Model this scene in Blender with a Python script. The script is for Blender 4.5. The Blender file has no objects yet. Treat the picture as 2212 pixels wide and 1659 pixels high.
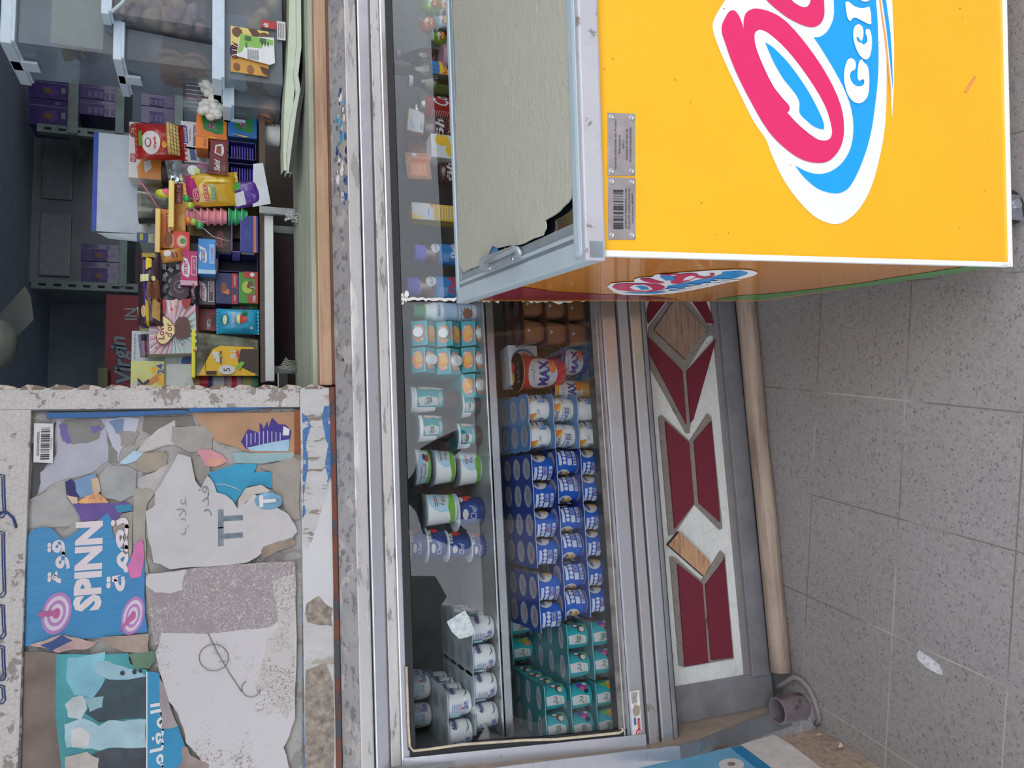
import bpy, bmesh, math, random
from math import radians, sin, cos, pi, hypot, atan2
from mathutils import Vector as V3, Matrix, noise
from mathutils.geometry import tessellate_polygon
random.seed(7)
S = bpy.context.scene
COL = S.collection

# ---------------------------------------------------------------- camera
F = 1600.0; CAMZ = 1.35; PIT, YAW = radians(20.9), radians(8.4)
FW = V3((sin(YAW)*cos(PIT), cos(YAW)*cos(PIT), -sin(PIT)))
RT = V3((cos(YAW), -sin(YAW), 0)); DN = FW.cross(RT)
CP = V3((0, 0, CAMZ))
cd = bpy.data.cameras.new('camera'); cam = bpy.data.objects.new('camera', cd); COL.objects.link(cam)
cd.sensor_width = 36; cd.lens = F/2212*36; cd.clip_start = .05
R3 = Matrix((DN, RT, -FW)).transposed()          # the phone was held on its side: image right is world down
cam.matrix_world = Matrix.Translation(CP) @ R3.to_4x4()
S.camera = cam
# ---------------------------------------------------------------- light
S.view_settings.view_transform = 'Standard'; S.view_settings.look = 'None'
S.view_settings.gamma = 1; S.view_settings.exposure = 0.27; S.view_settings.use_curve_mapping = False
S.cycles.max_bounces = 8; S.cycles.transparent_max_bounces = 24; S.cycles.diffuse_bounces = 4
S.cycles.caustics_reflective = False; S.cycles.caustics_refractive = False
W = bpy.data.worlds.new('sky'); S.world = W; W.use_nodes = True
nt = W.node_tree; bg = nt.nodes['Background']
tc = nt.nodes.new('ShaderNodeTexCoord'); sx = nt.nodes.new('ShaderNodeSeparateXYZ'); cr = nt.nodes.new('ShaderNodeValToRGB')
nt.links.new(tc.outputs['Generated'], sx.inputs[0]); nt.links.new(sx.outputs[2], cr.inputs[0]); nt.links.new(cr.outputs[0], bg.inputs[0])
cr.color_ramp.elements[0].color = (.88, .90, .95, 1); cr.color_ramp.elements[1].color = (.74, .83, 1.0, 1)
bg.inputs[1].default_value = 2.2
sd = bpy.data.lights.new('sun', 'SUN'); so = bpy.data.objects.new('sun', sd); COL.objects.link(so)
sd.energy = .8; sd.angle = radians(50); sd.color = (1, .96, .9)
so.rotation_euler = V3((-.35, .8, -.75)).to_track_quat('-Z', 'Y').to_euler()

# ---------------------------------------------------------------- image point -> point on a real plane
def ray(x, y):
    return RT*((1659-y-829.5)/F) + DN*((x-1106.0)/F) + FW
def onP(x, y, p, n):
    d = ray(x, y); return CP + d*((V3(p)-CP).dot(n)/d.dot(n))
def onY(x, y, Y): return onP(x, y, (0, Y, 0), V3((0, 1, 0)))
def onZ(x, y, Z): return onP(x, y, (0, 0, Z), V3((0, 0, 1)))
def onX(x, y, X): return onP(x, y, (X, 0, 0), V3((1, 0, 0)))

# ---------------------------------------------------------------- materials
def lin(h):
    h = h.lstrip('#'); out = []
    for i in (0, 2, 4):
        c = int(h[i:i+2], 16)/255; out.append(c/12.92 if c <= .04045 else ((c+.055)/1.055)**2.4)
    return (*out, 1)
MC = {}
class NT:
    def __init__(s, name):
        s.m = bpy.data.materials.new(name); s.m.use_nodes = True; s.t = s.m.node_tree; s.b = s.t.nodes['Principled BSDF']
        s.tc = s.t.nodes.new('ShaderNodeTexCoord')
    def n(s, typ, **k):
        nd = s.t.nodes.new('ShaderNode'+typ)
        for a, b in k.items():
            if a.startswith('i_'):
                key = a[2:]; key = int(key) if key.isdigit() else key.replace('_', ' ')
                nd.inputs[key].default_value = b
            else: setattr(nd, a, b)
        return nd
    def l(s, a, b): s.t.links.new(a, b)
    def co(s, sc=(1, 1, 1), rot=(0, 0, 0)):
        mp = s.n('Mapping'); mp.inputs['Scale'].default_value = sc; mp.inputs['Rotation'].default_value = rot; s.l(s.tc.outputs['Object'], mp.inputs[0]); return mp.outputs[0]
    def noise(s, co, scale, detail=4, rough=.6, dist=0):
        nd = s.n('TexNoise'); nd.inputs['Scale'].default_value = scale; nd.inputs['Detail'].default_value = detail
        nd.inputs['Roughness'].default_value = rough; nd.inputs['Distortion'].default_value = dist; s.l(co, nd.inputs['Vector']); return nd.outputs[0]
    def ramp(s, fac, stops, interp='LINEAR'):
        r = s.n('ValToRGB'); r.color_ramp.interpolation = interp; e = r.color_ramp.elements
        while len(e) < len(stops): e.new(.5)
        for k, (p, c) in enumerate(stops):
            e[k].position = p; e[k].color = c if not isinstance(c, (int, float)) else (c, c, c, 1)
        s.l(fac, r.inputs[0]); return r.outputs[0]
    def mix(s, fac, a, b, mode='MIX'):
        m = s.n('Mix', data_type='RGBA', blend_type=mode)
        for sock, v in ((m.inputs[0], fac), (m.inputs[6], a), (m.inputs[7], b)):
            if hasattr(v, 'is_linked'): s.l(v, sock)
            else: sock.default_value = v
        return m.outputs[2]
    def bump(s, h, strength=.3, dist=.002):
        b = s.n('Bump'); b.inputs['Strength'].default_value = strength; b.inputs['Distance'].default_value = dist
        s.l(h, b.inputs['Height']); s.l(b.outputs[0], s.b.inputs['Normal'])
def m(h, rough=.45, metal=0, var=.08, scale=35, coat=0, bump=0):
    key = (h, rough, metal, var, scale, coat, bump)
    if key in MC: return MC[key]
    t = NT('surface_'+h.strip('#')); c = lin(h)
    nz = t.noise(t.co(), scale)
    d = tuple(max(0, x*(1-var*1.6)) for x in c[:3])+(1,); u = tuple(min(1, x*(1+var)) for x in c[:3])+(1,)
    t.l(t.ramp(nz, [(.3, d), (.7, u)]), t.b.inputs['Base Color'])
    t.b.inputs['Roughness'].default_value = rough; t.b.inputs['Metallic'].default_value = metal
    if coat: t.b.inputs['Coat Weight'].default_value = coat; t.b.inputs['Coat Roughness'].default_value = .08
    if bump: t.bump(nz, bump)
    MC[key] = t.m; return t.m
def glass_mat(name, tint='#ffffff', refl=1.0, dirt=.03, dirtc='#c8ccd0', dscale=9):
    t = NT(name); tr = t.n('BsdfTransparent'); tr.inputs[0].default_value = lin(tint)
    gl = t.n('BsdfGlossy'); gl.inputs['Roughness'].default_value = .01
    fr = t.n('Fresnel'); fr.inputs[0].default_value = 1.5
    mu = t.n('Math', operation='MULTIPLY'); mu.inputs[1].default_value = refl; t.l(fr.outputs[0], mu.inputs[0])
    df = t.n('BsdfDiffuse'); df.inputs[0].default_value = lin(dirtc)
    dn = t.ramp(t.noise(t.co(), dscale, 6, .7), [(.35, 0), (.75, dirt*2.2)])
    m1 = t.n('MixShader'); t.l(dn, m1.inputs[0]); t.l(tr.outputs[0], m1.inputs[1]); t.l(df.outputs[0], m1.inputs[2])
    m2 = t.n('MixShader'); t.l(mu.outputs[0], m2.inputs[0]); t.l(m1.outputs[0], m2.inputs[1]); t.l(gl.outputs[0], m2.inputs[2])
    t.l(m2.outputs[0], t.t.nodes['Material Output'].inputs[0]); return t.m
GLASS = glass_mat('display_glass', '#fdffff', .85, .006)
CLEAR = glass_mat('clear_plastic', '#e6eef2', 1.2, .14, '#dfe8ee', 14)
def milky():
    t = NT('milky_plastic'); tr = t.n('BsdfTransparent'); tr.inputs[0].default_value = lin('#dfe8ee'); tl = t.n('BsdfTranslucent'); tl.inputs[0].default_value = lin('#d4e4f0')
    df = t.n('BsdfDiffuse'); df.inputs[0].default_value = lin('#d0e2f0'); gl = t.n('BsdfGlossy'); gl.inputs['Roughness'].default_value = .12
    a = t.n('MixShader'); a.inputs[0].default_value = .5; t.l(tl.outputs[0], a.inputs[1]); t.l(df.outputs[0], a.inputs[2])
    b = t.n('MixShader'); t.l(t.ramp(t.noise(t.co(), 7, 3), [(.3, .25), (.7, .36)]), b.inputs[0]); t.l(tr.outputs[0], b.inputs[1]); t.l(a.outputs[0], b.inputs[2])
    fr = t.n('Fresnel'); fr.inputs[0].default_value = 1.45; c = t.n('MixShader'); t.l(fr.outputs[0], c.inputs[0]); t.l(b.outputs[0], c.inputs[1]); t.l(gl.outputs[0], c.inputs[2]); t.l(c.outputs[0], t.t.nodes['Material Output'].inputs[0]); return t.m
MILKY = milky()
BOTG = glass_mat('green_glass', '#5f7a3c', 1.6, .02)
BOTY = glass_mat('yellow_glass', '#a39a4a', 1.6, .02)
BOTD = glass_mat('dark_cola', '#1c1416', 1.6, .02)
def steel(name, tone='#b9bcc4', rough=.3, stain=.5, sx=(1, 1, 1)):
    t = NT(name); co = t.co(sx); a = t.noise(co, 6, 6, .65); b = t.noise(t.co((2, 60, 60)), 8, 4)
    c = t.mix(t.ramp(a, [(.42, 0), (.72, stain)]), lin(tone), lin('#6d6c70'))
    c = t.mix(t.ramp(t.noise(t.co((3, 9, 9)), 9, 7, .7), [(.60, 0), (.68, stain)]), c, lin('#8b8378'))
    t.l(c, t.b.inputs['Base Color']); t.b.inputs['Metallic'].default_value = .85
    t.l(t.ramp(a, [(.3, rough*.8), (.75, rough*1.8)]), t.b.inputs['Roughness']); t.bump(b, .12, .001); return t.m
STEEL = steel('rail_steel', '#c2c3ca', .28, .35); STEELD = m('#8b8c91', .42, .35, .14, 14); STEELW = steel('bright_trim', '#d4d6dc', .22, .2)
def peel(name, top, under, thr=.5, scale=(1, 1, 1), sc=14, third=None, metal=0, crack=.6):
    t = NT(name); co = t.co(scale)
    a = t.noise(co, sc, 8, .68, .3); v = t.n('TexVoronoi', feature='DISTANCE_TO_EDGE'); v.inputs['Scale'].default_value = sc*3.2; t.l(co, v.inputs['Vector'])
    c = t.mix(t.ramp(t.noise(co, sc*.5, 4), [(.35, 0), (.7, .5)]), lin(top), tuple(x*.72 for x in lin(top)[:3])+(1,))
    c = t.mix(t.ramp(v.outputs[0], [(0, crack), (.05, 0)]), c, lin(under))
    c = t.mix(t.ramp(a, [(thr, 0), (thr+.03, 1)]), c, lin(under))
    if third: c = t.mix(t.ramp(t.noise(co, sc*.35, 6, .6), [(.57, 0), (.6, 1)]), c, lin(third))
    t.l(c, t.b.inputs['Base Color']); t.b.inputs['Roughness'].default_value = .55; t.b.inputs['Metallic'].default_value = metal
    t.bump(t.ramp(a, [(thr, 1), (thr+.03, 0)]), .6, .001); return t.m
WORN = peel('worn_white_paint', '#c6c1bd', '#8d847d', .56, (1, 1, 1), 26)
WORNR = peel('flaking_paint_on_rail', '#cfccca', '#9a9795', .56, (.4, 2, 2), 26, None, .3, .25)
BLUEW = peel('white_over_brown_paint', '#c2c1c0', '#85786c', .60, (3.0, 1, .8), 20, '#a79c92', 0, .25)
GALV = peel('mottled_sheet', '#a7a6a8', '#7f7d80', .52, (1, 1, 1), 42, None, .3, .2)
def wood(name, a='#b59a80', b='#7c5f49', ax=0, sc=60, rough=.7, rot=0):
    t = NT(name); s3 = [22, 22, 22]; s3[ax] = 1.2
    if rot: s3 = [60, 60, 60]; s3[ax] = 4
    co = t.co(tuple(s3), (0, radians(rot), 0))
    n1 = t.noise(co, 3, 8, .7, .4); n2 = t.noise(t.co(), 5, 3)
    c = t.ramp(n1, [(.3, lin(b)), (.5, lin(a)), (.7, tuple(min(1, x*1.2) for x in lin(a)[:3])+(1,))])
    c = t.mix(t.ramp(n2, [(.45, 0), (.75, .5)]), c, lin(b)); t.l(c, t.b.inputs['Base Color'])
    t.b.inputs['Roughness'].default_value = rough; t.bump(n1, .5, .001); return t.m
WOODG = wood('grey_weathered_wood', '#a89788', '#75665a'); WOODB = wood('brown_plank', '#b8977a', '#8a6a50')
WOODD = wood('grained_brown_insert', '#9c8270', '#5c4636', 0, rot=50); WOODK = wood('orange_grain_insert', '#b8906f', '#6e4830', 0, rot=48)
PALEG = wood('pale_green_plank', '#b2b8a6', '#8f9a88')
WHITEL = peel('crazed_white_laminate', '#dfe3e0', '#a6aaa6', .66, (.5, 1, 1), 20, None, 0, .35)
def terrazzo():
    t = NT('terrazzo_tiles'); ang = radians(192.1-180)
    base = t.ramp(t.noise(t.co(), 2.5, 5), [(.3, lin('#838080')), (.7, lin('#959291'))])
    base = t.mix(t.ramp(t.noise(t.co(), 120, 5, .85), [(.38, .0), (.62, .45)]), base, lin('#b2aeab'))
    base = t.mix(t.ramp(t.noise(t.co(), 70, 5, .85), [(.45, .0), (.7, .45)]), base, lin('#7e7978'))
    for sc, th, dk, w in ((42, .17, '#8a8685', .3), (80, .15, '#7b7778', .35), (130, .12, '#57555a', .35), (150, .10, '#333338', .3), (60, .08, '#ab8c80', .2)):
        dv = t.n('TexNoise'); dv.inputs['Scale'].default_value = sc*.9
        mp = t.co((1, 1.35, 1), (0, 0, sc)); t.l(mp, dv.inputs['Vector'])
        ad = t.n('Mix', data_type='VECTOR'); ad.inputs[0].default_value = .02; t.l(mp, ad.inputs[4]); t.l(dv.outputs[1], ad.inputs[5])
        v = t.n('TexVoronoi'); v.inputs['Scale'].default_value = sc; t.l(ad.outputs[1], v.inputs['Vector'])
        sp = t.n('SeparateColor'); t.l(v.outputs['Color'], sp.inputs[0])
        near = t.ramp(v.outputs['Distance'], [(th*1.7, 1), (th*2.0, 0)]); pick = t.ramp(sp.outputs[0], [(1-w-.01, 0), (1-w, 1)])
        mu = t.n('Math', operation='MULTIPLY'); t.l(near, mu.inputs[0]); t.l(pick, mu.inputs[1])
        base = t.mix(mu.outputs[0], base, lin(dk))
    # joints
    mp = t.n('Mapping', vector_type='POINT'); t.l(t.tc.outputs['Object'], mp.inputs[0]); mp.inputs['Rotation'].default_value = (0, 0, radians(12.1)); mp.inputs['Location'].default_value = (.1117, -1.1746, 0)
    s = t.n('SeparateXYZ'); t.l(mp.outputs[0], s.inputs[0]); ds = []
    for k in (0, 1):
        dv = t.n('Math', operation='DIVIDE'); dv.inputs[1].default_value = .2556; t.l(s.outputs[k], dv.inputs[0])
        ad = t.n('Math', operation='ADD'); ad.inputs[1].default_value = 100.5; t.l(dv.outputs[0], ad.inputs[0])
        fr = t.n('Math', operation='FRACT'); t.l(ad.outputs[0], fr.inputs[0])
        sb = t.n('Math', operation='SUBTRACT'); sb.inputs[1].default_value = .5; t.l(fr.outputs[0], sb.inputs[0])
        ab = t.n('Math', operation='ABSOLUTE'); t.l(sb.outputs[0], ab.inputs[0]); ds.append(ab.outputs[0])
    mn = t.n('Math', operation='MINIMUM'); t.l(ds[0], mn.inputs[0]); t.l(ds[1], mn.inputs[1])
    j = t.ramp(mn.outputs[0], [(.0035, 1), (.006, 0)])
    jc = t.ramp(t.noise(t.co(), 2.2, 2), [(.47, lin('#6d6763')), (.55, lin('#b3aeaa'))])
    base = t.mix(j, base, jc); t.l(base, t.b.inputs['Base Color'])
    t.l(t.ramp(t.noise(t.co(), 4, 5), [(.3, .42), (.7, .6)]), t.b.inputs['Roughness']); return t.m
TERR = terrazzo()
def scratched(name, top, under, amt=.5, sc=20):
    t = NT(name); co = t.co(); d = t.noise(co, 12, 5)
    v = t.n('TexVoronoi', feature='DISTANCE_TO_EDGE'); v.inputs['Scale'].default_value = sc*2
    mx = t.n('Mix', data_type='VECTOR'); mx.inputs[0].default_value = .08; t.l(co, mx.inputs[4]); nn = t.n('TexNoise'); nn.inputs['Scale'].default_value = 60; t.l(co, nn.inputs['Vector']); t.l(nn.outputs[1], mx.inputs[5]); t.l(mx.outputs[1], v.inputs['Vector'])
    ln = t.ramp(v.outputs[0], [(.02, 1), (.05, 0)]); ms = t.ramp(d, [(.62-amt*.3, 0), (.68-amt*.3, 1)])
    mu = t.n('Math', operation='MULTIPLY'); t.l(ln, mu.inputs[0]); t.l(ms, mu.inputs[1])
    sp = t.ramp(t.noise(co, 90, 6, .8), [(.62, 0), (.66, .8)])
    c = t.mix(mu.outputs[0], lin(top), lin(under)); c = t.mix(sp, c, lin(under)); t.l(c, t.b.inputs['Base Color']); t.b.inputs['Roughness'].default_value = .7; return t.m
WHITE = '#e9e9e6'

# ---------------------------------------------------------------- mesh builder
class Fr:
    curved = False
    def __init__(s, o, u, v, n=None): s.o, s.u, s.v = V3(o), V3(u), V3(v); s.n = V3(n) if n is not None else s.u.cross(s.v).normalized()
    def p(s, a, b, h=0): return s.o + s.u*a + s.v*b + s.n*h
class Cy:
    curved = True
    def __init__(s, c, rf, a0=0): s.c, s.rf, s.a0 = V3(c), rf, a0     # faces -Y at a=0
    def p(s, a, b, h=0):
        r = s.rf(b)+h; t = a/s.rf(b)+s.a0
        return s.c + V3((r*sin(t), -r*cos(t), b))
TX = {}
def textmesh(st, bold=0, shear=0, res=2):
    k = (st, bold, shear, res)
    if k not in TX:
        c = bpy.data.curves.new('t', 'FONT'); c.body = st; c.resolution_u = res; c.offset = bold; c.shear = shear
        o = bpy.data.objects.new('t', c); COL.objects.link(o)
        me = o.evaluated_get(bpy.context.evaluated_depsgraph_get()).to_mesh()
        vs = [(v.co.x, v.co.y) for v in me.vertices]; fs = [tuple(p.vertices) for p in me.polygons]
        bpy.data.objects.remove(o); bpy.data.curves.remove(c)
        if not vs: vs, fs = [(0, 0), (1, 0), (0, 1)], [(0, 1, 2)]
        xs = [a for a, b in vs]; ys = [b for a, b in vs]; x0, x1, y0, y1 = min(xs), max(xs), min(ys), max(ys)
        TX[k] = ([(a-(x0+x1)/2, b-(y0+y1)/2) for a, b in vs], fs, x1-x0, y1-y0)
    return TX[k]
class MB:
    def __init__(s): s.v, s.f, s.mi, s.sm, s.mats = [], [], [], [], []
    def add(s, vs, fs, mat, smooth=False):
        if mat not in s.mats: s.mats.append(mat)
        k = s.mats.index(mat); b = len(s.v); s.v += [V3(v) for v in vs]
        for f in fs: s.f.append(tuple(i+b for i in f)); s.mi.append(k); s.sm.append(smooth)
        return s
    def box(s, a, b, mat, bev=0, fr=None, smooth=False):
        bm = bmesh.new(); bmesh.ops.create_cube(bm, size=1)
        a, b = V3(a), V3(b)
        for v in bm.verts: v.co = V3([(a[i]+b[i])/2 + v.co[i]*(b[i]-a[i]) for i in range(3)])
        if bev: bmesh.ops.bevel(bm, geom=bm.edges[:], offset=bev, segments=2, affect='EDGES', profile=.6)
        vs = [v.co.copy() for v in bm.verts]; bm.verts.index_update()
        if fr: vs = [fr.p(*v) for v in vs]
        fs = [tuple(v.index for v in f.verts) for f in bm.faces]; bm.free(); return s.add(vs, fs, mat, smooth)
    def prism(s, pts, n, th, mat, side=None):      # pts: 3D outline, extruded by -n*th
        n = V3(n).normalized(); pts = [V3(p) for p in pts]; tri = tessellate_polygon([pts]); k = len(pts)
        s.add(pts, [tuple(t) for t in tri], mat)
        if th:
            back = [p-n*th for p in pts]
            s.add(back, [tuple(reversed(t)) for t in tri], side or mat)
            s.add(pts+back, [(i, (i+1) % k, (i+1) % k+k, i+k) for i in range(k)], side or mat)
        return s
    def lathe(s, prof, mat, seg=24, o=(0, 0, 0), ax=None, rot0=0, sq=None):
        o = V3(o); X, Y, Z = (V3((1, 0, 0)), V3((0, 1, 0)), V3((0, 0, 1)))
        if ax is not None:
            Z = V3(ax).normalized(); X = Z.orthogonal().normalized(); Y = Z.cross(X)
        vs = []
        for r, z in prof:
            for i in range(seg):
                t = rot0+2*pi*i/seg; q = 1
                if sq: q = 1/((abs(cos(t))**sq+abs(sin(t))**sq)**(1/sq))
                vs.append(o+X*(r*q*cos(t))+Y*(r*q*sin(t))+Z*z)
        for j in range(len(prof)-1):
            mt = mat[j] if isinstance(mat, list) else mat
            fs = [(i, (i+1) % seg, seg+(i+1) % seg, seg+i) for i in range(seg)]
            s.add(vs[j*seg:(j+2)*seg], fs, mt, True)
        for j, rv in ((0, True), (len(prof)-1, False)):
            if prof[j][0] > 1e-5:
                mt = mat[min(j, len(mat)-1)] if isinstance(mat, list) else mat
                f = tuple(range(seg)); s.add(vs[j*seg:(j+1)*seg], [tuple(reversed(f)) if rv else f], mt)
        return s
    def tube(s, pts, r, mat, seg=8):
        pts = [V3(p) for p in pts]; vs = []; k = len(pts)
        for i, p in enumerate(pts):
            d = (pts[min(i+1, k-1)]-pts[max(i-1, 0)]).normalized(); u = d.orthogonal().normalized() if i == 0 else (u-d*u.dot(d)).normalized(); w = d.cross(u)
            rr = r[i] if isinstance(r, (list, tuple)) else r
            vs += [p+u*(rr*cos(2*pi*j/seg))+w*(rr*sin(2*pi*j/seg)) for j in range(seg)]
        fs = [(i*seg+j, i*seg+(j+1) % seg, (i+1)*seg+(j+1) % seg, (i+1)*seg+j) for i in range(k-1) for j in range(seg)]
        fs += [tuple(reversed(range(seg))), tuple(range((k-1)*seg, k*seg))]
        return s.add(vs, fs, mat, True)
    def text(s, st, fr, cx, cy, h, mat, rot=0, bold=0, shear=0, w=None, lift=.0006, res=2):
        vs, fs, tw, thh = textmesh(st, bold, shear, res); sc = h/max(thh, .01); scx = sc if w is None else w/max(tw, .01)
        c, sn = cos(radians(rot)), sin(radians(rot)); out = []
        for x, y in vs:
            x *= scx; y *= sc; out.append(fr.p(cx+x*c-y*sn, cy+x*sn+y*c, lift))
        return s.add(out, fs, mat)
    def blob(s, c, r, mat, sub=2, jit=.0, seed=0):
        bm = bmesh.new(); bmesh.ops.create_icosphere(bm, subdivisions=sub, radius=1); r = (r, r, r) if isinstance(r, (int, float)) else r
        vs = []
        for v in bm.verts:
            k = 1+jit*noise.noise(v.co*2.3+V3((seed, seed*1.7, 0))); vs.append(V3(c)+V3((v.co.x*r[0]*k, v.co.y*r[1]*k, v.co.z*r[2]*k)))
        bm.verts.index_update(); fs = [tuple(v.index for v in f.verts) for f in bm.faces]; bm.free(); return s.add(vs, fs, mat, True)
    def build(s, name, parent=None, loc=(0, 0, 0)):
        loc = V3(loc); base = parent_loc(parent)+loc
        me = bpy.data.meshes.new(name); me.from_pydata([v-base for v in s.v], [], s.f)
        for mt in s.mats: me.materials.append(mt)
        me.polygons.foreach_set('material_index', s.mi); me.polygons.foreach_set('use_smooth', s.sm); me.update()
        o = bpy.data.objects.new(name, me); COL.objects.link(o); o.location = loc
        if parent: o.parent = parent
        return o
def parent_loc(p):
    b = V3((0, 0, 0))
    while p is not None: b += p.location; p = p.parent
    return b
def tag(o, label, cat, group=None, kind=None):
    o['label'] = label; o['category'] = cat
    if group: o['group'] = group
    if kind: o['kind'] = kind
    return o
def thing(name, label, cat, loc=(0, 0, 0), group=None):
    o = bpy.data.objects.new(name, None); o.empty_display_size = .02; COL.objects.link(o); o.location = loc; return tag(o, label, cat, group)
def struct(mb, name, loc=(0, 0, 0)):
    o = mb.build(name, None, loc); o['kind'] = 'structure'; return o
def dup(root, loc, label=None, group=None, rotz=0):
    r = root.copy(); COL.objects.link(r); r.location = loc; r.rotation_euler = (0, 0, rotz)
    if label: r['label'] = label
    if group: r['group'] = group
    for ch in list(root.children):
        c = ch.copy(); COL.objects.link(c); c.parent = r
        for g in ch.children: d = g.copy(); COL.objects.link(d); d.parent = c
    return r
def emit(mb, fr, vs, tris, mat, l, lim=.007):
    if fr.curved:
        vs = list(vs); work = [tuple(t) for t in tris]; mid = {}
        for _ in range(4):
            nw = []; ch = False
            for a, b, c in work:
                L = [hypot(vs[p][0]-vs[q][0], vs[p][1]-vs[q][1]) for p, q in ((a, b), (b, c), (c, a))]; k = L.index(max(L))
                if L[k] > lim:
                    ch = True; p, q, r = ((a, b, c), (b, c, a), (c, a, b))[k]; e = (min(p, q), max(p, q))
                    if e not in mid: vs.append(((vs[p][0]+vs[q][0])/2, (vs[p][1]+vs[q][1])/2)); mid[e] = len(vs)-1
                    nw += [(p, mid[e], r), (mid[e], q, r)]
                else: nw.append((a, b, c))
            work = nw
            if not ch: break
        tris = work
    mb.add([fr.p(x, y, l) for x, y in vs], tris, mat)
# decals: list of shapes in fractions of W,H on a frame
def draw(mb, fr, W_, H_, shapes, l0=.0006, step=.00035):
    l = l0
    for sh in shapes:
        k = sh[0]
        if k == 'r':
            x0, y0, x1, y1, mt = sh[1:6]; nx, ny = (10, 6) if fr.curved else (1, 1)
            vs = [fr.p((x0+(x1-x0)*i/nx)*W_, (y0+(y1-y0)*j/ny)*H_, l) for j in range(ny+1) for i in range(nx+1)]
            mb.add(vs, [(j*(nx+1)+i, j*(nx+1)+i+1, (j+1)*(nx+1)+i+1, (j+1)*(nx+1)+i) for j in range(ny) for i in range(nx)], mt)
        elif k == 'e':
            cx, cy, rx, ry, mt = sh[1:6]; n = 20
            vs = [(cx*W_, cy*H_)]+[((cx+rx*q*cos(2*pi*i/n))*W_, (cy+ry*q*sin(2*pi*i/n))*H_) for q in (.5, 1) for i in range(n)]
            T_ = [(0, 1+i, 1+(i+1) % n) for i in range(n)]
            for i in range(n): a, b = 1+i, 1+(i+1) % n; T_ += [(a, n+a, n+b), (a, n+b, b)]
            emit(mb, fr, vs, T_, mt, l)
        elif k == 'p':
            pts = [V3((a*W_, b*H_, 0)) for a, b in sh[1]]; tri = tessellate_polygon([pts])
            emit(mb, fr, [(p.x, p.y) for p in pts], [tuple(t) for t in tri], sh[2], l)
        elif k == 't':
            st, cx, cy, h, mt = sh[1:6]; o = dict(sh[6]) if len(sh) > 6 else {}
            if 'w' in o: o['w'] *= W_
            mb.text(st, fr, cx*W_, cy*H_, h*H_, mt, lift=l, **o)
        elif k == 'b':
            x0, y0, x1, y1, mt, n = sh[1:7]; rr = random.Random(n); hz = len(sh) > 7
            x = 0
            L = []
            while x < 1:
                w = rr.choice((.4, .8, 1.3))/n; L.append((x, min(1, x+w))); x += w+rr.choice((.4, .8, 1.2))/n
            for a, b in L:
                q = [(x0+(x1-x0)*a, y0), (x0+(x1-x0)*b, y0), (x0+(x1-x0)*b, y1), (x0+(x1-x0)*a, y1)] if not hz else [(x0, y0+(y1-y0)*a), (x1, y0+(y1-y0)*a), (x1, y0+(y1-y0)*b), (x0, y0+(y1-y0)*b)]
                mb.add([fr.p(a_*W_, b_*H_, l) for a_, b_ in q], [(0, 1, 2, 3)], mt)
        elif k == 'l':     # lines of tiny print
            x0, y0, x1, y1, mt, n = sh[1:7]; rr = random.Random(n)
            for i in range(n):
                yy = y1-(y1-y0)*(i+.2)/n; hh = (y1-y0)/n*.42; x = x0
                while x < x1:
                    w = (x1-x0)*rr.uniform(.05, .16); xe = min(x1, x+w)
                    mb.add([fr.p(a_*W_, b_*H_, l) for a_, b_ in ((x, yy-hh), (xe, yy-hh), (xe, yy), (x, yy))], [(0, 1, 2, 3)], mt); x = xe+(x1-x0)*.025
        l += step
    return mb
def rough_edge(pts, amp, n=3, seed=1):
    rr = random.Random(seed); P = list(pts)
    for k in range(n):
        Q = []
        for i, a in enumerate(P):
            b = P[(i+1) % len(P)]; d = hypot(b[0]-a[0], b[1]-a[1]); Q.append(a)
            if d > 3:
                j = amp*min(1, d/40)/(k+1); Q.append(((a[0]+b[0])/2+rr.uniform(-j, j), (a[1]+b[1])/2+rr.uniform(-j, j)))
        P = Q
    return P

# ================================================================ SETTING
struct(MB().box((-7, -16, -.1), (7, 4, 0), TERR), 'floor')
DARKW = m('#b0bfcd', .8, 0, .1, 6)
struct(MB().box((-1.2, 3.9, 0), (3.6, 4.0, 2.9), DARKW), 'wall_back')
struct(MB().box((3.5, 1.75, 0), (3.6, 3.9, 2.9), DARKW), 'wall_right')
struct(MB().box((-1.3, 1.86, 0), (-1.2, 3.9, 2.9), DARKW), 'wall_left')
struct(MB().box((-1.2, 1.86, 2.13), (3.5, 3.9, 2.2), m('#a8b8c8', .85)), 'ceiling')
struct(MB().box((-3, -.5, 2.9), (5, 4.1, 3.0), m('#b9b4ac', .8)), 'ceiling_canopy')
# the street opposite, seen only in the glass
mb = MB(); FAC = m('#a79f94', .8, 0, .1, 3)
mb.box((-14, -11, 0), (14, -10.5, 2.7), FAC)
for wx in (-9, -6, -3.2, 0, 2.4, 6): mb.box((wx, -10.5, 1.0), (wx+1.1, -10.46, 2.2), m('#4a4f55', .3))
tag(mb.build('street_house'), 'plain beige house across the street, visible only as a reflection', 'building')
mb = MB(); mb.lathe([(.16, 0), (.11, 1.6), (.06, 2.6)], m('#5d4d40', .9), 10, (-2.6, -6.5, 0)); tr_ = thing('street_tree', 'dark leafy street tree across the pavement, visible only as a reflection', 'tree', (-2.6, -6.5, 0)); mb.build('trunk', tr_)
mb = MB(); rr = random.Random(8)
for k in range(60): mb.blob((-2.6+rr.gauss(0, .6), -6.5+rr.gauss(0, .5), 2.7+rr.gauss(0, .55)), rr.uniform(.15, .38), m('#2f3a26', .8, 0, .3), 1, .5, k)
mb.build('crown', tr_)
struct(MB().box((-1.3, 1.80, 2.05), (3.5, 1.9, 2.9), m('#cfccc6', .8)), 'wall_front_unseen')  # out of view above the window; added to block sky light and darken the interior

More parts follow.
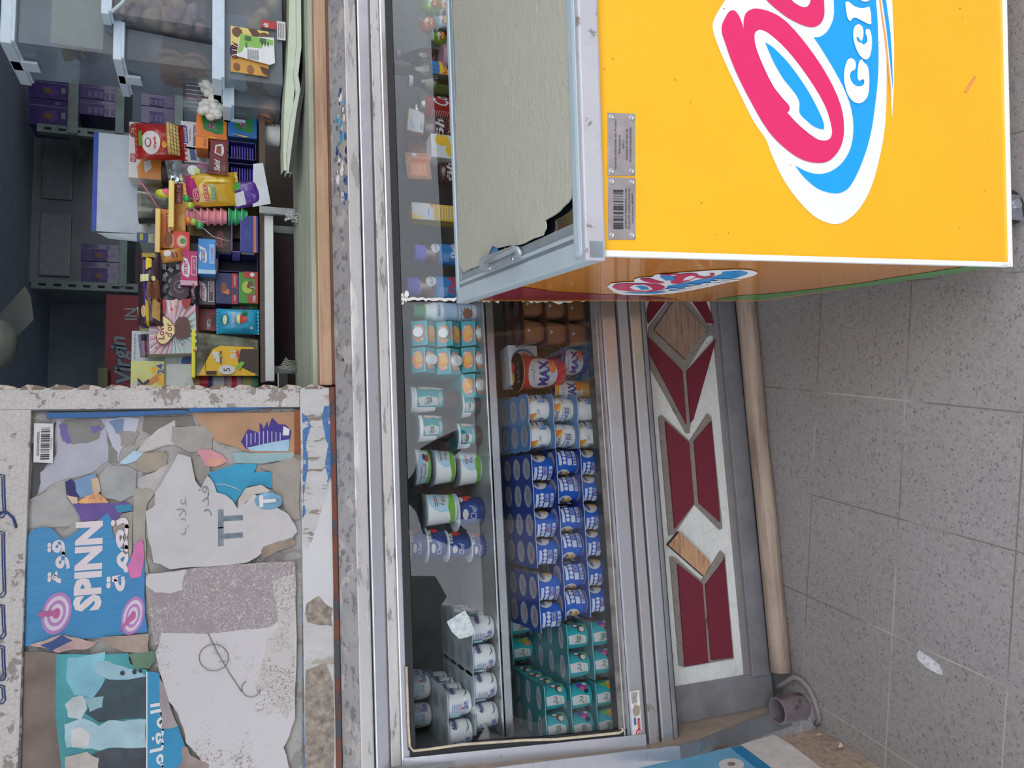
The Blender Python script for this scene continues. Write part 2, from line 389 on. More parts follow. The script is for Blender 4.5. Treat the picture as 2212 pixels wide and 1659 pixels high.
# serving counter under the window: sheet fascia, worn plank, pale green plank, dark body behind the fridge
mb = MB()
zt, zb = onY(720, 600, 1.775).z, onY(759, 600, 1.70).z
GP = peel('fascia_sheet_remains', '#b9b7b8', '#8b898c', .55, (1, 1, 1), 40, '#cfc8c4', .35, .25)
mb.prism([(-1.1, 1.775, zt), (2.6, 1.775, zt), (2.6, 1.70, zb), (-1.1, 1.70, zb)], (0, -.4, .9), .012, GP)
rr = random.Random(5)
SC = [m(c, .5) for c in ('#2f5fa0', '#d9d6d2', '#3e9bc4', '#33305e', '#c7a58c', '#6f6a68', '#ebe9e6')]
fas = Fr((0, 1.70, zb), (1, 0, 0), V3((0, .075, zt-zb)).normalized(), V3((0, -.4, .9)).normalized())
H_ = hypot(.075, zt-zb)
def fpt(px, py):
    q = onP(px, py, fas.o, fas.n); r = q-fas.o; return (r.x, r.dot(fas.v))
for k in range(70):      # torn sticker remains on the fascia
    py = rr.uniform(190, 440); px = rr.uniform(727, 757); a, b = fpt(px, py); s_ = rr.uniform(.004, .016); n = rr.randint(5, 8); ph = rr.uniform(0, 6)
    pts = [(a+s_*rr.uniform(.6, 1.1)*cos(ph+2*pi*i/n), max(.001, min(H_-.001, b+s_*.6*rr.uniform(.5, 1.1)*sin(ph+2*pi*i/n)))) for i in range(n)]
    draw(mb, fas, 1, 1, [('p', pts, rr.choice(SC))], .0004+k*.00001)
a, b = fpt(741, 777); draw(mb, fas, 1, 1, [('e', a, b, .004, .003, m('#1a1a1a'))], .0015)
tag(mb.build('counter_fascia'), 'mottled galvanised sheet fascia with torn sticker scraps below the window opening', 'counter fascia')
mb = MB()
z0 = onY(714, 600, 1.80).z; z1 = onY(686, 600, 1.80).z
mb.box((.262, 1.79, z0), (2.6, 1.86, z1), WOODB, .003)
mb.box((.262, 1.777, z0-.012), (2.6, 1.80, z0+.002), wood('rotten_edge', '#6d4a38', '#3c2720'), .002)
tag(mb.build('sill_plank'), 'bare brown wooden plank along the front of the serving window sill', 'window sill')
ga, gb = onY(673, 600, 1.83), onY(637, 600, 2.0)
mb = MB()
mb.prism([(.262, 1.83, ga.z), (2.6, 1.83, ga.z), (2.6, 2.02, gb.z), (.262, 2.02, gb.z)], (0, -.2, .98), .022, PALEG)
tag(mb.build('green_counter_board'), 'pale green painted board lying behind the brown sill plank', 'board')
# drawer-like dark under-counter inside and the white rack rail
WR = m('#c9cccb', .4, 0, .05)
mb = MB(); q0, q1 = onY(571, 465, 1.98), onY(590, 465, 1.98)
mb.box((.30, 1.98, q1.z), (q0.x, 2.0, q0.z), WR, .001)
rk = mb; zsh = onY(560, 650, 2.0).z
rk.box((.30, 2.0, q0.z-.004), (1.06, 2.45, zsh-.002), m('#5b4b43', .7))
for xx in (.33, .72, 1.03): rk.box((xx, 2.04, 1.062), (xx+.02, 2.06, q0.z), m('#7b7f7e', .4, .5))
rack = thing('goods_rack', 'low rack with a white front rail carrying the sweets inside the window', 'rack', (.8, 2.0, 1.062))
rk.build('shelf_frame', rack)
mb = MB(); b0 = onY(560, 458, 1.97); b1 = onY(638, 458, 1.97)
mb.box((b0.x-.005, 1.962, b1.z), (b0.x+.014, 1.975, b0.z), m('#8d9190', .4, .6), .001)
mb.build('bracket', rack)
mb = MB(); c0 = onY(628, 462, 1.96)
for k in range(5):
    rr = random.Random(k); mb.tube([c0+V3((rr.uniform(-.02, .02), rr.uniform(0, .01), rr.uniform(-.03, .03))) for _ in range(5)], .003, m('#b9bcbb', .6), 5)
mb.build('knotted_plastic_tie', rack)

def z3_(P): return [(x/2.989, 820+y/2.989) for x, y in P]
# poster shutter: frame + pane
J = onY(400, 838, 1.79).x; PX1 = onY(400, 884, 1.80).x+.003
za, zb_, zc, zd = [onY(v, 1200, 1.79).z for v in (-60, 57, 652, 718)]
mb = MB()
mb.box((J-.046, 1.785, zc), (J, 1.84, za), WORN, .003)
mb.box((-1.3, 1.785, zb_), (J-.046, 1.84, za), WORN, .002)
mb.box((-1.3, 1.785, zd), (J, 1.84, zc), BLUEW, .003)
for k in range(13):       # scalloped, broken outer edge of the stile
    z = za-.02-k*.052
    if z < zd+.04: break
    mb.prism([(J, 1.784, z), (J+.007, 1.784, z-.012), (J+.005, 1.784, z-.03), (J+.001, 1.784, z-.046), (J-.004, 1.784, z-.04), (J-.004, 1.784, z)], (0, -1, 0), .02, peel('stile_edge', '#c2b7ad', '#7a695c', .5, sc=40) if k == 0 else bpy.data.materials['stile_edge'])
o = struct(mb, 'window_1')
mb = MB()
BL_ = m('#2d6098', .6); RUST = m('#6b3d2a', .8); GB = m('#4c4f55', .6)
q = [(57, 884), (650, 875), (650, 881), (57, 889)]
mb.prism([onY(*p, 1.787) for p in q], (0, -1, 0), .012, GB)
mb.prism([onY(*p, 1.786) for p in rough_edge([(405, 877), (585, 875), (590, 880), (520, 886), (410, 890)], 2)], (0, -1, 0), .01, BL_)
mb.prism([onY(*p, 1.7862) for p in rough_edge([(100, 892), (400, 886), (410, 893), (260, 899), (100, 903)], 2)], (0, -1, 0), .008, BL_)
mb.prism([onY(*p, 1.786) for p in [(652, 884), (659, 884), (663, 1700), (655, 1700)]], (0, -1, 0), .01, peel('blue_grey_bead', '#5a7fa6', '#5f6266', .5, sc=30))
mb.prism([onY(*p, 1.786) for p in [(57, 886), (63, 886), (44, 1700), (36, 1700)]], (0, -1, 0), .01, peel('grey_bead', '#8c8a88', '#4f4f52', .5, sc=30))
mb.prism([onY(*p, 1.7865) for p in [(637, 886), (648, 886), (648, 980), (637, 980)]], (0, -1, 0), .01, m('#8a4a2c', .8, 0, .3))
mb.build('glazing_bead', o)
mb = MB(); CW_ = m('#c9c8ca', .5, 0, .03, 12)
mb.prism([onY(x, y, 1.7846) for x, y in rough_edge(z3_([(2140, 640), (2152, 1300), (2154, 1600), (1962, 1500), (1958, 1080), (1990, 1100), (2060, 900)]), 1.5, 2, 3)], (0, -1, 0), .0006, CW_)
for k, P in enumerate(([(1980, 250), (2060, 200), (2150, 280), (2150, 400), (2060, 390), (1985, 370)], [(1975, 680), (2100, 640), (2150, 760), (2150, 1400), (1965, 1400)])):
    mb.prism([onY(x, y+400, 1.7842) for x, y in rough_edge(z3_(P), 4, 2, k+9)], (0, -1, 0), .0008, m('#94897d', .7, 0, .35, 60))
for k, P in enumerate(([(2095, 170), (2145, 165), (2145, 600), (2115, 690), (2100, 540), (2120, 420), (2085, 300)], [(1950, 215), (1975, 230), (2010, 300), (1975, 420), (1990, 560), (1965, 720), (1975, 860), (1950, 900)])):
    mb.prism([onY(x, y, 1.7844) for x, y in rough_edge(z3_(P), 4, 3, k+20)], (0, -1, 0), .0006, peel('blue_paint_patch', '#2f69a6', '#b9bcc0', .56, sc=50) if k == 0 else bpy.data.materials['blue_paint_patch'])
mb.build('paint_patches', o)
mb = MB(); mb.box((-1.3, 1.778, zd-.011), (J, 1.83, zd), peel('rusty_joint', '#7a4028', '#42484c', .52, (.5, 1, 1), 24), .001); mb.build('rusty_joint', o)
mb = MB(); OB = m('#2c3f78', .5)     # hand-painted letter outlines on the top rail
for (y0, y1) in ((1025, 1118), (1148, 1290), (1306, 1380), (1395, 1470), (1480, 1520)):
    P = [(0, y0), (9, y0+2), (10, (y0+y1)/2), (12, y1-8), (6, y1), (-4, y1)]
    mb.tube([onY(a, b, 1.784) for a, b in P], .0014, OB, 6)
    mb.tube([onY(a-5, b+(4 if i < 3 else -5), 1.784) for i, (a, b) in enumerate(P)], .0011, OB, 6)
mb.tube([onY(a, b, 1.783) for a, b in ((-3, 1108), (14, 1106), (28, 1118), (35, 1140))], .0025, OB, 6)
mb.build('painted_lettering', o)
mb = MB(); PANEB = peel('grimy_pane_backing', '#a7a39f', '#8b8783', .55, sc=22)
mb.box((-1.3, 1.800, zc-.005), (PX1+.02, 1.804, zb_+.01), PANEB); mb.build('pane_backing', o)

# ================================================================ POSTERS (torn layers pasted on the pane)
def z3(P): return [(x/2.989, 820+y/2.989) for x, y in P]
def z4(P): return [(x/2.989, 1220+y/2.989) for x, y in P]
LAY = [0]
def sheet(mb, pts, mat, rough=3, th=.0005, y=None):
    LAY[0] += 1; Y = (1.7994-.00016*LAY[0]) if y is None else y
    mb.prism([onY(a, b, Y) for a, b in rough_edge(pts, rough, 2 if rough else 0, LAY[0])], (0, -1, 0), th, mat); return Y
def dk_(h, k=.93): return '#'+''.join('%02x' % int(int(h[i:i+2], 16)*k) for i in (1, 3, 5))
pp = lambda h, v=.1, s=25: m(dk_(h), .6, 0, v, s)
SCR = scratched('scratched_white_paper', '#c2bfc0', '#857d78', .42); SCRB = scratched('worn_brown_paper', '#93898a', '#c2bdba', .75, 30)
SCR2 = scratched('heavily_cracked_paper', '#bdb8b6', '#7d726b', .8, 26)
mb = MB()
sheet(mb, z3([(160, 770), (250, 750), (420, 660), (430, 760), (520, 880), (520, 950), (160, 960)]), pp('#b3b2af'))
sheet(mb, z3([(200, 420), (370, 260), (360, 480), (290, 560), (240, 740), (190, 775), (200, 700), (205, 600)]), pp('#4d4b4b'), 4)
sheet(mb, z3([(360, 250), (690, 250), (700, 520), (600, 600), (430, 640), (300, 700), (250, 740), (260, 600), (340, 540), (370, 470)]), pp('#bab9c6', .06), 4)
sheet(mb, z3([(430, 255), (640, 250), (680, 300), (640, 380), (470, 420), (400, 400), (380, 300)]), pp('#8f8b87'), 5)
sheet(mb, z3([(380, 290), (430, 285), (440, 350), (470, 410), (430, 415), (390, 360)]), pp('#7869a8'), 3)
sheet(mb, z3([(580, 300), (640, 295), (660, 320), (600, 350)]), pp('#7869a8'), 3)
sheet(mb, z3([(690, 250), (900, 250), (880, 330), (870, 400), (790, 440), (770, 540), (750, 480), (700, 360)]), pp('#c7c9d6', .05), 5)
sheet(mb, z3([(690, 360), (760, 470), (770, 540), (700, 530)]), pp('#8f8a85'), 4)
sheet(mb, z3([(760, 330), (900, 340), (860, 420), (780, 430)]), pp('#a49e97'), 4)
sheet(mb, z3([(700, 270), (800, 250), (790, 340), (750, 350)]), pp('#8298b8'), 5)
sheet(mb, z3([(770, 540), (860, 460), (930, 460), (900, 520), (820, 545)]), pp('#b9d6ea'), 3)
sheet(mb, z3([(900, 400), (1120, 260), (1140, 330), (1100, 420), (900, 470)]), pp('#c1b9ab'), 5)
sheet(mb, z3([(930, 240), (1240, 230), (1260, 330), (1100, 290), (1010, 400), (920, 330)]), pp('#827a73'), 5)
sheet(mb, z3([(1010, 330), (1130, 260), (1140, 420), (1030, 430), (880, 470), (930, 400)]), pp('#d0ccc6'), 5)
sheet(mb, z3([(880, 520), (930, 470), (1080, 480), (1070, 560), (960, 600), (880, 580)]), pp('#a99d8c'), 4)
sheet(mb, z3([(990, 600), (1090, 540), (1150, 490), (1100, 640), (1000, 730), (900, 720), (890, 640)]), pp('#c3bfba'), 4)
sheet(mb, z3([(1240, 212), (1905, 208), (1905, 500), (1600, 465), (1400, 400), (1300, 300)]), m('#b78f70', .8, 0, .12, 8), 2)
sheet(mb, z3([(1110, 300), (1310, 300), (1370, 340), (1370, 450), (1220, 470), (1130, 420), (1100, 400)]), pp('#aaa69c'), 5)
sheet(mb, z3([(1500, 470), (1900, 470), (1880, 520), (1520, 540)]), pp('#9bb9bd'), 4)
sheet(mb, z3([(1660, 560), (1900, 500), (1940, 520), (1940, 900), (1880, 900), (1760, 700), (1755, 600)]), pp('#a69d95'), 5)
sheet(mb, z3([(1230, 480), (1340, 500), (1360, 600), (1300, 680), (1250, 620)]), pp('#9c968e'), 4)
sheet(mb, z3([(640, 620), (700, 540), (820, 560), (880, 590), (870, 740), (780, 790), (660, 760)]), pp('#a9aaaa'), 4)
sheet(mb, z3([(860, 700), (940, 700), (1000, 730), (950, 800), (940, 900), (945, 1100), (960, 1255), (900, 1255), (860, 1030)]), pp('#aea89a'), 4)
sheet(mb, z3([(520, 800), (750, 850), (860, 850), (860, 1255), (720, 1255), (700, 1000)]), pp('#a9a199', .2), 5)
o = mb.build('paper_scraps'); tag(o, 'layers of torn grey and brown paper pasted on the pane around the barcode label', 'paper scraps', None, 'stuff')
WT = pp('#e4e3e4', .03); DK = pp('#3a3a3c')
# barcode label
mb = MB(); LAY[0] += 1; Y = sheet(mb, z3([(220, 282), (345, 284), (342, 540), (216, 534)]), WT, 0)
p0, p1, p2 = [onY(*q, Y) for q in z3([(342, 540), (345, 284), (216, 534)])]
bf = Fr(p0, (1, 0, 0), (0, 0, 1)); W_, H_ = (p1-p0).x, (p2-p0).z
draw(mb, bf, abs(W_), abs(H_), [('b', .1, .2, .9, .66, DK, 30), ('t', '6191504 182048', .5, .12, .07, DK), ('l', .2, .72, .8, .86, DK, 2)])
tag(mb.build('barcode_sticker'), 'white barcode sticker in the top corner of the poster pane', 'sticker')
# purple carton scrap
mb = MB(); Y = sheet(mb, z3([(1555, 400), (1600, 320), (1680, 350), (1675, 280), (1690, 290), (1700, 320), (1725, 270), (1735, 310), (1755, 245), (1800, 290), (1840, 290), (1880, 330), (1860, 440), (1590, 450)]), pp('#40318a', .08), 1)
sheet(mb, z3([(1590, 440), (1870, 385), (1862, 462), (1620, 460)]), pp('#a9cde4'), 1); sheet(mb, z3([(1830, 300), (1870, 320), (1865, 360), (1825, 360)]), WT, 1)
LAY[0] += 1
for k in range(9):
    a, b = z3([(1590+k*27, 430-(k % 3)*12), (1590+k*27, 330+abs(k-5)*4)]); mb.prism([onY(a[0]+d, e, 1.7994-.00016*LAY[0]) for d, e in ((0, a[1]), (2.2, a[1]), (2.2, b[1]), (0, b[1]))], (0, -1, 0), 0, pp('#b9b4d8'))
tag(mb.build('purple_carton_scrap'), 'torn purple carton scrap with fine print stuck on the brown card', 'carton scrap')
mb = MB(); sheet(mb, z3([(1270, 460), (1360, 450), (1440, 490), (1470, 530), (1400, 560), (1330, 560)]), pp('#dd97a0'), 3)
sheet(mb, z3([(1350, 500), (1460, 520), (1400, 556), (1345, 550)]), pp('#e0a58c'), 2); tag(mb.build('pink_flyer_scrap'), 'small torn pink and salmon flyer scrap beside the brown card', 'flyer scrap')
mb = MB(); TB = m('#2f97be', .45, 0, .12, 12)
Y = sheet(mb, z3([(1345, 600), (1530, 545), (1660, 545), (1640, 600), (1755, 600), (1755, 700), (1690, 680), (1600, 690), (1540, 760), (1520, 800), (1480, 770), (1400, 730)]), TB, 3)
mb.tube([onY(x, y, Y-.0008) for x, y in z3([(1380, 675), (1450, 675), (1520, 700), (1560, 720)])], .0008, WT, 5)
tag(mb.build('turquoise_poster_scrap'), 'torn turquoise poster scrap with a white curved line', 'poster scrap')
# character poster top fragment
mb = MB()
sheet(mb, z3([(420, 660), (460, 640), (500, 680), (520, 740), (480, 770), (430, 740)]), pp('#2f2c6b'), 4)
sheet(mb, z3([(480, 650), (560, 620), (620, 600), (640, 700), (600, 740), (520, 760), (490, 720)]), pp('#7d9fc4'), 4)
sheet(mb, z3([(590, 640), (630, 630), (650, 720), (610, 750)]), pp('#d6b89a'), 2)
sheet(mb, z3([(500, 790), (560, 750), (620, 730), (660, 750), (700, 790), (690, 805), (520, 800)]), m('#e0a272', .6, 0, .25, 90), 2)
sheet(mb, z3([(430, 750), (500, 760), (500, 800), (470, 805)]), pp('#e8c9b0'), 2)
sheet(mb, z3([(470, 800), (740, 800), (830, 790), (790, 860), (760, 900), (620, 900), (600, 950), (520, 900)]), pp('#6b549c', .15), 4)
sheet(mb, z3([(740, 810), (850, 800), (855, 845), (760, 860)]), pp('#3a8fb5'), 2)
tag(mb.build('snack_poster_scrap'), 'torn purple and orange snack poster fragment above the blue spinning-top poster', 'poster scrap')
# spinning top poster
mb = MB(); BLU = NT('blue_to_violet_print'); cb = BLU.co(); sp = BLU.n('SeparateXYZ'); BLU.l(cb, sp.inputs[0])
mr = BLU.n('MapRange'); mr.inputs[1].default_value = 1.44; mr.inputs[2].default_value = 1.57; BLU.l(sp.outputs[2], mr.inputs[0])
BLU.l(BLU.mix(BLU.ramp(BLU.noise(BLU.co((1, 1, 1)), 10, 3), [(.35, 0), (.7, .35)]), BLU.ramp(mr.outputs[0], [(0, lin('#8a6fb5')), (.3, lin('#4a7fc0')), (1, lin('#2e84b4'))]), lin('#1f5f96')), BLU.b.inputs['Base Color']); BLU.b.inputs['Roughness'].default_value = .35
BLU.bump(BLU.noise(BLU.co((6, 1, 1)), 9, 3), .5, .004)
Y = sheet(mb, [(43, 1398), (50, 1172), (70, 1145), (90, 1138), (112, 1142), (135, 1165), (150, 1158), (175, 1140), (200, 1135), (232, 1108), (242, 1125), (246, 1160), (262, 1165), (268, 1200), (282, 1205), (300, 1190), (312, 1210), (312, 1290), (318, 1366), (290, 1368), (180, 1380)], BLU.m, 2)
LAY[0] += 12; PKW = pp('#eadde0', .04)
def ptext(mb, st, x0, x1, y0, y1, mat, Y, bold=0, shear=0):     # x0 top, x1 bottom, y0 right, y1 left
    a, b = onY(x1, y1, Y), onY(x0, y0, Y); fr = Fr((a.x, Y, a.z), (1, 0, 0), (0, 0, 1))
    mb.text(st, fr, (b.x-a.x)/2, (b.z-a.z)/2, b.z-a.z, mat, bold=bold, shear=shear, w=b.x-a.x, lift=.0006)
AR = lambda s: s[::-1]
ptext(mb, 'SPINN', 163, 219, 1128, 1317, PKW, Y, .05)
ptext(mb, AR('ﻗﻮﺓ'), 103, 150, 1168, 1258, PKW, Y, .03)
ptext(mb, AR('ﻧﻌﻤﺔ'), 233, 276, 1120, 1276, PKW, Y, .03)
PK, PKD, PKL = pp('#b984c4'), pp('#c2649c'), pp('#dccfdd')
for (cx, cy, sx_, sy_, kk) in ((122, 1325, 32, 46, 0), (287, 1330, 24, 42, 1)):
    for i, (sc_, mt) in enumerate(((1, PK), (.82, PKL), (.62, PK), (.45, PKL), (.25, PKD))):
        pts = [onY(cx+sx_*sc_*cos(t)*1.0+8*sc_*sin(t)*-1, cy+sy_*sc_*sin(t), Y-.0006-.0003*i) for t in [2*pi*j/22 for j in range(22)]]
        mb.prism(pts, (0, -1, 0), 0, mt)
    mb.prism([onY(x, y, Y-.0025) for x, y in ((cx-40, cy-2) if not kk else (cx-8, cy), (cx, cy-8), (cx+6, cy+4), (cx-38, cy+8) if not kk else (cx-32, cy+36))], (0, -1, 0), 0, PKD)
mb.prism([onY(x, y, Y-.001) for x, y in rough_edge([(292, 1175), (306, 1165), (312, 1200), (305, 1245), (283, 1250), (275, 1225), (285, 1200)], 3)], (0, -1, 0), 0, pp('#d978b0'))
tag(mb.build('spinning_top_poster'), 'blue poster reading SPINN with pink spinning tops and white lettering', 'poster')
# lower poster
mb = MB()
sheet(mb, z4([(150, 560), (370, 570), (420, 1000), (410, 1400), (120, 1400)]), m('#776a61', .7, 0, .25, 10), 3)
sheet(mb, z4([(365, 575), (830, 570), (840, 640), (950, 680), (950, 1400), (400, 1400), (360, 990)]), m('#3f939a', .5, 0, .2, 8), 3)
sheet(mb, z4([(440, 600), (680, 560), (670, 850), (480, 840), (430, 750)]), m('#7bb5c6', .5, 0, .15, 18), 5)
sheet(mb, z4([(550, 960), (680, 740), (790, 700), (945, 720), (945, 990), (640, 1020)]), m('#35474f', .6, 0, .3, 20), 3)
sheet(mb, z4([(600, 640), (700, 620), (780, 650), (900, 690), (945, 720), (700, 740), (620, 700)]), pp('#9cc3d0'), 4)
sheet(mb, z4([(420, 900), (470, 855), (540, 850), (560, 930), (520, 1000), (440, 985)]), pp('#c7d3d4', .15), 4)
sheet(mb, z4([(540, 860), (670, 850), (660, 920), (580, 950)]), pp('#8fb8c0'), 5)
sheet(mb, z4([(415, 1030), (520, 990), (640, 1040), (700, 1005), (800, 1010), (945, 1000), (945, 1190), (720, 1180), (640, 1200), (540, 1190), (430, 1180)]), pp('#a9cbd4', .12), 5)
sheet(mb, z4([(460, 1070), (520, 1050), (580, 1100), (570, 1170), (470, 1180)]), pp('#d6d8d4', .1), 4)
sheet(mb, z4([(560, 1240), (700, 1190), (945, 1180), (945, 1400), (600, 1400)]), m('#3a3f47', .6, 0, .3, 22), 3)
sheet(mb, z4([(420, 1240), (560, 1205), (640, 1250), (650, 1400), (405, 1400)]), pp('#bfbab2', .15), 4)
sheet(mb, z4([(830, 580), (1000, 555), (1010, 600), (960, 670), (860, 660)]), pp('#64846a', .15), 4)
sheet(mb, z4([(650, 470), (810, 460), (960, 445), (960, 560), (810, 565), (700, 530)]), pp('#a9988a', .2), 4)
sheet(mb, z4([(190, 520), (400, 450), (600, 500), (640, 480), (560, 545), (380, 570)]), pp('#c9a9a4', .2), 4)
sheet(mb, z4([(260, 520), (400, 450), (470, 490), (330, 560)]), pp('#35548c', .2), 3)
EY = m('#22262b')
for a, b, r in ((790, 700, 5), (868, 692, 5), (905, 686, 4)):
    (x, y), = z4([(a, b)]); mb.prism([onY(x+r*cos(t), y+r*sin(t), 1.7994-.00016*(LAY[0]+3)) for t in [2*pi*i/14 for i in range(14)]], (0, -1, 0), 0, EY)
tag(mb.build('teal_animal_poster'), 'faded teal and slate poster, ragged, beside the blue lettered strip', 'poster')
mb = MB(); Y = sheet(mb, z4([(950, 690), (1030, 700), (1040, 870), (1035, 1060), (1150, 1040), (1200, 1180), (1210, 1240), (1180, 1400), (950, 1400)]), m('#2788b4', .45, 0, .1, 12), 2)
mb.prism([onY(x, y, Y-.0004) for x, y in z4([(944, 690), (952, 690), (952, 1400), (944, 1400)])], (0, -1, 0), 0, WT)
ptext(mb, AR('ﺍﻟﻤﻐﺎﻣﺮﺍ'), 325, 362, 1520, 1690, WT, Y, .02)
tag(mb.build('blue_lettered_strip'), 'bright blue strip of poster with white Arabic lettering', 'poster strip')
# big white sheets
mb = MB()
Y = sheet(mb, z4([(940, 60), (1400, 10), (1905, -20), (1905, 330), (1750, 420), (1000, 520), (960, 300)]), SCRB, 3)
sheet(mb, z4([(960, 60), (1200, 30), (1180, 160), (1000, 180), (940, 130)]), SCR, 5)
sheet(mb, z4([(1040, 440), (1400, 440), (1750, 400), (1910, 300), (1905, 1000), (1830, 1180), (1880, 1400), (1340, 1400), (1300, 1270), (1200, 1150), (1150, 960), (1090, 880), (1040, 720), (1005, 560)]), SCR, 4)
sheet(mb, z4([(1760, 100), (1900, 60), (1905, 900), (1850, 1000), (1750, 900), (1680, 700), (1720, 500), (1800, 400)]), SCR2, 6)
sheet(mb, z4([(1030, 730), (1090, 880), (1150, 1040), (1040, 1060), (1030, 870)]), pp('#a39a9c', .12), 4)
sheet(mb, z4([(1170, 1170), (1210, 1180), (1250, 1240), (1350, 1290), (1330, 1400), (1090, 1400), (1180, 1260)]), pp('#9f8f88', .2), 6)
GR = m('#7d7672')
for C_, r in (((1380, 600), 95), ((1620, 800), 60)):
    mb.tube([onY(*z4([(C_[0]+r*cos(t), C_[1]+r*.9*sin(t))])[0], Y-.0022) for t in [2*pi*i/24 for i in range(25 if r > 70 else 17)]], .0009, GR, 4)
mb.tube([onY(*z4([q])[0], Y-.0022) for q in ((1340, 440), (1400, 560), (1480, 700), (1560, 820))], .001, GR, 4)
tag(mb.build('scratched_white_poster'), 'large white poster sheet, cracked and scribbled with circles, at the bottom of the pane', 'poster')
mb = MB()
Y = sheet(mb, z3([(1000, 730), (1150, 480), (1230, 500), (1260, 650), (1300, 700), (1340, 620), (1400, 730), (1500, 780), (1530, 830), (1640, 740), (1850, 860), (1900, 930), (1920, 980), (1880, 1040), (1700, 1110), (1600, 1180), (1100, 1225), (990, 1180), (960, 1040), (940, 850), (1000, 810)]), pp('#cdcaca', .06, 14), 4)
sheet(mb, z3([(1535, 830), (1540, 770), (1590, 700), (1690, 680), (1750, 720), (1640, 740)]), pp('#cbc1b6'), 3)
LAY[0] += 3; ptext(mb, 'TT', 471, 525, 1101, 1176, pp('#7c8a98', .2, 60), Y, .04)
ptext(mb, AR('ﻓﺪﺭ'), 430, 458, 1050, 1115, pp('#8d9298', .2, 60), Y)
ptext(mb, AR('ﻋﻼﺏ'), 382, 408, 1075, 1155, pp('#9a9da2', .2, 60), Y)
sheet(mb, z3([(1685, 1110), (1700, 1080), (1880, 1020), (1910, 1060), (1780, 1110), (1700, 1150)]), pp('#9c8a7b', .2), 4)
tag(mb.build('torn_white_poster'), 'torn white poster with grey TT letters, shaped like a ragged flame', 'poster')
mb = MB(); pts = [(580+30*cos(2*pi*i/20), 1082+19*sin(2*pi*i/20)) for i in range(20)]
Y = sheet(mb, pts, pp('#7fb4cf', .25), 1); ptext(mb, 'T', 560, 596, 1070, 1094, WT, Y, .05)
tag(mb.build('round_blue_sticker'), 'worn round blue sticker on the torn white poster', 'sticker')

# ================================================================ REFRIGERATED COUNTER
XL, XR = -.60, 2.3
fridge = thing('refrigerated_display_counter', 'steel-framed glass-fronted display fridge full of yogurts, with diamond-inlaid lower front', 'display fridge', (.5, 1.7, 0))
INN = m('#8a8d90', .5, .0, .15, 8)
mb = MB(); GY0, GZ0, GY1, GZ1 = 1.58, .52, 1.687, .967
mb.box((XL, 2.14, .46), (XR, 2.17, 1.04), INN); mb.box((XL, 1.66, .46), (XR, 2.14, .485), m('#9a9d9c', .35, .3))
mb.box((XR-.02, 1.70, .485), (XR, 2.14, 1.04), INN); mb.box((XL+.001, 1.66, .485), (XL+.012, 2.14, 1.03), INN)
mb.box((XL, 1.70, 1.02), (XR, 2.14, 1.04), INN); mb.build('inner_liner', fridge)
mb = MB(); zs0, zs1 = onY(1070, 765, 1.69).z, onY(1047, 765, 1.69).z
mb.box((XL+.03, 1.69, zs0), (XR-.02, 1.70, zs1), STEELW, .002); mb.box((XL+.03, 1.70, zs1-.012), (XR-.02, 2.13, zs1-.006), m('#a9acae', .35, .4))
mb.box((XL+.03, 1.69, zs1-.008), (XR-.02, 1.71, zs1-.004), STEELW); ZSH = zs1-.006
mb.build('inner_shelf', fridge)
def gl(X, t, off=0):
    n = V3((0, -(GZ1-GZ0), (GY1-GY0))).normalized(); return V3((X, GY0+(GY1-GY0)*t, GZ0+(GZ1-GZ0)*t))+n*off
GN = V3((0, -(GZ1-GZ0), (GY1-GY0))).normalized()
JX = onP(1070, 647, (0, GY0, GZ0), GN).x; LX = onP(1100, 1598, (0, GY0, GZ0), GN).x
for a, b in ((LX, JX-.002), (JX+.002, XR-.03)):
    mb = MB(); mb.prism([gl(a, 0), gl(b, 0), gl(b, 1), gl(a, 1)], GN, .004, GLASS); mb.build('front_glass', fridge)
# paint and putty along the glass joint
mb = MB(); rr = random.Random(3); CR = m('#e2ded8', .7, 0, .15, 60)
L_ = [(860+i*6, 644+rr.uniform(-2.5, 1)) for i in range(70)]; R_ = [(x, y+rr.uniform(4, 7)+(6 if 1040 < x < 1080 or 1125 < x < 1250 else 0)*rr.random()) for x, y in L_]
for i in range(69):
    if rr.random() < .12: continue
    q = [L_[i], L_[i+1], R_[i+1], R_[i]]; mb.prism([onP(x, y, gl(0, .5, .003), GN) for x, y in q], GN, .003, CR)
for k in range(22):
    cx, cy = rr.uniform(861, 885), rr.uniform(600, 690); s_ = rr.uniform(2, 8)
    if abs(cy-645) > (9 if cx > 876 else 14): continue
    cx = max(cx, 868)
    mb.prism([onP(cx+s_*rr.uniform(.5, 1)*cos(t), cy+s_*1.6*rr.uniform(.5, 1)*sin(t), gl(0, .5, .0025), GN) for t in [2*pi*i/9 for i in range(9)]], GN, .001, CR)
mb.build('putty_strip', fridge)
# gasket and stile at left end, black gap at top
mb = MB(); BK = m('#17171a', .6)
mb.prism([gl(LX-.014, -.03, .004), gl(LX, -.03, .004), gl(LX, 1.03, .004), gl(LX-.014, 1.03, .004)], GN, .008, BK)
mb.prism([gl(LX, -.03, .004), gl(XR, -.03, .004), gl(XR, .012, .004), gl(LX, .012, .004)], GN, .008, m('#6f6b66', .7, 0, .3))
mb.prism([gl(LX, 1.004, .004), gl(XR, 1.004, .004), gl(XR, 1.04, .004), gl(LX, 1.04, .004)], GN, .008, BK)
mb.build('gasket', fridge)
mb = MB(); CRM = m('#c9bda6', .7, 0, .15, 50)
mb.tube([onP(x, y, gl(0, .5, .006), GN) for x, y in ((878, 1440), (882, 1560), (885, 1612), (893, 1622), (930, 1618), (1000, 1608), (1060, 1604), (1130, 1599), (1200, 1597), (1270, 1590), (1338, 1583), (1346, 1578), (1343, 1572))], .0032, CRM, 6)
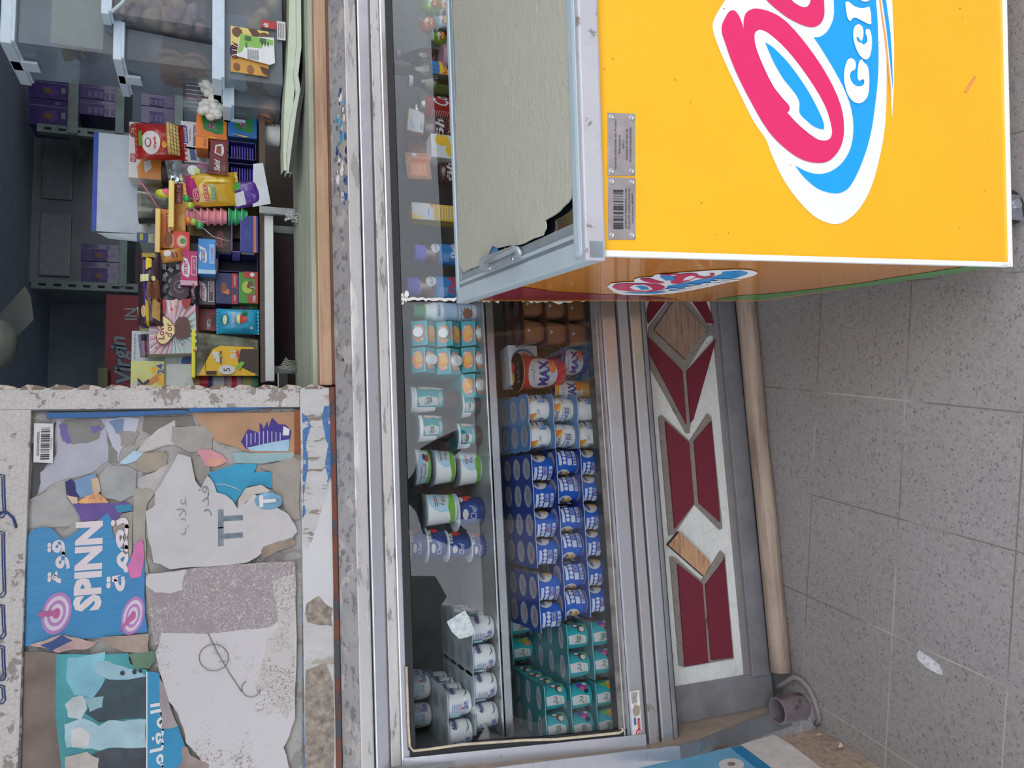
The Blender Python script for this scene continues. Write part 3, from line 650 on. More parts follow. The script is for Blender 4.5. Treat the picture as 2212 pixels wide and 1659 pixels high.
mb.build('loose_seal_cord', fridge)
mb = MB()
mb.prism([gl(LX-.046, -.12, .008), gl(LX-.014, -.12, .008), gl(LX-.014, 1.06, .008), gl(LX-.046, 1.06, .008)], GN, .03, STEEL)
mb.build('end_stile', fridge)
def rail(v0, v1, Y, th, mat, nm='rail', yr=600, bev=.003, x0=-1.1, x1=None):
    z_1, z_0 = onY(v0, yr, Y).z, onY(v1, yr, Y).z
    mb = MB(); mb.box((x0, Y, z_0), (XR if x1 is None else x1, Y+th, z_1), mat, bev); return mb.build(nm, fridge)
rail(756, 783, 1.700, .05, peel('rail_upper_worn', '#c6c3c2', '#a3a09f', .56, (.4, 2, 2), 24, '#d8d5d2', .35, .25))
rail(786, 813, 1.690, .06, STEEL); rail(815, 836, 1.697, .05, WORNR); rail(837, 855, 1.690, .03, STEELW)
rail(780, 860, 1.712, .05, m('#2a2a2d', .7), 'rail_backing', bev=0)
Yr = 1.572; xl = XL-.012
rail(1287, 1300, 1.574, .03, STEEL, yr=700, x0=xl); rail(1302, 1331, 1.570, .04, STEELW, yr=700, x0=xl); rail(1337, 1358, 1.574, .04, peel('tape_marks_rail', '#b3b0b2', '#8a8072', .6, (.5, 1, 1), 8, None, .5, 0), yr=700, x0=xl)
rail(1363, 1386, 1.568, .04, STEELW, yr=700, x0=xl); rail(1387, 1396, 1.576, .03, STEELD, yr=700, x0=xl); rail(1285, 1397, 1.584, .05, m('#4b4b50', .5, .5), 'rail_backing', yr=700, bev=0, x0=xl)
# maker's sticker on the lower rail
mb = MB(); SY = 1.5685; a, b = onY(1388, 1594, SY), onY(1360, 1494, SY); fr = Fr((a.x, SY, a.z), (1, 0, 0), (0, 0, 1)); w_, h_ = b.x-a.x, b.z-a.z
mb.box((a.x, SY, a.z), (b.x, SY+.001, b.z), m('#dcdad6', .5, 0, .12, 60))
RD = m('#c0202c')
draw(mb, fr, w_, h_, [('e', .12, .35, .08, .3, RD), ('e', .12, .35, .055, .2, WT), ('r', .07, .30, .17, .40, RD), ('r', .2, .18, .42, .42, RD), ('t', 'ElUnited', .31, .3, .14, WT), ('r', .3, .6, .45, .8, m('#2a62a8')), ('l', .75, .3, .98, .9, DK, 5), ('p', [(.5, .2), (.66, .1), (.72, .6), (.6, .9), (.48, .7)], m('#a39684'))])
mb.build('rating_sticker', fridge)
# lower front
PY = 1.67; lp = lambda x, y, Y=PY: onY(x, y, Y)
zp0, zp1 = onY(1585, 1150, PY).z, .42; pxl = onY(1613, 1457, PY).x
mb = MB(); mb.box((pxl, PY, zp0), (XR, PY+.02, zp1), WHITEL, .001); mb.build('laminate_panel', fridge)
mb = MB(); mb.box((XL, PY-.012, .028), (pxl, PY+.02, zp1), STEELD, .002)
za_ = onY(1635, 1150, PY-.02).z; mb.box((pxl-.003, PY-.02, za_), (XR, PY+.02, zp0-.004), STEELD, .002); mb.box((pxl-.003, PY-.008, zp0-.006), (XR, PY+.01, zp0+.010), m('#8f8a8a', .5, .3), .001)
mb.build('aluminium_skirt', fridge)
mb = MB(); mb.box((XL, PY+.02, 0.0), (XR, 2.17, .46), m('#77787c', .6)); mb.build('lower_cabinet', fridge)
mb = MB(); mb.box((XL, 1.75, 1.04), (XR, 2.17, 1.06), m('#77787c', .6)); mb.build('cabinet_top', fridge)
def z9(P): return [(1390+x/3.191, 640+y/3.191) for x, y in P]
def z10(P): return [(1300+x/3.16, 1150+y/3.16) for x, y in P]
REDL = NT('maroon_laminate'); cc = REDL.co(); REDL.l(REDL.mix(REDL.ramp(REDL.noise(REDL.co((1, 1, 2.5)), 55, 8, .8), [(.6, 0), (.7, .28)]), lin('#6f2334'), lin('#c9a9a9')), REDL.b.inputs['Base Color']); REDL.b.inputs['Roughness'].default_value = .38
GRM = peel('grey_moulding', '#8f8983', '#5f5a55', .62, sc=20); EDGE = m('#4a3f39', .8)
def inlay(P, mat, Y, th, nm='inlay', side=None):
    mb = MB(); mb.prism([lp(x, y, Y) for x, y in P], (0, -1, 0), th, mat, side or mat); mb.build(nm, fridge)
inlay(z9([(190, 10), (290, 10), (440, 190), (500, 215), (500, 262), (440, 280), (300, 505), (310, 560), (330, 860), (318, 945), (295, 945), (50, 500), (40, 380), (35, 262), (38, 215)]), GRM, PY-.004, .008, 'moulding')
inlay(z9([(215, 25), (250, 30), (430, 225), (290, 435), (75, 230)]), WOODD, PY-.009, .009, 'wood_insert', EDGE)
inlay(z9([(55, 10), (170, 15), (40, 185), (30, 110)]), REDL.m, PY-.009, .009)
inlay(z9([(330, 10), (425, 15), (490, 185), (450, 180)]), REDL.m, PY-.009, .009)
inlay(z9([(38, 285), (270, 515), (298, 880), (40, 375)]), REDL.m, PY-.009, .009)
inlay(z9([(502, 292), (300, 520), (328, 870), (345, 850)]), REDL.m, PY-.009, .009)
inlay(z9([(105, 830), (130, 822), (318, 1000), (440, 810), (468, 830), (545, 1600), (525, 1610), (352, 1435), (215, 1640), (175, 1650)]), GRM, PY-.004, .008, 'moulding')
inlay(z9([(152, 862), (315, 1010), (350, 1430), (218, 1600)]), REDL.m, PY-.009, .009)
inlay(z9([(470, 862), (352, 1000), (385, 1425), (530, 1555)]), REDL.m, PY-.009, .009)
inlay(z10([(530, -5), (745, 205), (700, 300), (455, 85)]), WOODK, PY-.012, .012, 'wood_insert', EDGE)
inlay(z10([(465, 165), (500, 170), (680, 330), (810, 125), (840, 150), (902, 862), (560, 922), (528, 910)]), GRM, PY-.004, .008, 'moulding')
inlay(z10([(518, 215), (688, 350), (728, 888), (570, 915)]), REDL.m, PY-.009, .009)
inlay(z10([(838, 190), (710, 360), (750, 872), (896, 855)]), REDL.m, PY-.009, .009)
# end cheek with steel edge
mb = MB(); cy = [(1.04, 1.655), (.52, 1.56), (.40, 1.535), (.345, 1.54), (.16, 1.60), (.03, 1.63), (0, 1.635)]
pts = [V3((XL, y, z)) for z, y in cy]+[V3((XL, 2.17, 0)), V3((XL, 2.17, 1.04))]
mb.prism(pts, (1, 0, 0), .04, m('#a5998a', .6, .0, .12, 20)); mb.build('end_cheek', fridge)
mb = MB(); SB_ = peel('steel_edge_blue_marks', '#8d8f94', '#7a9db5', .62, (1, 1, 1), 16, None, .6, 0)
for i in range(len(cy)-1):
    (z_a, y_a), (z_b, y_b) = cy[i], cy[i+1]
    mb.prism([(XL-.046, y_a-.004, z_a), (XL-.046, y_b-.004, z_b), (XL+.001, y_b-.004, z_b), (XL+.001, y_a-.004, z_a)], (0, -1, 0), .004, SB_ if i > 1 else STEEL)
mb.build('cheek_steel_edge', fridge)
mb = MB(); rr = random.Random(9)       # foil square stuck to the glass
q = [(965, 1343), (1004, 1318), (1014, 1334), (1027, 1368), (1012, 1376), (992, 1380), (986, 1374), (976, 1365)]
mb.prism([onP(x, y, gl(0, .5, .002), GN) for x, y in q], GN, .0008, m('#b9c3c6', .5, .2, .2, 120)); mb.build('foil_patch', fridge)
# wooden kick rail on the floor
mb = MB(); k0 = onZ(1708, 1465, 0).x; n = 26; pts = []
for i in range(n+1):
    x = k0+.02+(XR-k0)*i/n; pts.append(V3((x, 1.6205+.003*noise.noise(V3((x*4, 0, 0))), .0265+.001*noise.noise(V3((x*7, 3, 0))))))
mb.tube(pts, .026, WOODG, 12); tag(mb.build('kick_rail'), 'weathered grey wooden rail lying along the foot of the display fridge', 'wooden rail')

# ================================================================ STUFF AT THE LEFT CORNER
mb = MB(); A_, B_ = onZ(1745, 1562, 0), onZ(1895, 1650, 0); dr = (B_-A_).normalized(); nb = V3((-dr.y, dr.x, 0));
if nb.x < 0: nb = -nb
A2 = A_+dr*.03; B2 = A_+dr*.85
fr = Fr(A2, dr, (0, 0, 1), nb); L_ = (B2-A2).length
board = thing('leaning_board', 'worn wooden board covered with blue and white poster remains at the left corner', 'board', tuple(A_))
mb.box((0, 0, -.03), (L_, .30, 0), WOODG, .003, fr); mb.build('plank', board)
def bpz(P, off): return [onP(1100+x/2.698, 1500+y/2.698, A_+nb*off, nb) for x, y in P]
mb = MB()
mb.prism(bpz([(700, 440), (1290, 310), (1440, 429), (1500, 560), (700, 560)], .001), nb, .0006, m('#6db0d6', .5, 0, .1, 18))
mb.prism(bpz([(1290, 310), (1350, 298), (1530, 429), (1640, 560), (1500, 560), (1440, 429)], .0018), nb, .0006, m('#1f7fb4', .5, 0, .08))
mb.prism(bpz([(1350, 292), (1540, 235), (1640, 290), (1820, 429), (1900, 560), (1640, 560), (1530, 429)], .0012), nb, .0006, m('#d2d0cd', .6, 0, .1, 30))
mb.prism(bpz([(1295+75*cos(t), 410+38*sin(t)) for t in [2*pi*i/20 for i in range(20)]], .0026), nb, .0004, WT)
mb.prism(bpz([(1295+25*cos(t), 405+12*sin(t)) for t in [2*pi*i/9 for i in range(9)]], .0032), nb, .0002, m('#8a837a', .6, 0, .3, 90))
mb.build('poster_remains', board)
mb = MB(); rr = random.Random(4)
for cx, cy_ in ((1890, 250), (1840, 330), (1910, 310), (1800, 240), (2050, 330)):
    c = bpz([(cx, cy_)], .004)[0]; s_ = .012
    mb = MB(); mb.prism([c+dr*s_*rr.uniform(-1, 1)+V3((0, 0, 1))*s_*rr.uniform(-1, 1)+nb*rr.uniform(0, .012) for _ in range(4)], nb, .0006, m('#c9b9a8', .7)); mb.build('paint_flake', board)
mb = MB(); pa = onZ(1752, 1532, 0)+V3((0, .032, 0)); pb = pa+V3((0, 0, 1)); ph_ = onY(1676, 1512, pa.y).z
TUB = peel('rusty_pipe', '#776e74', '#5a4842', .55, sc=30)
mb.lathe([(.031, 0), (.032, .002), (.032, ph_-.002), (.031, ph_), (.028, ph_), (.027, .003), (1e-4, .002)], TUB, 28, pa, pb-pa)
pipe = mb.build('drain_pipe_stub'); tag(pipe, 'short rusty pipe socket standing on the floor at the fridge corner', 'pipe')
mb = MB(); mb.tube([onZ(x, y, z) for x, y, z in ((1676, 1486, .03), (1688, 1479, .03), (1702, 1470, .025), (1716, 1463, .02), (1730, 1468, .012), (1746, 1486, .008), (1758, 1510, .007), (1766, 1535, .007), (1770, 1555, .007), (1762, 1565, .007))], .0068, m('#7d7a7c', .6), 8)
tag(mb.build('bent_cable'), 'thick grey cable bent around the rusty pipe stub', 'cable')
mb = MB(); P = [(1981, 1412), (1985, 1405), (2008, 1420), (2030, 1437), (2035, 1458), (2027, 1456), (2000, 1442), (1982, 1424)]
mb.prism([onZ(x, y, .0015) for x, y in P], (0, 0, 1), .0013, m('#d9d9de', .5, 0, .2, 120)); tag(mb.build('paper_scrap'), 'small white scrap of paper lying on the terrazzo floor', 'scrap')

# ================================================================ ICE CREAM FREEZER (leans slightly, stands in front of the counter)
UP = -ray(5217, 657).normalized(); DP = ray(491, 821); DP = (DP-UP*DP.dot(UP)).normalized(); WD = DP.cross(UP)
FB = onZ(2180, 572, .09)                      # bottom front left corner of the body
FWID, FDEP = 1.0, .632
def onF(x, y, off=0): return onP(x, y, FB-DP*off, DP)       # front face
def onS(x, y, off=0): return onP(x, y, FB-WD*off, WD)       # left side face
FH = (onF(1291, 547)-FB).dot(UP)
freezer = thing('ice_cream_freezer', 'yellow ice cream chest freezer with a big pink and blue logo before the fridge', 'freezer', tuple(FB))
fz = Fr(FB, WD, DP, UP)
YEL = m('#ffbb12', .3, 0, .035, 5, coat=.5); ORG = m('#f0930f', .28, 0, .05, 8, coat=.6)
fw = m('#f4f6f6', .35, 0, .02); fp = m('#e8256a', .3, 0, .02, coat=.4); fb = m('#00a4f0', .3, 0, .02, coat=.4)
mb = MB(); mb.box((0, 0, 0), (FWID, FDEP, FH), YEL, .002, fz)
mb.build('body', freezer)
# wood-grain orange side skin with maroon and green swathes
mb = MB(); SK = NT('orange_side_film'); c_ = SK.co((1, 1, 14)); SK.l(SK.mix(SK.ramp(SK.noise(SK.co((1, 2, 9)), 5, 4, .6, 1.2), [(.48, 0), (.5, .25), (.53, 0)]), lin('#e5901c'), lin('#f3ae4a')), SK.b.inputs['Base Color']); SK.b.inputs['Roughness'].default_value = .22; SK.b.inputs['Coat Weight'].default_value = .7; SK.b.inputs['Coat Roughness'].default_value = .05
mb.add([FB-WD*.001+DP*a+UP*b for a, b in ((0, 0), (FDEP, 0), (FDEP, FH), (0, FH))], [(0, 1, 2, 3)], SK.m)
def zb9(P): return [(1250+x/4.148, 500+y/4.148) for x, y in P]
MAR = m('#93202f', .3, 0, .05, coat=.5); GRN = m('#3f9a3c', .3, 0, .05, coat=.5)
def sp_(P, off, mat): mb.prism([onS(x, y, off) for x, y in P], -WD, 0, mat)
sp_([(1030, 645), (1045, 637), (1066, 629), (1088, 621), (1110, 618), (1143, 622), (1199, 630), (1300, 636), (1400, 640), (1470, 647.5), (1300, 647.5), (1050, 647.5)], .0018, MAR)
sp_([(1541, 648), (1595, 639), (1660, 635), (1750, 626), (1860, 612), (1930, 600), (2060, 580), (2110, 572.5), (2178, 573), (1900, 615), (1760, 632), (1645, 648)], .0018, GRN)
sp_(zb9([(255, 495), (290, 465), (400, 455), (500, 452), (497, 430), (540, 415), (660, 407), (690, 385), (800, 378), (1000, 362), (1200, 348), (1400, 340), (1520, 343), (1590, 360), (1605, 375), (1560, 400), (1400, 440), (1200, 490), (1000, 530), (850, 555), (600, 572), (400, 570), (310, 545), (300, 530)]), .0024, fw)
sp_(zb9([(310, 533), (400, 545), (600, 545), (740, 535), (790, 505), (800, 490), (900, 470), (1100, 430), (1200, 408), (1280, 385), (1290, 362), (1450, 352), (1515, 368), (1510, 385), (1400, 420), (1200, 460), (1000, 500), (820, 535), (700, 556), (500, 558)]), .0030, fb)
sp_(zb9([(300, 500), (330, 475), (430, 465), (600, 468), (740, 480), (775, 500), (740, 525), (640, 540), (480, 540), (350, 525)]), .0036, fp)
sp_(zb9([(455, 500), (500, 478), (580, 475), (640, 495), (665, 520), (600, 532), (500, 525)]), .0042, fw)
sp_(zb9([(505, 492), (560, 486), (620, 500), (632, 520), (560, 525), (545, 508)]), .0048, fb)
sp_(zb9([(545, 430), (560, 424), (640, 422), (700, 442), (770, 458), (740, 466), (690, 468), (600, 452)]), .0036, fp)
sp_(zb9([(735, 388), (830, 392), (800, 400), (870, 410), (860, 440), (780, 440), (730, 410)]), .0036, fb)
sp_(zb9([(700, 388), (800, 384), (900, 378), (880, 388), (800, 394)]), .0037, fp)
sp_(zb9([(820, 452), (860, 430), (855, 405), (900, 385), (1000, 375), (1060, 380), (1080, 400), (1130, 410), (1190, 400), (1170, 378), (1215, 375), (1220, 392), (1180, 415), (1120, 425), (1050, 415), (1000, 440), (900, 468), (840, 470)]), .0036, fp)
sp_(zb9([(930, 440), (960, 410), (1010, 395), (1050, 403), (1000, 432)]), .0042, fw)
a_, b_ = onS(*zb9([(820, 520)])[0]), onS(*zb9([(1385, 405)])[0]); uu = (b_-a_).normalized(); ff = Fr(a_, uu, -WD.cross(uu), -WD)
mb.text('Gelati', ff, (b_-a_).length*.5, .006, (onS(1500, 614)-onS(1500, 606)).length, fw, bold=.03, shear=.2, w=(b_-a_).length, lift=.0045)
build_side = mb
mb.build('side_film', freezer)
# front logo
def zf(P): return [(1250+x/3.16, y/3.16) for x, y in P]
def chk(P, k=3):      # Catmull-Rom smoothing
    Q = []; n = len(P)
    for i in range(n):
        p0, p1, p2, p3 = P[i-1], P[i], P[(i+1) % n], P[(i+2) % n]
        d1 = hypot(p1[0]-p0[0], p1[1]-p0[1]); d2 = hypot(p2[0]-p1[0], p2[1]-p1[1]); d3 = hypot(p3[0]-p2[0], p3[1]-p2[1])
        def ang(a, b, c):
            u = (b[0]-a[0], b[1]-a[1]); w = (c[0]-b[0], c[1]-b[1]); return (u[0]*w[0]+u[1]*w[1])/max(1e-9, hypot(*u)*hypot(*w))
        s1 = 0 if ang(p0, p1, p2) < .35 else 1; s2 = 0 if ang(p1, p2, p3) < .35 else 1
        t1 = [(p2[j]-p0[j])*d2/(d1+d2)*s1 + (p2[j]-p1[j])*(1-s1) for j in (0, 1)]; t2 = [(p3[j]-p1[j])*d2/(d2+d3)*s2+(p2[j]-p1[j])*(1-s2) for j in (0, 1)]
        for s in range(k):
            t = s/k; h = (2*t**3-3*t*t+1, t**3-2*t*t+t, -2*t**3+3*t*t, t**3-t*t)
            Q.append(tuple(h[0]*p1[j]+h[1]*t1[j]+h[2]*p2[j]+h[3]*t2[j] for j in (0, 1)))
    return Q
mb = MB()
def fp_(P, off, mat, sm=True): mb.prism([onF(x, y, off) for x, y in zf(chk(P) if sm else P)], -DP, 0, mat)
fp_([(915, 160), (925, 240), (1000, 430), (1100, 640), (1200, 840), (1280, 955), (1310, 1040), (1400, 1230), (1500, 1370), (1600, 1470), (1680, 1515), (1760, 1530), (1830, 1505), (1920, 1420), (2000, 1270), (2060, 1050), (2092, 850), (2102, 600), (2098, 300), (2080, 150), (2050, 0), (2010, -200), (1100, -200), (1000, 0), (950, 80)], .0008, fw)
_m0 = mb; mb = MB()
fp_([(2062, 0), (2100, 0), (2140, -5), (2153, 300), (2152, 600), (2140, 800), (2128, 640), (2112, 420), (2090, 200)], .0008, fw, False)
fp_([(2072, -5), (2098, -5), (2128, 220), (2140, 400), (2146, 630), (2128, 440), (2100, 180)], .0014, fb, False)
fp_([(2050, 0), (2060, 0), (2100, 250), (2126, 520), (2139, 700), (2118, 560), (2085, 250)], .0012, m('#f6ab63', .4), False)
mb.build('logo_stripe', freezer); mb = _m0
fp_([(1605, 255), (1650, 320), (1780, 540), (1850, 700), (1876, 850), (1860, 1000), (1800, 1110), (1720, 1170), (1640, 1188), (1560, 1172), (1478, 1130), (1530, 1200), (1620, 1280), (1700, 1312), (1780, 1318), (1850, 1275), (1930, 1120), (1990, 930), (2020, 750), (2045, 500), (2045, 250), (2030, 0), (2000, -200), (1740, -200), (1742, 0), (1740, 120), (1700, 210), (1650, 250)], .0014, fb)
fp_([(975, 190), (1000, 290), (1070, 480), (1180, 700), (1300, 900), (1420, 1020), (1530, 1090), (1640, 1112), (1720, 1090), (1790, 1000), (1812, 880), (1790, 720), (1700, 520), (1560, 310), (1420, 150), (1320, 85), (1210, 58), (1150, 80), (1128, 130), (1127, 198), (1105, 130), (1075, 80), (1045, 70), (1015, 95)], .0020, fp)
fp_([(1200, 240), (1212, 215), (1240, 203), (1300, 230), (1420, 340), (1560, 520), (1680, 720), (1728, 880), (1720, 940), (1680, 960), (1620, 945), (1500, 850), (1425, 770), (1441, 748), (1435, 720), (1400, 680), (1330, 590), (1260, 450), (1210, 320)], .0026, fw)
fp_([(1273, 288), (1330, 325), (1440, 440), (1560, 610), (1650, 780), (1677, 860), (1670, 885), (1610, 865), (1560, 825), (1508, 770), (1508, 700), (1480, 640), (1400, 540), (1330, 420)], .0032, fb)
fp_([(1285, 0), (1350, 60), (1430, 120), (1530, 170), (1600, 184), (1650, 160), (1675, 110), (1677, 40), (1665, -100), (1640, -200), (1230, -200), (1250, -60)], .0020, fp)
fp_([(1455, 0), (1490, 30), (1540, 50), (1570, 35), (1583, 0), (1580, -60), (1440, -60)], .0026, fw)
# lettering Gelati: rounded strokes
def st_(P, r, off=.0026):
    Q = P; pts = []
    n = len(Q)
    for s in (1, -1):
        rng = range(n) if s == 1 else range(n-1, -1, -1)
        for i in rng:
            a, b = Q[max(i-1, 0)], Q[min(i+1, n-1)]; d = hypot(b[0]-a[0], b[1]-a[1]); nx, ny = -(b[1]-a[1])/d, (b[0]-a[0])/d
            rr_ = r[i] if isinstance(r, (list, tuple)) else r; pts.append((Q[i][0]+s*nx*rr_, Q[i][1]+s*ny*rr_))
    mb.prism([onF(x, y, off) for x, y in zf(pts)], -DP, 0, fw)
fp_([(1830, 420), (1850, 398), (1880, 405), (1893, 440), (1885, 475), (1862, 488), (1852, 510), (1860, 550), (1885, 580), (1915, 590), (1942, 580), (1950, 560), (1945, 540), (1928, 545), (1915, 555), (1903, 530), (1905, 470), (1915, 420), (1935, 402), (1945, 425), (1965, 440), (1980, 480), (1984, 560), (1978, 640), (1955, 685), (1915, 706), (1870, 690), (1835, 640), (1815, 570), (1812, 490)], .0026, fw)
fp_([(1885, 180), (1910, 165), (1935, 180), (1945, 220), (1940, 260), (1930, 290), (1945, 305), (1965, 290), (1970, 260), (1958, 225), (1962, 198), (1985, 200), (2000, 250), (2000, 330), (1985, 390), (1960, 407), (1920, 380), (1890, 320), (1875, 260), (1875, 210)], .0026, fw)
fp_([(1897, 255), (1905, 250), (1925, 275), (1932, 290), (1918, 288), (1903, 275)], .0032, fb)
fp_([(1820, 15), (1840, 10), (1880, 40), (1930, 55), (1985, 45), (1995, 90), (1998, 165), (1980, 165), (1930, 140), (1880, 120), (1855, 145), (1838, 130), (1825, 70)], .0026, fw)
fp_([(1925, -60), (1960, -55), (1985, -40), (1985, 0), (1960, 12), (1930, 5), (1920, -25)], .0026, fw)
# small stains on the front
mb.build('front_logo', freezer); mb = MB()
rr = random.Random(12)
for k in range(40):
    x, y = rr.uniform(1300, 2160), rr.uniform(5, 540); r = rr.uniform(.4, 1.4)
    mb.prism([onF(x+r*cos(t)*rr.uniform(.5, 2.5), y+r*sin(t)*rr.uniform(.5, 2), .0012) for t in [2*pi*i/6 for i in range(6)]], -DP, 0, m('#b98a2a', .6))
mb.prism([onF(x, y, .0012) for x, y in ((2083, 198), (2106, 163), (2109, 166), (2088, 200))], -DP, 0, m('#f29a6a', .5))
o_ = mb.build('scuff_marks', freezer); o_['kind'] = 'stuff'
# white corner beading
mb = MB(); e = .004
mb.box((-e, -e, -e), (FWID+e, .0, .004), fw, .001, fz); mb.box((-e, -e, 0), (.004, .006, FH), fw, .001, fz)
mb.build('white_beading', freezer)
# ID plates
def plate(x0, x1, y0, y1, lines, bars):
    a, b, c = onF(x1, y1), onF(x1, y0), onF(x0, y1); u = (b-a); v = (c-a); w_, h_ = u.length, v.length
    fr = Fr(a, u.normalized(), v.normalized(), -DP); mb = MB(); PL = m('#b3abab', .35, .5, .12, 40)
    mb.box((0, 0, 0), (w_, h_, .0012), PL, .0005, fr)
    for (i, j) in ((.07, .13), (.93, .13), (.07, .87), (.93, .87)):
        n0 = len(mb.v); c0 = fr.p(i*w_, j*h_, .0012); mb.lathe([(.0042, 0), (.004, .0008), (.0022, .0014), (.0012, .0008)], m('#d8d6d8', .25, .8), 16, c0, -DP)
    sh = [('t', s_, .5 if not al else .5, yy, hh, DK, {'w': ww}) for s_, yy, hh, ww, al in lines]
    if bars: sh.append(('b', .17, .46, .8, .82, DK, 26))
    draw(mb, fr, w_, h_, sh, .0016, .0001); mb.build('id_plate', freezer)
plate(1312, 1371, 246, 380, [('Générale Industrielle des Produits', .73, .08, .8, 0), ('Alimentaires', .58, .08, .3, 0), ('04511', .44, .07, .14, 0), ('PROPRIETE DE GIPA SA', .31, .07, .5, 0), ('INCESSIBLE INALIENABLE', .18, .07, .55, 0)], False)
plate(1313, 1372, 385, 518, [('GENERALE INDUSTRIELLE DES', .36, .07, .66, 0), ('PRODUITS ALIMENTAIRES SA', .24, .07, .66, 0), ('Code machine: 00009091', .12, .07, .5, 0)], True)
# rim and lid
RB = m('#b4c4cc', .35, .1, .05, 10); RS = peel('scuffed_silver_rim', '#c6c5cb', '#8f857d', .57, (1, 1, 1), 18, None, .25, .1)
TOPZ = FH+.022; OV = .006
def onT(x, y, z): return onP(x, y, FB+UP*z, UP)
tl = (onT(1256, 543, TOPZ)-FB); bl = (onT(985, 643, TOPZ)-FB)
f0, f1 = tl.dot(DP), bl.dot(DP); wl0, wl1 = tl.dot(WD), bl.dot(WD)
YF, YB, XA = -.012, f1, -.012
mb = MB()
mb.box((XA, YF, FH-.006), (FWID+.01, YF+.012, TOPZ+.002), RS, .003, fz)
mb.box((XA, YB-.014, FH-.006), (FWID+.01, YB, TOPZ), RB, .003, fz)
mb.box((XA, YF, FH-.006), (XA+.030, YB, TOPZ), RB, .004, fz)
mb.box((FWID-.03, YF, FH-.006), (FWID+.01, YB, TOPZ), RB, .004, fz)
mb.box((XA+.008, YF+.010, FH), (FWID, YF+.034, TOPZ+.004), RB, .006, fz)
mb.build('rim', freezer)
mb = MB(); LZ = TOPZ-.006; LG = m('#16181c', .12, 0, .1, coat=1)
mb.box((XA+.028, YF+.03, FH), (FWID-.03, YB-.01, LZ-.003), LG, 0, fz); mb.build('sliding_lid', freezer)
mb = MB(); GRF = m('#98a3aa', .4, .3, .08)
mb.box((XA+.030, YF+.034, LZ-.004), (XA+.058, YB-.014, LZ+.002), GRF, .001, fz); mb.box((XA+.036, YF+.034, LZ), (XA+.042, YB-.014, LZ+.005), RB, .001, fz)
mb.box((XA+.03, YF+.034, LZ-.004), (FWID-.03, YF+.042, LZ+.003), m('#4b525a', .5), .001, fz)
mb.box((XA+.03, YB-.03, LZ-.004), (FWID-.03, YB-.014, LZ+.003), GRF, .001, fz); mb.build('lid_frame', freezer)
CRS = NT('cream_plastic_sheet'); c1 = CRS.noise(CRS.co((1, 1, 1)), 22, 3, .5, .3); c2 = CRS.noise(CRS.co((2, 26, 2), (0, 0, radians(-9))), 12, 5)
CRS.l(CRS.ramp(c2, [(.3, lin('#adae9f')), (.7, lin('#bdbdae'))]), CRS.b.inputs['Base Color']); CRS.b.inputs['Roughness'].default_value = .6
ad = CRS.n('Math', operation='ADD'); CRS.l(CRS.ramp(c1, [(.46, 0), (.5, .5), (.53, 0)]), ad.inputs[0]); CRS.l(c2, ad.inputs[1]); CRS.bump(ad.outputs[0], .55, .0016)
mb = MB(); P = [(978, -40), (982, 100), (986, 200), (988, 400), (988, 539), (991, 566), (1000, 588), (1020, 579), (1044, 566), (1052, 556), (1058, 540), (1064, 530), (1075, 536), (1110, 531), (1130, 526), (1171, 508), (1177, 494), (1176, 476), (1193, 466), (1218, 444), (1231, 428), (1235, 400), (1236, 300), (1238, 190), (1233, 100), (1233, 0), (1233, -40)]
P = rough_edge(P, 3, 2, 4)
mb.prism([onT(x, y, LZ+.007) for x, y in P], UP, .003, CRS.m)
mb.build('cream_cover_sheet', freezer)
mb = MB(); mb.prism([onT(x, y, LZ+.003) for x, y in [(1044, 572), (1047, 548), (1058, 530), (1066, 524), (1076, 532), (1074, 560)]], UP, .001, m('#5a96c8', .5)); mb.build('film_shred', freezer); mb = MB(); mb.prism([onT(x, y, LZ+.002) for x, y in rough_edge([(990, 90), (998, 200), (1000, 400), (988, 400), (985, 100)], 4, 2, 5)], UP, .001, m('#7f9cb5', .5))
mb.build('film_shred', freezer)
mb = MB(); hp = [onT(x, y, LZ+.004) for x, y in [(1047, 563), (1053, 556), (1120, 532), (1127, 540), (1128, 556), (1060, 586), (1050, 582)]]
mb.prism([p+UP*.012 for p in hp], UP, .012, m('#a3adb4', .35, .3))
mb.tube([onT(x, y, LZ+.020) for x, y in [(1050, 567), (1085, 552), (1118, 537), (1125, 548)]], .0035, m('#aeb8be', .35, .3), 8)
h_ = mb.build('lid_handle', freezer)
for x, y in ((1058, 578), (1107, 557)):
    mb = MB(); c0 = onT(x, y, LZ+.016); mb.lathe([(.004, 0), (.0036, .0015), (0.0001, .002)], m('#d9dde0', .2, .9), 12, c0, UP); mb.build('screw', h_, (0, 0, 0))
# castor
def castor(px, py, z=.09):
    c = FB+WD*px+DP*py; mb = MB(); zc_ = .0325
    mb.box(c+V3((-.03, -.03, -.012)), c+V3((.03, .03, 0)), m('#9fa4ab', .3, .8), .002)
    for s in (-1, 1): mb.box((c.x-.022, c.y+s*.018-.0015, zc_-.012), (c.x+.026, c.y+s*.018+.0015, c.z-.01), m('#9fa4ab', .3, .8), .001)
    o = mb.build('castor_fork', freezer); mb = MB()
    mb.lathe([(.012, -.013), (.030, -.013), (.0325, -.009), (.0325, .009), (.030, .013), (.012, .013)], m('#2c2828', .6), 28, (c.x+.008, c.y, zc_), (0, 1, 0)); mb.build('wheel', o)
    mb = MB(); mb.lathe([(.01, -.022), (.01, .022)], m('#c8ccd2', .2, .9), 12, (c.x+.008, c.y, zc_), (0, 1, 0)); mb.build('axle', o)
castor(.105, .045); castor(.105, .56); castor(.9, .045); castor(.9, .56)

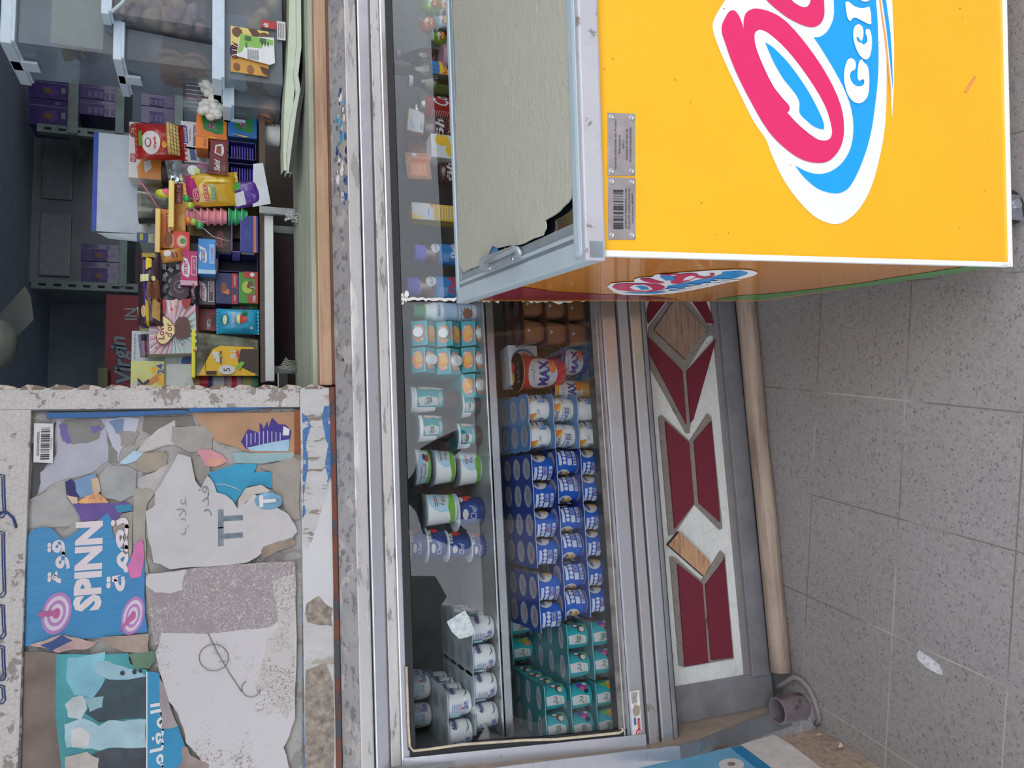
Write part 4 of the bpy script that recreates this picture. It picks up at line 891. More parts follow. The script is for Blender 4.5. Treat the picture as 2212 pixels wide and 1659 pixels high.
# ================================================================ YOGURT MULTIPACKS
P_ = .0656
def cup_prof(s=1.0): return [(.0001, 0), (.020*s, 0), (.0255*s, .004), (.0278*s, .014), (.0285*s, .03), (.0292*s, .058), (.0300*s, .061)]
BLUEC = m('#2262cc', .3, 0, .04, coat=.4); WC = m('#f8f9fa', .35, 0, .01, coat=.3); TEALC = m('#1aaab6', .3, 0, .05, coat=.4)
INK = m('#27307c', .5); REDI = m('#d0302f', .5); YLW = m('#f2c23a', .5); LBL = m('#d4dcf6', .5); GREYP = m('#a9b0b8', .4, .3); ORA = m('#f28a1e', .5)
LIDB = m('#27439a', .4, 0, .05, coat=.3); LIDT = m('#2b7f88', .35, .1, .08, coat=.3); SIL = m('#a9adb8', .4, .0, .1); BROWN = m('#5a3526', .5); GRE = m('#7ab648', .5); MAG = m('#b4368c', .5); LCY = m('#bfe3f0', .5)
HC = .062; CW = 2*pi*.029
def cyl(c=(0, 0, 0), a0=0, s=1.0):
    pr = cup_prof(s)
    def rf(b):
        for (r0, z0_), (r1, z1_) in zip(pr, pr[1:]):
            if b <= z1_: return r0+(r1-r0)*(b-z0_)/max(1e-6, z1_-z0_)
        return pr[-1][0]
    return Cy(c, rf, a0)
def art_blue(k):
    S_ = []
    for o in (-.28, .24):
        S_ += [('e', o+.0, .64, .115, .33, WT), ('p', [(o-.06, .42), (o+.05, .40), (o+.08, .55), (o+.02, .62), (o-.03, .5)], YLW), ('p', [(o-.02, .4), (o+.08, .44), (o+.05, .58)], ORA), ('t', 'délice', o, .76, .16, INK, {'bold': .02, 'w': .17}), ('l', o-.05, .62, o+.06, .66, REDI, 1)]
    for o in (-.02, .5):
        S_ += [('r', o-.085, .78, o+.085, .9, LBL), ('e', o-.055, .66, .022, .085, LBL), ('e', o-.008, .66, .022, .085, LBL), ('e', o+.04, .66, .022, .085, LBL), ('e', o+.08, .66, .016, .085, LBL),
               ('r', o-.085, .36, o-.01, .55, LBL), ('l', o, .36, o+.085, .55, LBL, 4), ('r', o-.085, .16, o+.085, .30, LBL), ('b', o-.07, .17, o+.07, .29, INK, 16), ('r', o+.02, .45, o+.04, .50, REDI)]
    return S_
def art_white(k):
    S_ = []
    for o in (-.3, .12):
        S_ += [('p', [(o-.10, .92), (o+.16, .92), (o+.18, .6), (o+.02, .7), (o-.06, .6)], YLW), ('p', [(o+.04, .92), (o+.16, .92), (o+.18, .62)], ORA), ('e', o, .8, .085, .16, WT), ('t', 'délice', o, .82, .17, INK, {'bold': .02, 'w': .14}), ('r', o-.11, .30, o+.02, .58, m('#3f86c8', .5)), ('e', o-.08, .5, .02, .06, WT), ('e', o-.04, .5, .02, .06, WT), ('e', o-.0, .5, .02, .06, WT), ('l', o-.1, .32, o+.01, .42, WT, 2), ('b', o+.04, .28, o+.12, .5, INK, 12), ('l', o+.03, .52, o+.13, .6, GREYP, 2), ('t', AR('ﺩﻟﻴﺲ'), o+.2, .6, .2, INK, {'w': .06}), ('l', o-.1, .2, o+.1, .25, GRE, 1)]
    return S_
FR_ = {'coco': [('e', .13, .34, .05, .16, BROWN), ('e', .12, .32, .032, .1, WT), ('e', .17, .55, .028, .13, BROWN), ('e', .17, .55, .018, .09, WT), ('p', [(.08, .2), (.2, .15), (.16, .26)], GRE)],
       'berry': [('e', .10, .3, .03, .1, m('#20263f')), ('e', .15, .34, .035, .12, MAG), ('e', .19, .28, .025, .09, WT), ('e', .17, .52, .03, .14, m('#7a3aa6')), ('e', .13, .44, .025, .08, m('#e05a86'))],
       'mango': [('e', .13, .3, .045, .13, ORA), ('e', .18, .34, .03, .1, YLW), ('e', .16, .55, .03, .14, GRE), ('e', .2, .24, .02, .06, WT)]}
def art_teal(k, word, fruit):
    S_ = []
    for o in (-.10, .40):
        S_ += [('p', [(o-.06, .15), (o-.06, .88), (o+.05, .93), (o+.065, .55), (o+.04, .2)], WT)]
        S_ += [('t', word, o, .52, .26, m('#1c5c44', .5), {'bold': .015, 'w': .095}), ('l', o-.04, .3, o+.03, .35, GRE, 1)]
        for f in FR_[fruit]:
            if f[0] == 'e': S_.append(('e', f[1]+o, f[2], f[3], f[4], f[5]))
            else: S_.append(('p', [(a+o, b) for a, b in f[1]], f[2]))
    S_ += [('e', .2, .8, .05, .14, GRE), ('e', -.36, .8, .05, .14, GRE), ('l', -.4, .15, -.3, .5, LCY, 4)]
    return S_
def art_pot(k):
    S_ = []
    for o in (-.26, .24):
        S_ += [('t', 'délice', o+.01, .74, .2, INK, {'bold': .03, 'w': .13}), ('l', o-.04, .58, o+.05, .62, REDI, 1), ('p', [(o+.06, .85), (o+.1, .5), (o+.09, .3), (o+.105, .5), (o+.075, .86)], m('#55705a')), ('p', [(o-.1, .35), (o-.06, .2), (o+.1, .22), (o-.05, .24)], m('#55705a')), ('t', AR('ﻃﺒﻴﻌﻲ'), o+.1, .62, .14, INK, {'w': .05})]
    for o in (0, .5):
        S_ += [('r', o-.11, .5, o-.02, .9, LCY), ('l', o-.10, .3, o-.02, .48, m('#7f94c8'), 3), ('l', o+.0, .45, o+.07, .85, m('#8f96c4'), 5), ('b', o-.0, .2, o+.09, .38, m('#6f74b8'), 14), ('e', o+.02, .42, .012, .04, REDI)]
    return S_
CUPS = {}
def cupmesh(key):
    if key not in CUPS:
        mb = MB(); kind = key[0]; body = {'b': BLUEC, 'w': WC, 't': TEALC, 'p': WC}[kind]
        mb.lathe(cup_prof(), body, 28)
        art = {'b': art_blue, 'w': art_white, 'p': art_pot}.get(kind)
        sh = art(0) if art else art_teal(0, {'L': 'Vitalait', 'A': AR('ﻓﻴﺘﺎﻟﻲ')}[key[1]], key[2])
        draw(mb, cyl(), CW, HC, sh, .0007)
        o = mb.build('yogurt_cup'); CUPS[key] = o.data; bpy.data.objects.remove(o)
    return CUPS[key]
LIDS = {}
def lidmesh(kind, nx, ny):
    k = (kind, nx, ny)
    if k not in LIDS:
        mt = {'b': LIDB, 'w': m('#4b86c4', .4, 0, .05), 't': LIDT, 'p': m('#c3ccd2', .3, .1, .08)}[kind]; edge = m('#c9d6ee', .35) if kind != 't' else m('#8fc4c9', .35)
        pts = []
        w, h = nx*P_/2, ny*P_/2
        bl = .0018 if kind in 'bt' else .006
        def edge_pts(n, fn):
            for i in range(n):
                for s in (-1, -.8, -.4, 0, .4, .8): fn(i, s, bl*(1-s**4)-bl)
        edge_pts(nx, lambda i, s, d: pts.append((-w+P_*(i+.5+.5*s), -h-d-bl)))
        edge_pts(ny, lambda i, s, d: pts.append((w+d+bl, -h+P_*(i+.5+.5*s))))
        edge_pts(nx, lambda i, s, d: pts.append((w-P_*(i+.5+.5*s), h+d+bl)))
        edge_pts(ny, lambda i, s, d: pts.append((-w-d-bl, h-P_*(i+.5+.5*s))))
        if kind in 'wp': pts = [(x*.985, y*.985) for x, y in pts]
        mb = MB(); mb.prism([V3((x, y, HC+.0012)) for x, y in pts], (0, 0, 1), .0016, mt, edge)
        if kind in 'bwtp':
            for i in range(nx):
                for j in range(ny):
                    f = Fr((-w+P_*(i+.5), -h+P_*(j+.5), HC+.0012), (1, 0, 0), (0, 1, 0))
                    wd = ('délice', AR('ﺩﻟﻴﺲ'))[(i+j) % 2] if kind != 't' else ('Vitalait', AR('ﻓﻴﺘﺎﻟﻲ'))[(i+j) % 2]
                    el = {'b': .40, 'w': .42, 't': .40, 'p': .36}[kind]
                    draw(mb, f, P_, P_, [('e', 0, 0, el, .36 if kind != 't' else .22, SIL if kind != 'p' else m('#b9c1c8', .4, .2)), ('t', wd, 0, .02, .20, INK if kind != 't' else m('#123f48'), {'w': .5, 'res': 1}), ('l', -.2, -.22, .2, -.12, REDI if kind in 'bw' else GREYP, 1)], .0003, .0002)
        o = mb.build('lid_sheet'); LIDS[k] = o.data; bpy.data.objects.remove(o)
    return LIDS[k]
def pack(kind, nx, ny, x, y, z, label, group, keys, rots=None, nm='yogurt_multipack'):
    r = thing(nm, label, 'yogurt pack', (x, y, z), group)
    l = bpy.data.objects.new('lid_sheet', lidmesh(kind, nx, ny)); COL.objects.link(l); l.parent = r
    for j in range(ny):
        for i in range(nx):
            c = bpy.data.objects.new('yogurt_cup', cupmesh(keys[(i+j) % len(keys)])); COL.objects.link(c); c.parent = r
            c.location = (-nx*P_/2+P_*(i+.5), -ny*P_/2+P_*(j+.5), 0); c.rotation_euler = (0, 0, rots[(i+j) % len(rots)] if rots else 0)
    return r
ZB = .486; LH = .0648; Y0 = 1.672; ROWN = ('bottom', 'middle', 'top')
def colx(y, v, Y=Y0): return onY(v, y, Y).x
# blue
for s, (ys, nm) in enumerate((((1027, 1028, 1041), 'in the stack beside the white and yellow pots'), ((1145, 1150, 1163), 'in the middle stack of the three blue ones'), ((1266, 1273, 1299), 'in the stack beside the teal pots'))):
    for L in range(3):
        x = colx(ys[L], (1280, 1225, 1165)[L])
        pack('b', 2, 4, x, Y0+1.5*P_, ZB+L*LH, 'blue yogurt multipack, %s layer, %s' % (ROWN[L], nm), 'blue yogurt multipacks on the lower fridge shelf', [('b',)], [(-.35, .55, -.3)[L]+.1*s, (-.45, .45, -.35)[L]])
for L in range(3):
    x = colx(913, (1260, 1203, 1146)[L])
    pack('w', 2, 3, x, Y0+P_+.002, ZB+L*LH, 'white and yellow yogurt multipack, %s layer of its stack' % ROWN[L], 'white and yellow yogurt multipacks', [('w',)], [(.4, 1.25, .35)[L], (3.0, 1.2, .35)[L]])
tk = {0: (('L', 'berry'), ('A', 'mango')), 1: (('L', 'coco'), ('A', 'coco')), 2: (('A', 'coco'), ('L', 'coco'))}
for s, (ys, nm, LL) in enumerate((((1396, 1403), 'in the stack beside the blue pots', 2), ((1527, 1533, 1535), 'in the stack at the left end of the shelf', 3))):
    for L in range(LL):
        x = colx(ys[L], (1304, 1248, 1192)[L])
        pk_ = {(0, 0): [('t', 'A', 'berry'), ('t', 'L', 'berry')], (0, 1): [('t', 'A', 'coco'), ('t', 'L', 'coco')], (1, 0): [('t', 'L', 'mango'), ('t', 'A', 'mango')], (1, 1): [('t', 'L', 'berry'), ('t', 'A', 'berry')], (1, 2): [('t', 'L', 'coco'), ('t', 'A', 'coco')]}[(s, L)]
        pack('t', 2, 4, x, Y0+1.5*P_, ZB+L*LH, 'teal fruit yogurt multipack, %s layer, %s' % (ROWN[L] if LL == 3 else ('bottom', 'top')[L], nm), 'teal yogurt multipacks on the lower fridge shelf', pk_, [.60, .52])
pack('t', 2, 1, colx(1368, 1120, 1.90), Y0+3*P_, ZB+2*LH, 'pair of teal yogurt pots set back on the teal packs by the blue stack', 'teal yogurt multipacks on the lower fridge shelf', [('t', 'A', 'mango'), ('t', 'L', 'mango')], [.5])
# white pots on the upper shelf
YU = 1.748
WG = 'white yogurt multipacks on the upper fridge shelf'
xa, xb = onY(1040, 1387, YU).x, onY(1047, 1512, YU).x
pack('p', 2, 4, xa, YU+1.5*P_, ZSH, 'white yogurt multipack on the upper shelf, the one with nothing on it', WG, [('p',)], [-.72, -.66])
pack('p', 2, 4, xb, YU+1.5*P_, ZSH, 'white yogurt multipack on the upper shelf carrying two more packs', WG, [('p',)], [-.72, -.66])
pack('p', 2, 4, onY(995, 1548, YU).x, YU+1.5*P_, ZSH+LH, 'white yogurt multipack, middle one of the three piled at the left end', WG, [('p',)], [-.7, -.3])
pack('p', 2, 2, onY(910, 1520, YU+.1).x, YU+1.5*P_+.06, ZSH+2*LH, 'white yogurt multipack, topmost of the pile at the left end', WG, [('p',)], [.45, .5])

# ================================================================ OTHER FRIDGE GOODS
def span(y0, y1, v, Y): a, b = onY(v, y1, Y), onY(v, y0, Y); return (a.x+b.x)/2, abs(b.x-a.x)/2
def round_item(nm, label, cat, box, Y, prof, mats, art=None, H=None, zb=None, seg=32, group=None, part='body', sub=None):
    x0, y0, x1, y1 = box; X, R = span(y0, y1, (x0+(x1 or x0+60))/2, Y)
    ztop = onY(x0, (y0+y1)/2, Y+R*.6).z; zb_ = zb if zb is not None else onY(x1, (y0+y1)/2, Y).z
    Hh = ztop-zb_; c = V3((X, Y+R, zb_)); r = thing(nm, label, cat, tuple(c), group)
    pr = [(max(1e-4, a*R), b*Hh) for a, b in prof]; mb = MB(); mb.lathe(pr, mats, seg, c)
    if art:
        def rf(b):
            for (r0, z0_), (r1, z1_) in zip(pr, pr[1:]):
                if z1_ > z0_ and b <= z1_ and b >= z0_: return max(r0, r1) if abs(r1-r0) > R*.5 else r0+(r1-r0)*(b-z0_)/(z1_-z0_)
            return R
        draw(mb, Cy(c, rf), 2*R, Hh, art, .0008)
    mb.build(part, r)
    if sub: sub(r, c, R, Hh)
    return r, c, R, Hh
def tub_lid(mat, k=1.06, z=1.0, h=.07, rim=None):
    def f(r, c, R, H):
        mb = MB(); mb.lathe([(R*k, H*(z-.04)), (R*k, H*(z+h*.6)), (R*k*.94, H*(z+h)), (R*.9, H*(z+h)), (R*.86, H*(z+h*.5)), (1e-4, H*(z+h*.5))], mat, 36, c); mb.build('lid', r)
    return f
LB_ = m('#bfe0f2', .4); LGc = glass_mat('tub_lid', '#b8c6cc', 1.2, .12, '#dfe8ea', 10)
def art_tub(t=0): return [('e', 0+t, .45, .42, .45, LB_), ('e', .05+t, .30, .30, .22, m('#cfd8d8')), ('t', AR('ﻛﺮﻳﻤﺔ'), -.02+t, .45, .26, m('#3c4a4a'), {'w': .4, 'shear': .2}), ('e', .3+t, .30, .10, .12, m('#d2342c')), ('e', .33+t, .45, .09, .12, m('#3d4f9a')), ('r', -.9+t, .06, .9+t, .2, GRE), ('p', [(-.6+t, .2), (-.3+t, .3), (.1+t, .2)], GRE), ('l', -.25+t, .6, .1+t, .72, REDI, 2)]
TBP = [(0, 0), (.76, 0), (.80, .06), (.93, .9), (.98, .94), (.98, 1)]
zt_ = ZSH
T1 = (('bottom one of the three stacked before the cardboard', (985, 970, 1056, 1052), .45), ('middle one of the three stacked before the cardboard', (932, 966, 985, 1050), .5), ('top one of the three stacked before the cardboard', (893, 962, 937, 1052), 0))
for i, (nm, bx_, t) in enumerate(T1):
    X, R = span(bx_[1], bx_[3], 1010, 1.76)
    r, c, R, H = round_item('cheese_tub', 'white and green cheese tub, %s' % nm, 'tub', bx_, 1.76, TBP, WC, art_tub(t-.1), zb=zt_, group='cheese tubs on the upper shelf', sub=tub_lid(LGc if i else LGc))
    zt_ = c.z+H*1.075
xx, rr_ = span(1058, 1140, 960, 1.745)
r, c, R, H = round_item('dessert_tub', 'navy tub with strawberries and clear rim, under the tilted cheese tub', 'tub', (985, 1068, 1052, 1145), 1.75, TBP, m('#27376f', .35, coat=.3), [('e', .0, .55, .32, .36, INK), ('e', .0, .55, .30, .33, m('#2a4690')), ('t', 'Chef', .0, .45, .24, WT, {'w': .38, 'shear': .25}), ('e', .45, .72, .12, .17, REDI), ('e', .52, .55, .10, .14, m('#e05040')), ('e', .40, .86, .10, .08, WT), ('e', -.05, .75, .14, .11, WT)], zb=ZSH, sub=tub_lid(m('#cfd6e6', .3), 1.1, 1, .03))
r2, c2, R2, H2 = round_item('cheese_tub', 'white and green cheese tub standing on the navy strawberry tub, glass-like lid', 'tub', (915, 1064, 985, 1140), 1.75, TBP, WC, art_tub(.35), zb=c.z+H*1.03, group='cheese tubs on the upper shelf', sub=tub_lid(LGc))
for i, (bx_, nm, hs) in enumerate((((1015, 1150, 1062, 1213), 'bottom', 1), ((965, 1148, 1012, 1212), 'middle', 1), ((920, 1140, 962, 1215), 'second from the top', 1), ((882, 1140, 915, 1215), 'topmost', 1))):
    zb = ZSH if i == 0 else zn
    r, c, R, H = round_item('dessert_tub', 'navy strawberry dessert tub, %s of the pile behind the glass reflection' % nm, 'tub', bx_, 1.755, TBP, m('#2c3a75', .35, coat=.3), [('e', -.1, .5, .34, .4, m('#2a4690')), ('t', 'Chef', -.1, .42, .24, WT, {'w': .4, 'shear': .25}), ('e', -.1, .72, .14, .11, WT), ('e', .5, .6, .13, .22, REDI), ('b', .1, .8, .45, .95, WT, 10), ('e', .42, .85, .1, .08, GRE)], zb=zb, group='navy dessert tubs', sub=tub_lid(m('#cfd6e6', .3), 1.08, 1, .03))
    zn = c.z+H*1.04
# cardboard piece
mb = MB(); a, b = onY(1064, 1068, 1.735), onY(1004, 953, 1.735)
mb.box((a.x, 1.89, ZSH), (b.x+.01, 1.895, b.z+.07), m('#8b6f5c', .8, 0, .12), .001); tag(mb.build('cardboard_piece'), 'brown corrugated cardboard piece behind the stacked cheese tubs', 'cardboard')
# chocolate dessert cups
CHO = m('#4a2a2e', .35, coat=.4)
def art_lg(): return [('r', -.30, .30, .55, .84, m('#1b9ca8', .4)), ('p', [(-.22, .42), (-.25, .78), (.02, .84), (.08, .6), (.02, .42)], WT), ('t', 'Vitalait', -.08, .62, .16, m('#1c5c44'), {'w': .26, 'bold': .02}), ('t', 'Liégeois', .0, .37, .12, WT, {'w': .4, 'bold': .02}), ('e', .42, .66, .10, .13, m('#e0c8a8')), ('e', .44, .42, .12, .16, WT)]
LP_ = [(0, 0), (.62, 0), (.66, .04), (.78, .45), (.80, .46), (.93, .96), (.97, 1)]
def lgz(nm, label, box, Y, zb):
    return round_item(nm, label, 'dessert cup', box, Y, LP_, [CHO, CHO, CHO, WC, WC, WC], art_lg(), zb=zb, group='layered chocolate dessert cups', sub=tub_lid(m('#2f5f68', .35, .2), 1.05, 1, .03))
_, c, R, H = lgz('dessert_cup', 'chocolate dessert cup nearest the cardboard, lower of the two there', (982, 908, 1048, 972), 1.74, ZSH)
lgz('dessert_cup', 'chocolate dessert cup on top of the lower one, left of the juice cartons', (898, 890, 975, 955), 1.745, c.z+H*1.04)
_, c, R, H = lgz('dessert_cup', 'chocolate dessert cup at the foot of the juice cartons', (992, 842, 1050, 903), 1.74, ZSH)
lgz('dessert_cup', 'chocolate dessert cup on top, blurred by the pale reflection', (880, 828, 975, 892), 1.75, c.z+H*1.04)
# juice cartons lying with their tops towards the glass
def carton(box, capleft, label, Y=1.735):
    x0, y0, x1, y1 = box; a, b = onY(x1, y1, Y), onY(x0, y0, Y); w_, h_ = b.x-a.x, b.z-a.z
    r = thing('juice_carton', label, 'juice carton', (a.x, Y, a.z), 'peach juice cartons on the upper shelf'); TC = m('#2fa6b3', .4, 0, .05); mb = MB()
    s = .018; hx = w_*.5
    hx = w_*(.52)
    # gable: ridge vertical line across the front
    mb.box((a.x+.0008, Y+s, a.z+.0008), (b.x-.0008, Y+.19, b.z-.0008), TC, .0015)
    zm = a.z+h_*(.46 if capleft else .54)
    pts = [(b.z-.001, Y+s), (zm, Y), (a.z+.001, Y+s)]
    for q_, ((zt1, yt1), (zt2, yt2)) in enumerate(((pts[0], pts[1]), (pts[1], pts[2]))):
        n_ = V3((0, -(zt1-zt2), abs(yt1-yt2)*(1 if q_ == 0 else -1))).normalized()
        mb.prism([(a.x+.001, yt2, zt2), (b.x-.001, yt2, zt2), (b.x-.001, yt1, zt1), (a.x+.001, yt1, zt1)], n_, .002, TC)
        vv = V3((0, yt1-yt2, zt1-zt2)); f = Fr((a.x, yt2, zt2), (1, 0, 0), vv.normalized(), n_)
        draw(mb, f, w_, vv.length, [('e', .5, .5, .36, .46, m('#e0837c')), ('p', [(.2, .3), (.14, .6), (.3, .86), (.5, .92), (.7, .86), (.82, .6), (.76, .25), (.5, .1)], m('#f0a08c')), ('e', .44, .5, .24, .34, m('#f2a23c')), ('e', .60, .44, .20, .28, m('#f6c06c')), ('e', .25, .28, .05, .1, WT), ('e', .76, .72, .05, .1, WT), ('p', [(.3, .86), (.36, .97), (.46, .88)], GRE)], .0012)
    mb.box((a.x+.002, Y-.003, zm-.0018), (b.x-.002, Y+.004, zm+.0018), m('#9fc9cc', .4))
    mb.build('carton_body', r)
    k = 1 if capleft else -1; mb = MB(); n = V3((0, -1, k*.45)).normalized(); c0 = V3(((a.x+b.x)/2, Y+s*.5+.001, zm+k*h_*.25))
    mb.lathe([(.0145, 0), (.0145, .006), (.0132, .008), (.0130, .015), (.0118, .0165), (1e-4, .0165)], m('#eceff2', .35), 28, c0, n); mb.build('cap', r)
    return r
zc_ = [onY(v, 720, 1.735).z for v in (1052, 1000, 947, 892)]
for L, (box, cl, lb) in enumerate((((1000, 691, 1053, 747), 0, 'teal peach juice carton, bottom of the column beside the bottle'), ((946, 692, 1000, 748), 1, 'teal peach juice carton, middle of the column beside the bottle'), ((891, 690, 946, 746), 1, 'teal peach juice carton, top of the column beside the bottle'),
        ((1000, 748, 1053, 804), 0, 'teal peach juice carton, bottom of the second column from the bottle'), ((946, 750, 1000, 808), 0, 'teal peach juice carton, middle of the second column from the bottle'), ((891, 748, 946, 804), 0, 'teal peach juice carton, top of the second column from the bottle'), ((1000, 806, 1053, 858), 0, 'teal peach juice carton alone at the left of the pile'))):
    carton(box, cl, lb)
mb = MB(); a, b = onY(1053, 838, 1.93), onY(905, 800, 1.93); mb.box((a.x, 1.94, ZSH), (b.x, 2.0, b.z), m('#2fa6b3', .4, 0, .05), .002)
draw(mb, Fr((a.x, 1.94, ZSH), (1, 0, 0), (0, 0, 1)), b.x-a.x, b.z-ZSH, [('l', .15, .3, .85, .7, m('#7fc8a0'), 4), ('e', .5, .2, .25, .08, ORA)]); tag(mb.build('standing_juice_carton'), 'teal carton standing upright deep behind the juice carton pile', 'juice carton')
# bottles etc (stand on the upper shelf)
def capf(mat, zr, rr0, n='cap'):
    def f(r, c, R, H):
        mb = MB(); mb.lathe([(R*rr0, H*zr), (R*rr0, H*.985), (R*rr0*.93, H), (1e-4, H)], mat, 28, c); mb.build(n, r)
    return f
BP = [(0, 0), (.92, 0), (1, .02), (1, .60), (.96, .66), (.7, .76), (.62, .80), (.62, .96), (0, .96)]
round_item('milk_bottle', 'plastic bottle with green cap and white label beside the juice cartons', 'bottle', (893, 650, 1050, 692), 1.755, [(0, 0), (.92, 0), (1, .03), (1, .66), (.8, .80), (.62, .84), (.62, .92), (0, .92)], [WC, WC, m('#c9dbe8', .35), m('#dfe8ea', .35), m('#b9d8c2', .35)]+[m('#4f9a6c', .35)]*3, [('l', -.6, .05, .6, .55, m('#8fa4c4'), 9), ('r', -.5, .32, .5, .5, m('#b8d2ee')), ('e', -.1, .15, .25, .08, m('#a06a5a')), ('t', 'délice', 0, .62, .05, INK, {'w': .6})], zb=ZSH, sub=capf(m('#4f9a6c', .35), .80, .72))
PCAP = m('#6a64c8', .35); CHB = m('#5e3d38', .3, coat=.4)
for i, (bx_, Y, lb) in enumerate((((878, 592, 1050, 640), 1.75, 'chocolate milk bottle with violet cap next to the glass joint'), ((896, 522, 1050, 566), 1.76, 'chocolate milk bottle with violet cap, the second from the glass joint'), ((893, 532, 1050, 566), 1.86, 'chocolate milk bottle with violet cap hidden behind the second one'))):
    round_item('chocolate_milk_bottle', lb, 'bottle', bx_, Y, BP, [CHB]*3+[CHB]*3+[WC]*2, [('r', -1.1, .18, 1.1, .60, m('#2d7fc4', .35)), ('e', .2, .66, .28, .07, WT), ('t', 'délice', .2, .66, .05, INK, {'w': .45}), ('t', 'Pulp' if i == 0 else 'Shake', .1, .35, .12, m('#e8e8f2') if i else REDI, {'w': .9, 'bold': .03, 'shear': .3}), ('r', -.5, .42, -.1, .55, m('#6a9ad8'))], zb=ZSH, group='chocolate milk bottles', sub=capf(PCAP, .82, .82))
def box_item(nm, label, cat, box, Y, dep, mat, art, group=None, zb=None, rot=0, bev=.0012, ry=0, sidemat=None, part=None):
    x0, y0, x1, y1 = box; a, b = onY(x1, (y0+y1)/2, Y), onY(x0, (y0+y1)/2, Y); xa_, xb_ = onY((x0+x1)/2, y1, Y).x, onY((x0+x1)/2, y0, Y).x
    w_, h_ = xb_-xa_, b.z-a.z
    if zb is not None: h_ = b.z-zb; a.z = zb
    c = V3(((xa_+xb_)/2, Y, a.z)); cz = V3((c.x, Y, a.z+h_/2)); t, q = radians(rot), radians(ry)
    u = V3((cos(t)*cos(q), cos(t)*sin(q), sin(t))); v = V3((-sin(t), 0, cos(t))); n = u.cross(v).normalized(); v = n.cross(u)
    o = cz-u*w_/2-v*h_/2; f = Fr(o, u, v, n); mb = MB(); mb.box((0, 0, -dep), (w_, h_, 0), sidemat or mat, bev, f)
    if sidemat: mb.add([f.p(p[0], p[1], .0003) for p in ((0, 0), (w_, 0), (w_, h_), (0, h_))], [(0, 1, 2, 3)], mat)
    draw(mb, f, w_, h_, art, .0006)
    if part is None:
        ob = mb.build(nm, None, tuple(c)); tag(ob, label, cat, group); return ob, f, w_, h_
    r = thing(nm, label, cat, tuple(c), group); mb.build(part, r); return r, f, w_, h_
box_item('juice_box', 'small yellow and white juice box standing alone on the upper shelf', 'juice box', (890, 441, 990, 476), 1.78, .04, m('#d9b24a', .4), [('r', 0, .62, 1, 1, WT), ('p', [(0, 1), (.3, 1), (.1, .8)], YLW), ('p', [(.7, .65), (1, .7), (1, .62)], ORA), ('e', .45, .72, .25, .06, LBL), ('t', 'délice', .45, .72, .04, INK, {'w': .4}), ('l', .1, .2, .9, .55, m('#f2e2b8'), 7)], zb=ZSH)
CRD = m('#b01c2a', .25, .3, .05, coat=.5)
round_item('soda_can', 'red soda can with white script beside the chocolate carton', 'can', (905, 203, 1050, 250), 1.77, [(0, 0), (.8, 0), (1, .05), (1, .90), (.84, .97), (.86, 1), (.80, 1), (.78, .975), (0, .975)], [CRD]*3+[m('#c5c8cc', .2, .9)]*5, [('t', 'Coca', .35, .55, .35, WT, {'rot': 0, 'w': .9, 'shear': .3, 'bold': .01}), ('l', -.8, .3, -.3, .75, m('#d8a8a8'), 9)], zb=ZSH)
OHM = m('#4a2028', .35, coat=.4)
for bx_, Y, lb in (((918, 250, 1050, 302), 1.765, 'dark brown drink bottle with white lettering beside the red can'), ((948, 345, 1050, 392), 1.765, 'dark brown drink bottle with white lettering, left of the yellow fruit carton')):
    round_item('brown_drink_bottle', lb, 'bottle', bx_, Y, [(0, 0), (.95, 0), (1, .03), (1, .84), (.9, .94), (.8, 1), (0, 1)], OHM, [('t', 'öh!', .05, .68, .22, WT, {'w': 1.1, 'bold': .03, 'shear': .2}), ('t', 'Orange', .1, .42, .12, m('#e4b8b0'), {'w': 1.0, 'shear': .3})], zb=ZSH, group='brown drink bottles')
box_item('fruit_carton', 'white carton with yellow fruit pictures between the two brown bottles', 'carton', (932, 292, 1000, 342), 1.75, .05, m('#dfe2e4', .4), [('e', .75, .72, .24, .2, YLW), ('e', .35, .4, .3, .25, YLW), ('e', .3, .35, .2, .15, ORA), ('e', .55, .12, .35, .12, LBL), ('t', 'délice', .55, .12, .1, INK, {'w': .55})], zb=ZSH)
box_item('wrapped_cake_slice', 'cling-wrapped slab with a white printed label on top of the brown bottle', 'cake slice', (880, 236, 917, 286), 1.79, .05, m('#a87850', .5), [('r', .04, .05, .96, .95, WT), ('l', .1, .55, .6, .85, GREYP, 3), ('r', .35, .55, .6, .7, LBL), ('t', 'cake', .3, .2, .14, m('#2a86b8'), {'w': .3})], rot=-6)
r, c, R, H = round_item('chocolate_mousse_pot', 'clear pot of brown chocolate dessert above the fruit carton', 'dessert pot', (878, 296, 930, 352), 1.79, [(0, 0), (.75, 0), (.95, .9), (1, .95), (1, 1), (0, 1)], m('#744032', .4, coat=.8), zb=None)
box_item('orange_label_pack', 'wrapped snack with an orange label lying beside the chocolate dessert pot', 'snack pack', (878, 330, 930, 386), 1.775, .015, m('#b8866c', .35, coat=.6), [('r', .1, .1, .85, .9, m('#e08a5c', .4)), ('r', .62, .12, .78, .8, m('#c86a3c', .4)), ('l', .15, .2, .55, .8, m('#f2c8a8'), 6), ('r', .85, .55, .97, .75, WT)], rot=4)
KP = [(0, 0), (.9, 0), (1, .03), (1, .5), (.9, .58), (.42, .78), (.38, .93), (.44, .94), (.44, 1), (0, 1)]
round_item('cola_bottle', 'dark glass cola bottle with a pale cap behind the green bottles', 'bottle', (857, 98, 1050, 142), 1.84, KP, BOTD, [('t', 'Cola', .2, .42, .12, m('#c02030'), {'w': .9, 'shear': .3})], zb=ZSH, sub=capf(m('#b9bcc0', .3, .6), .93, .46))
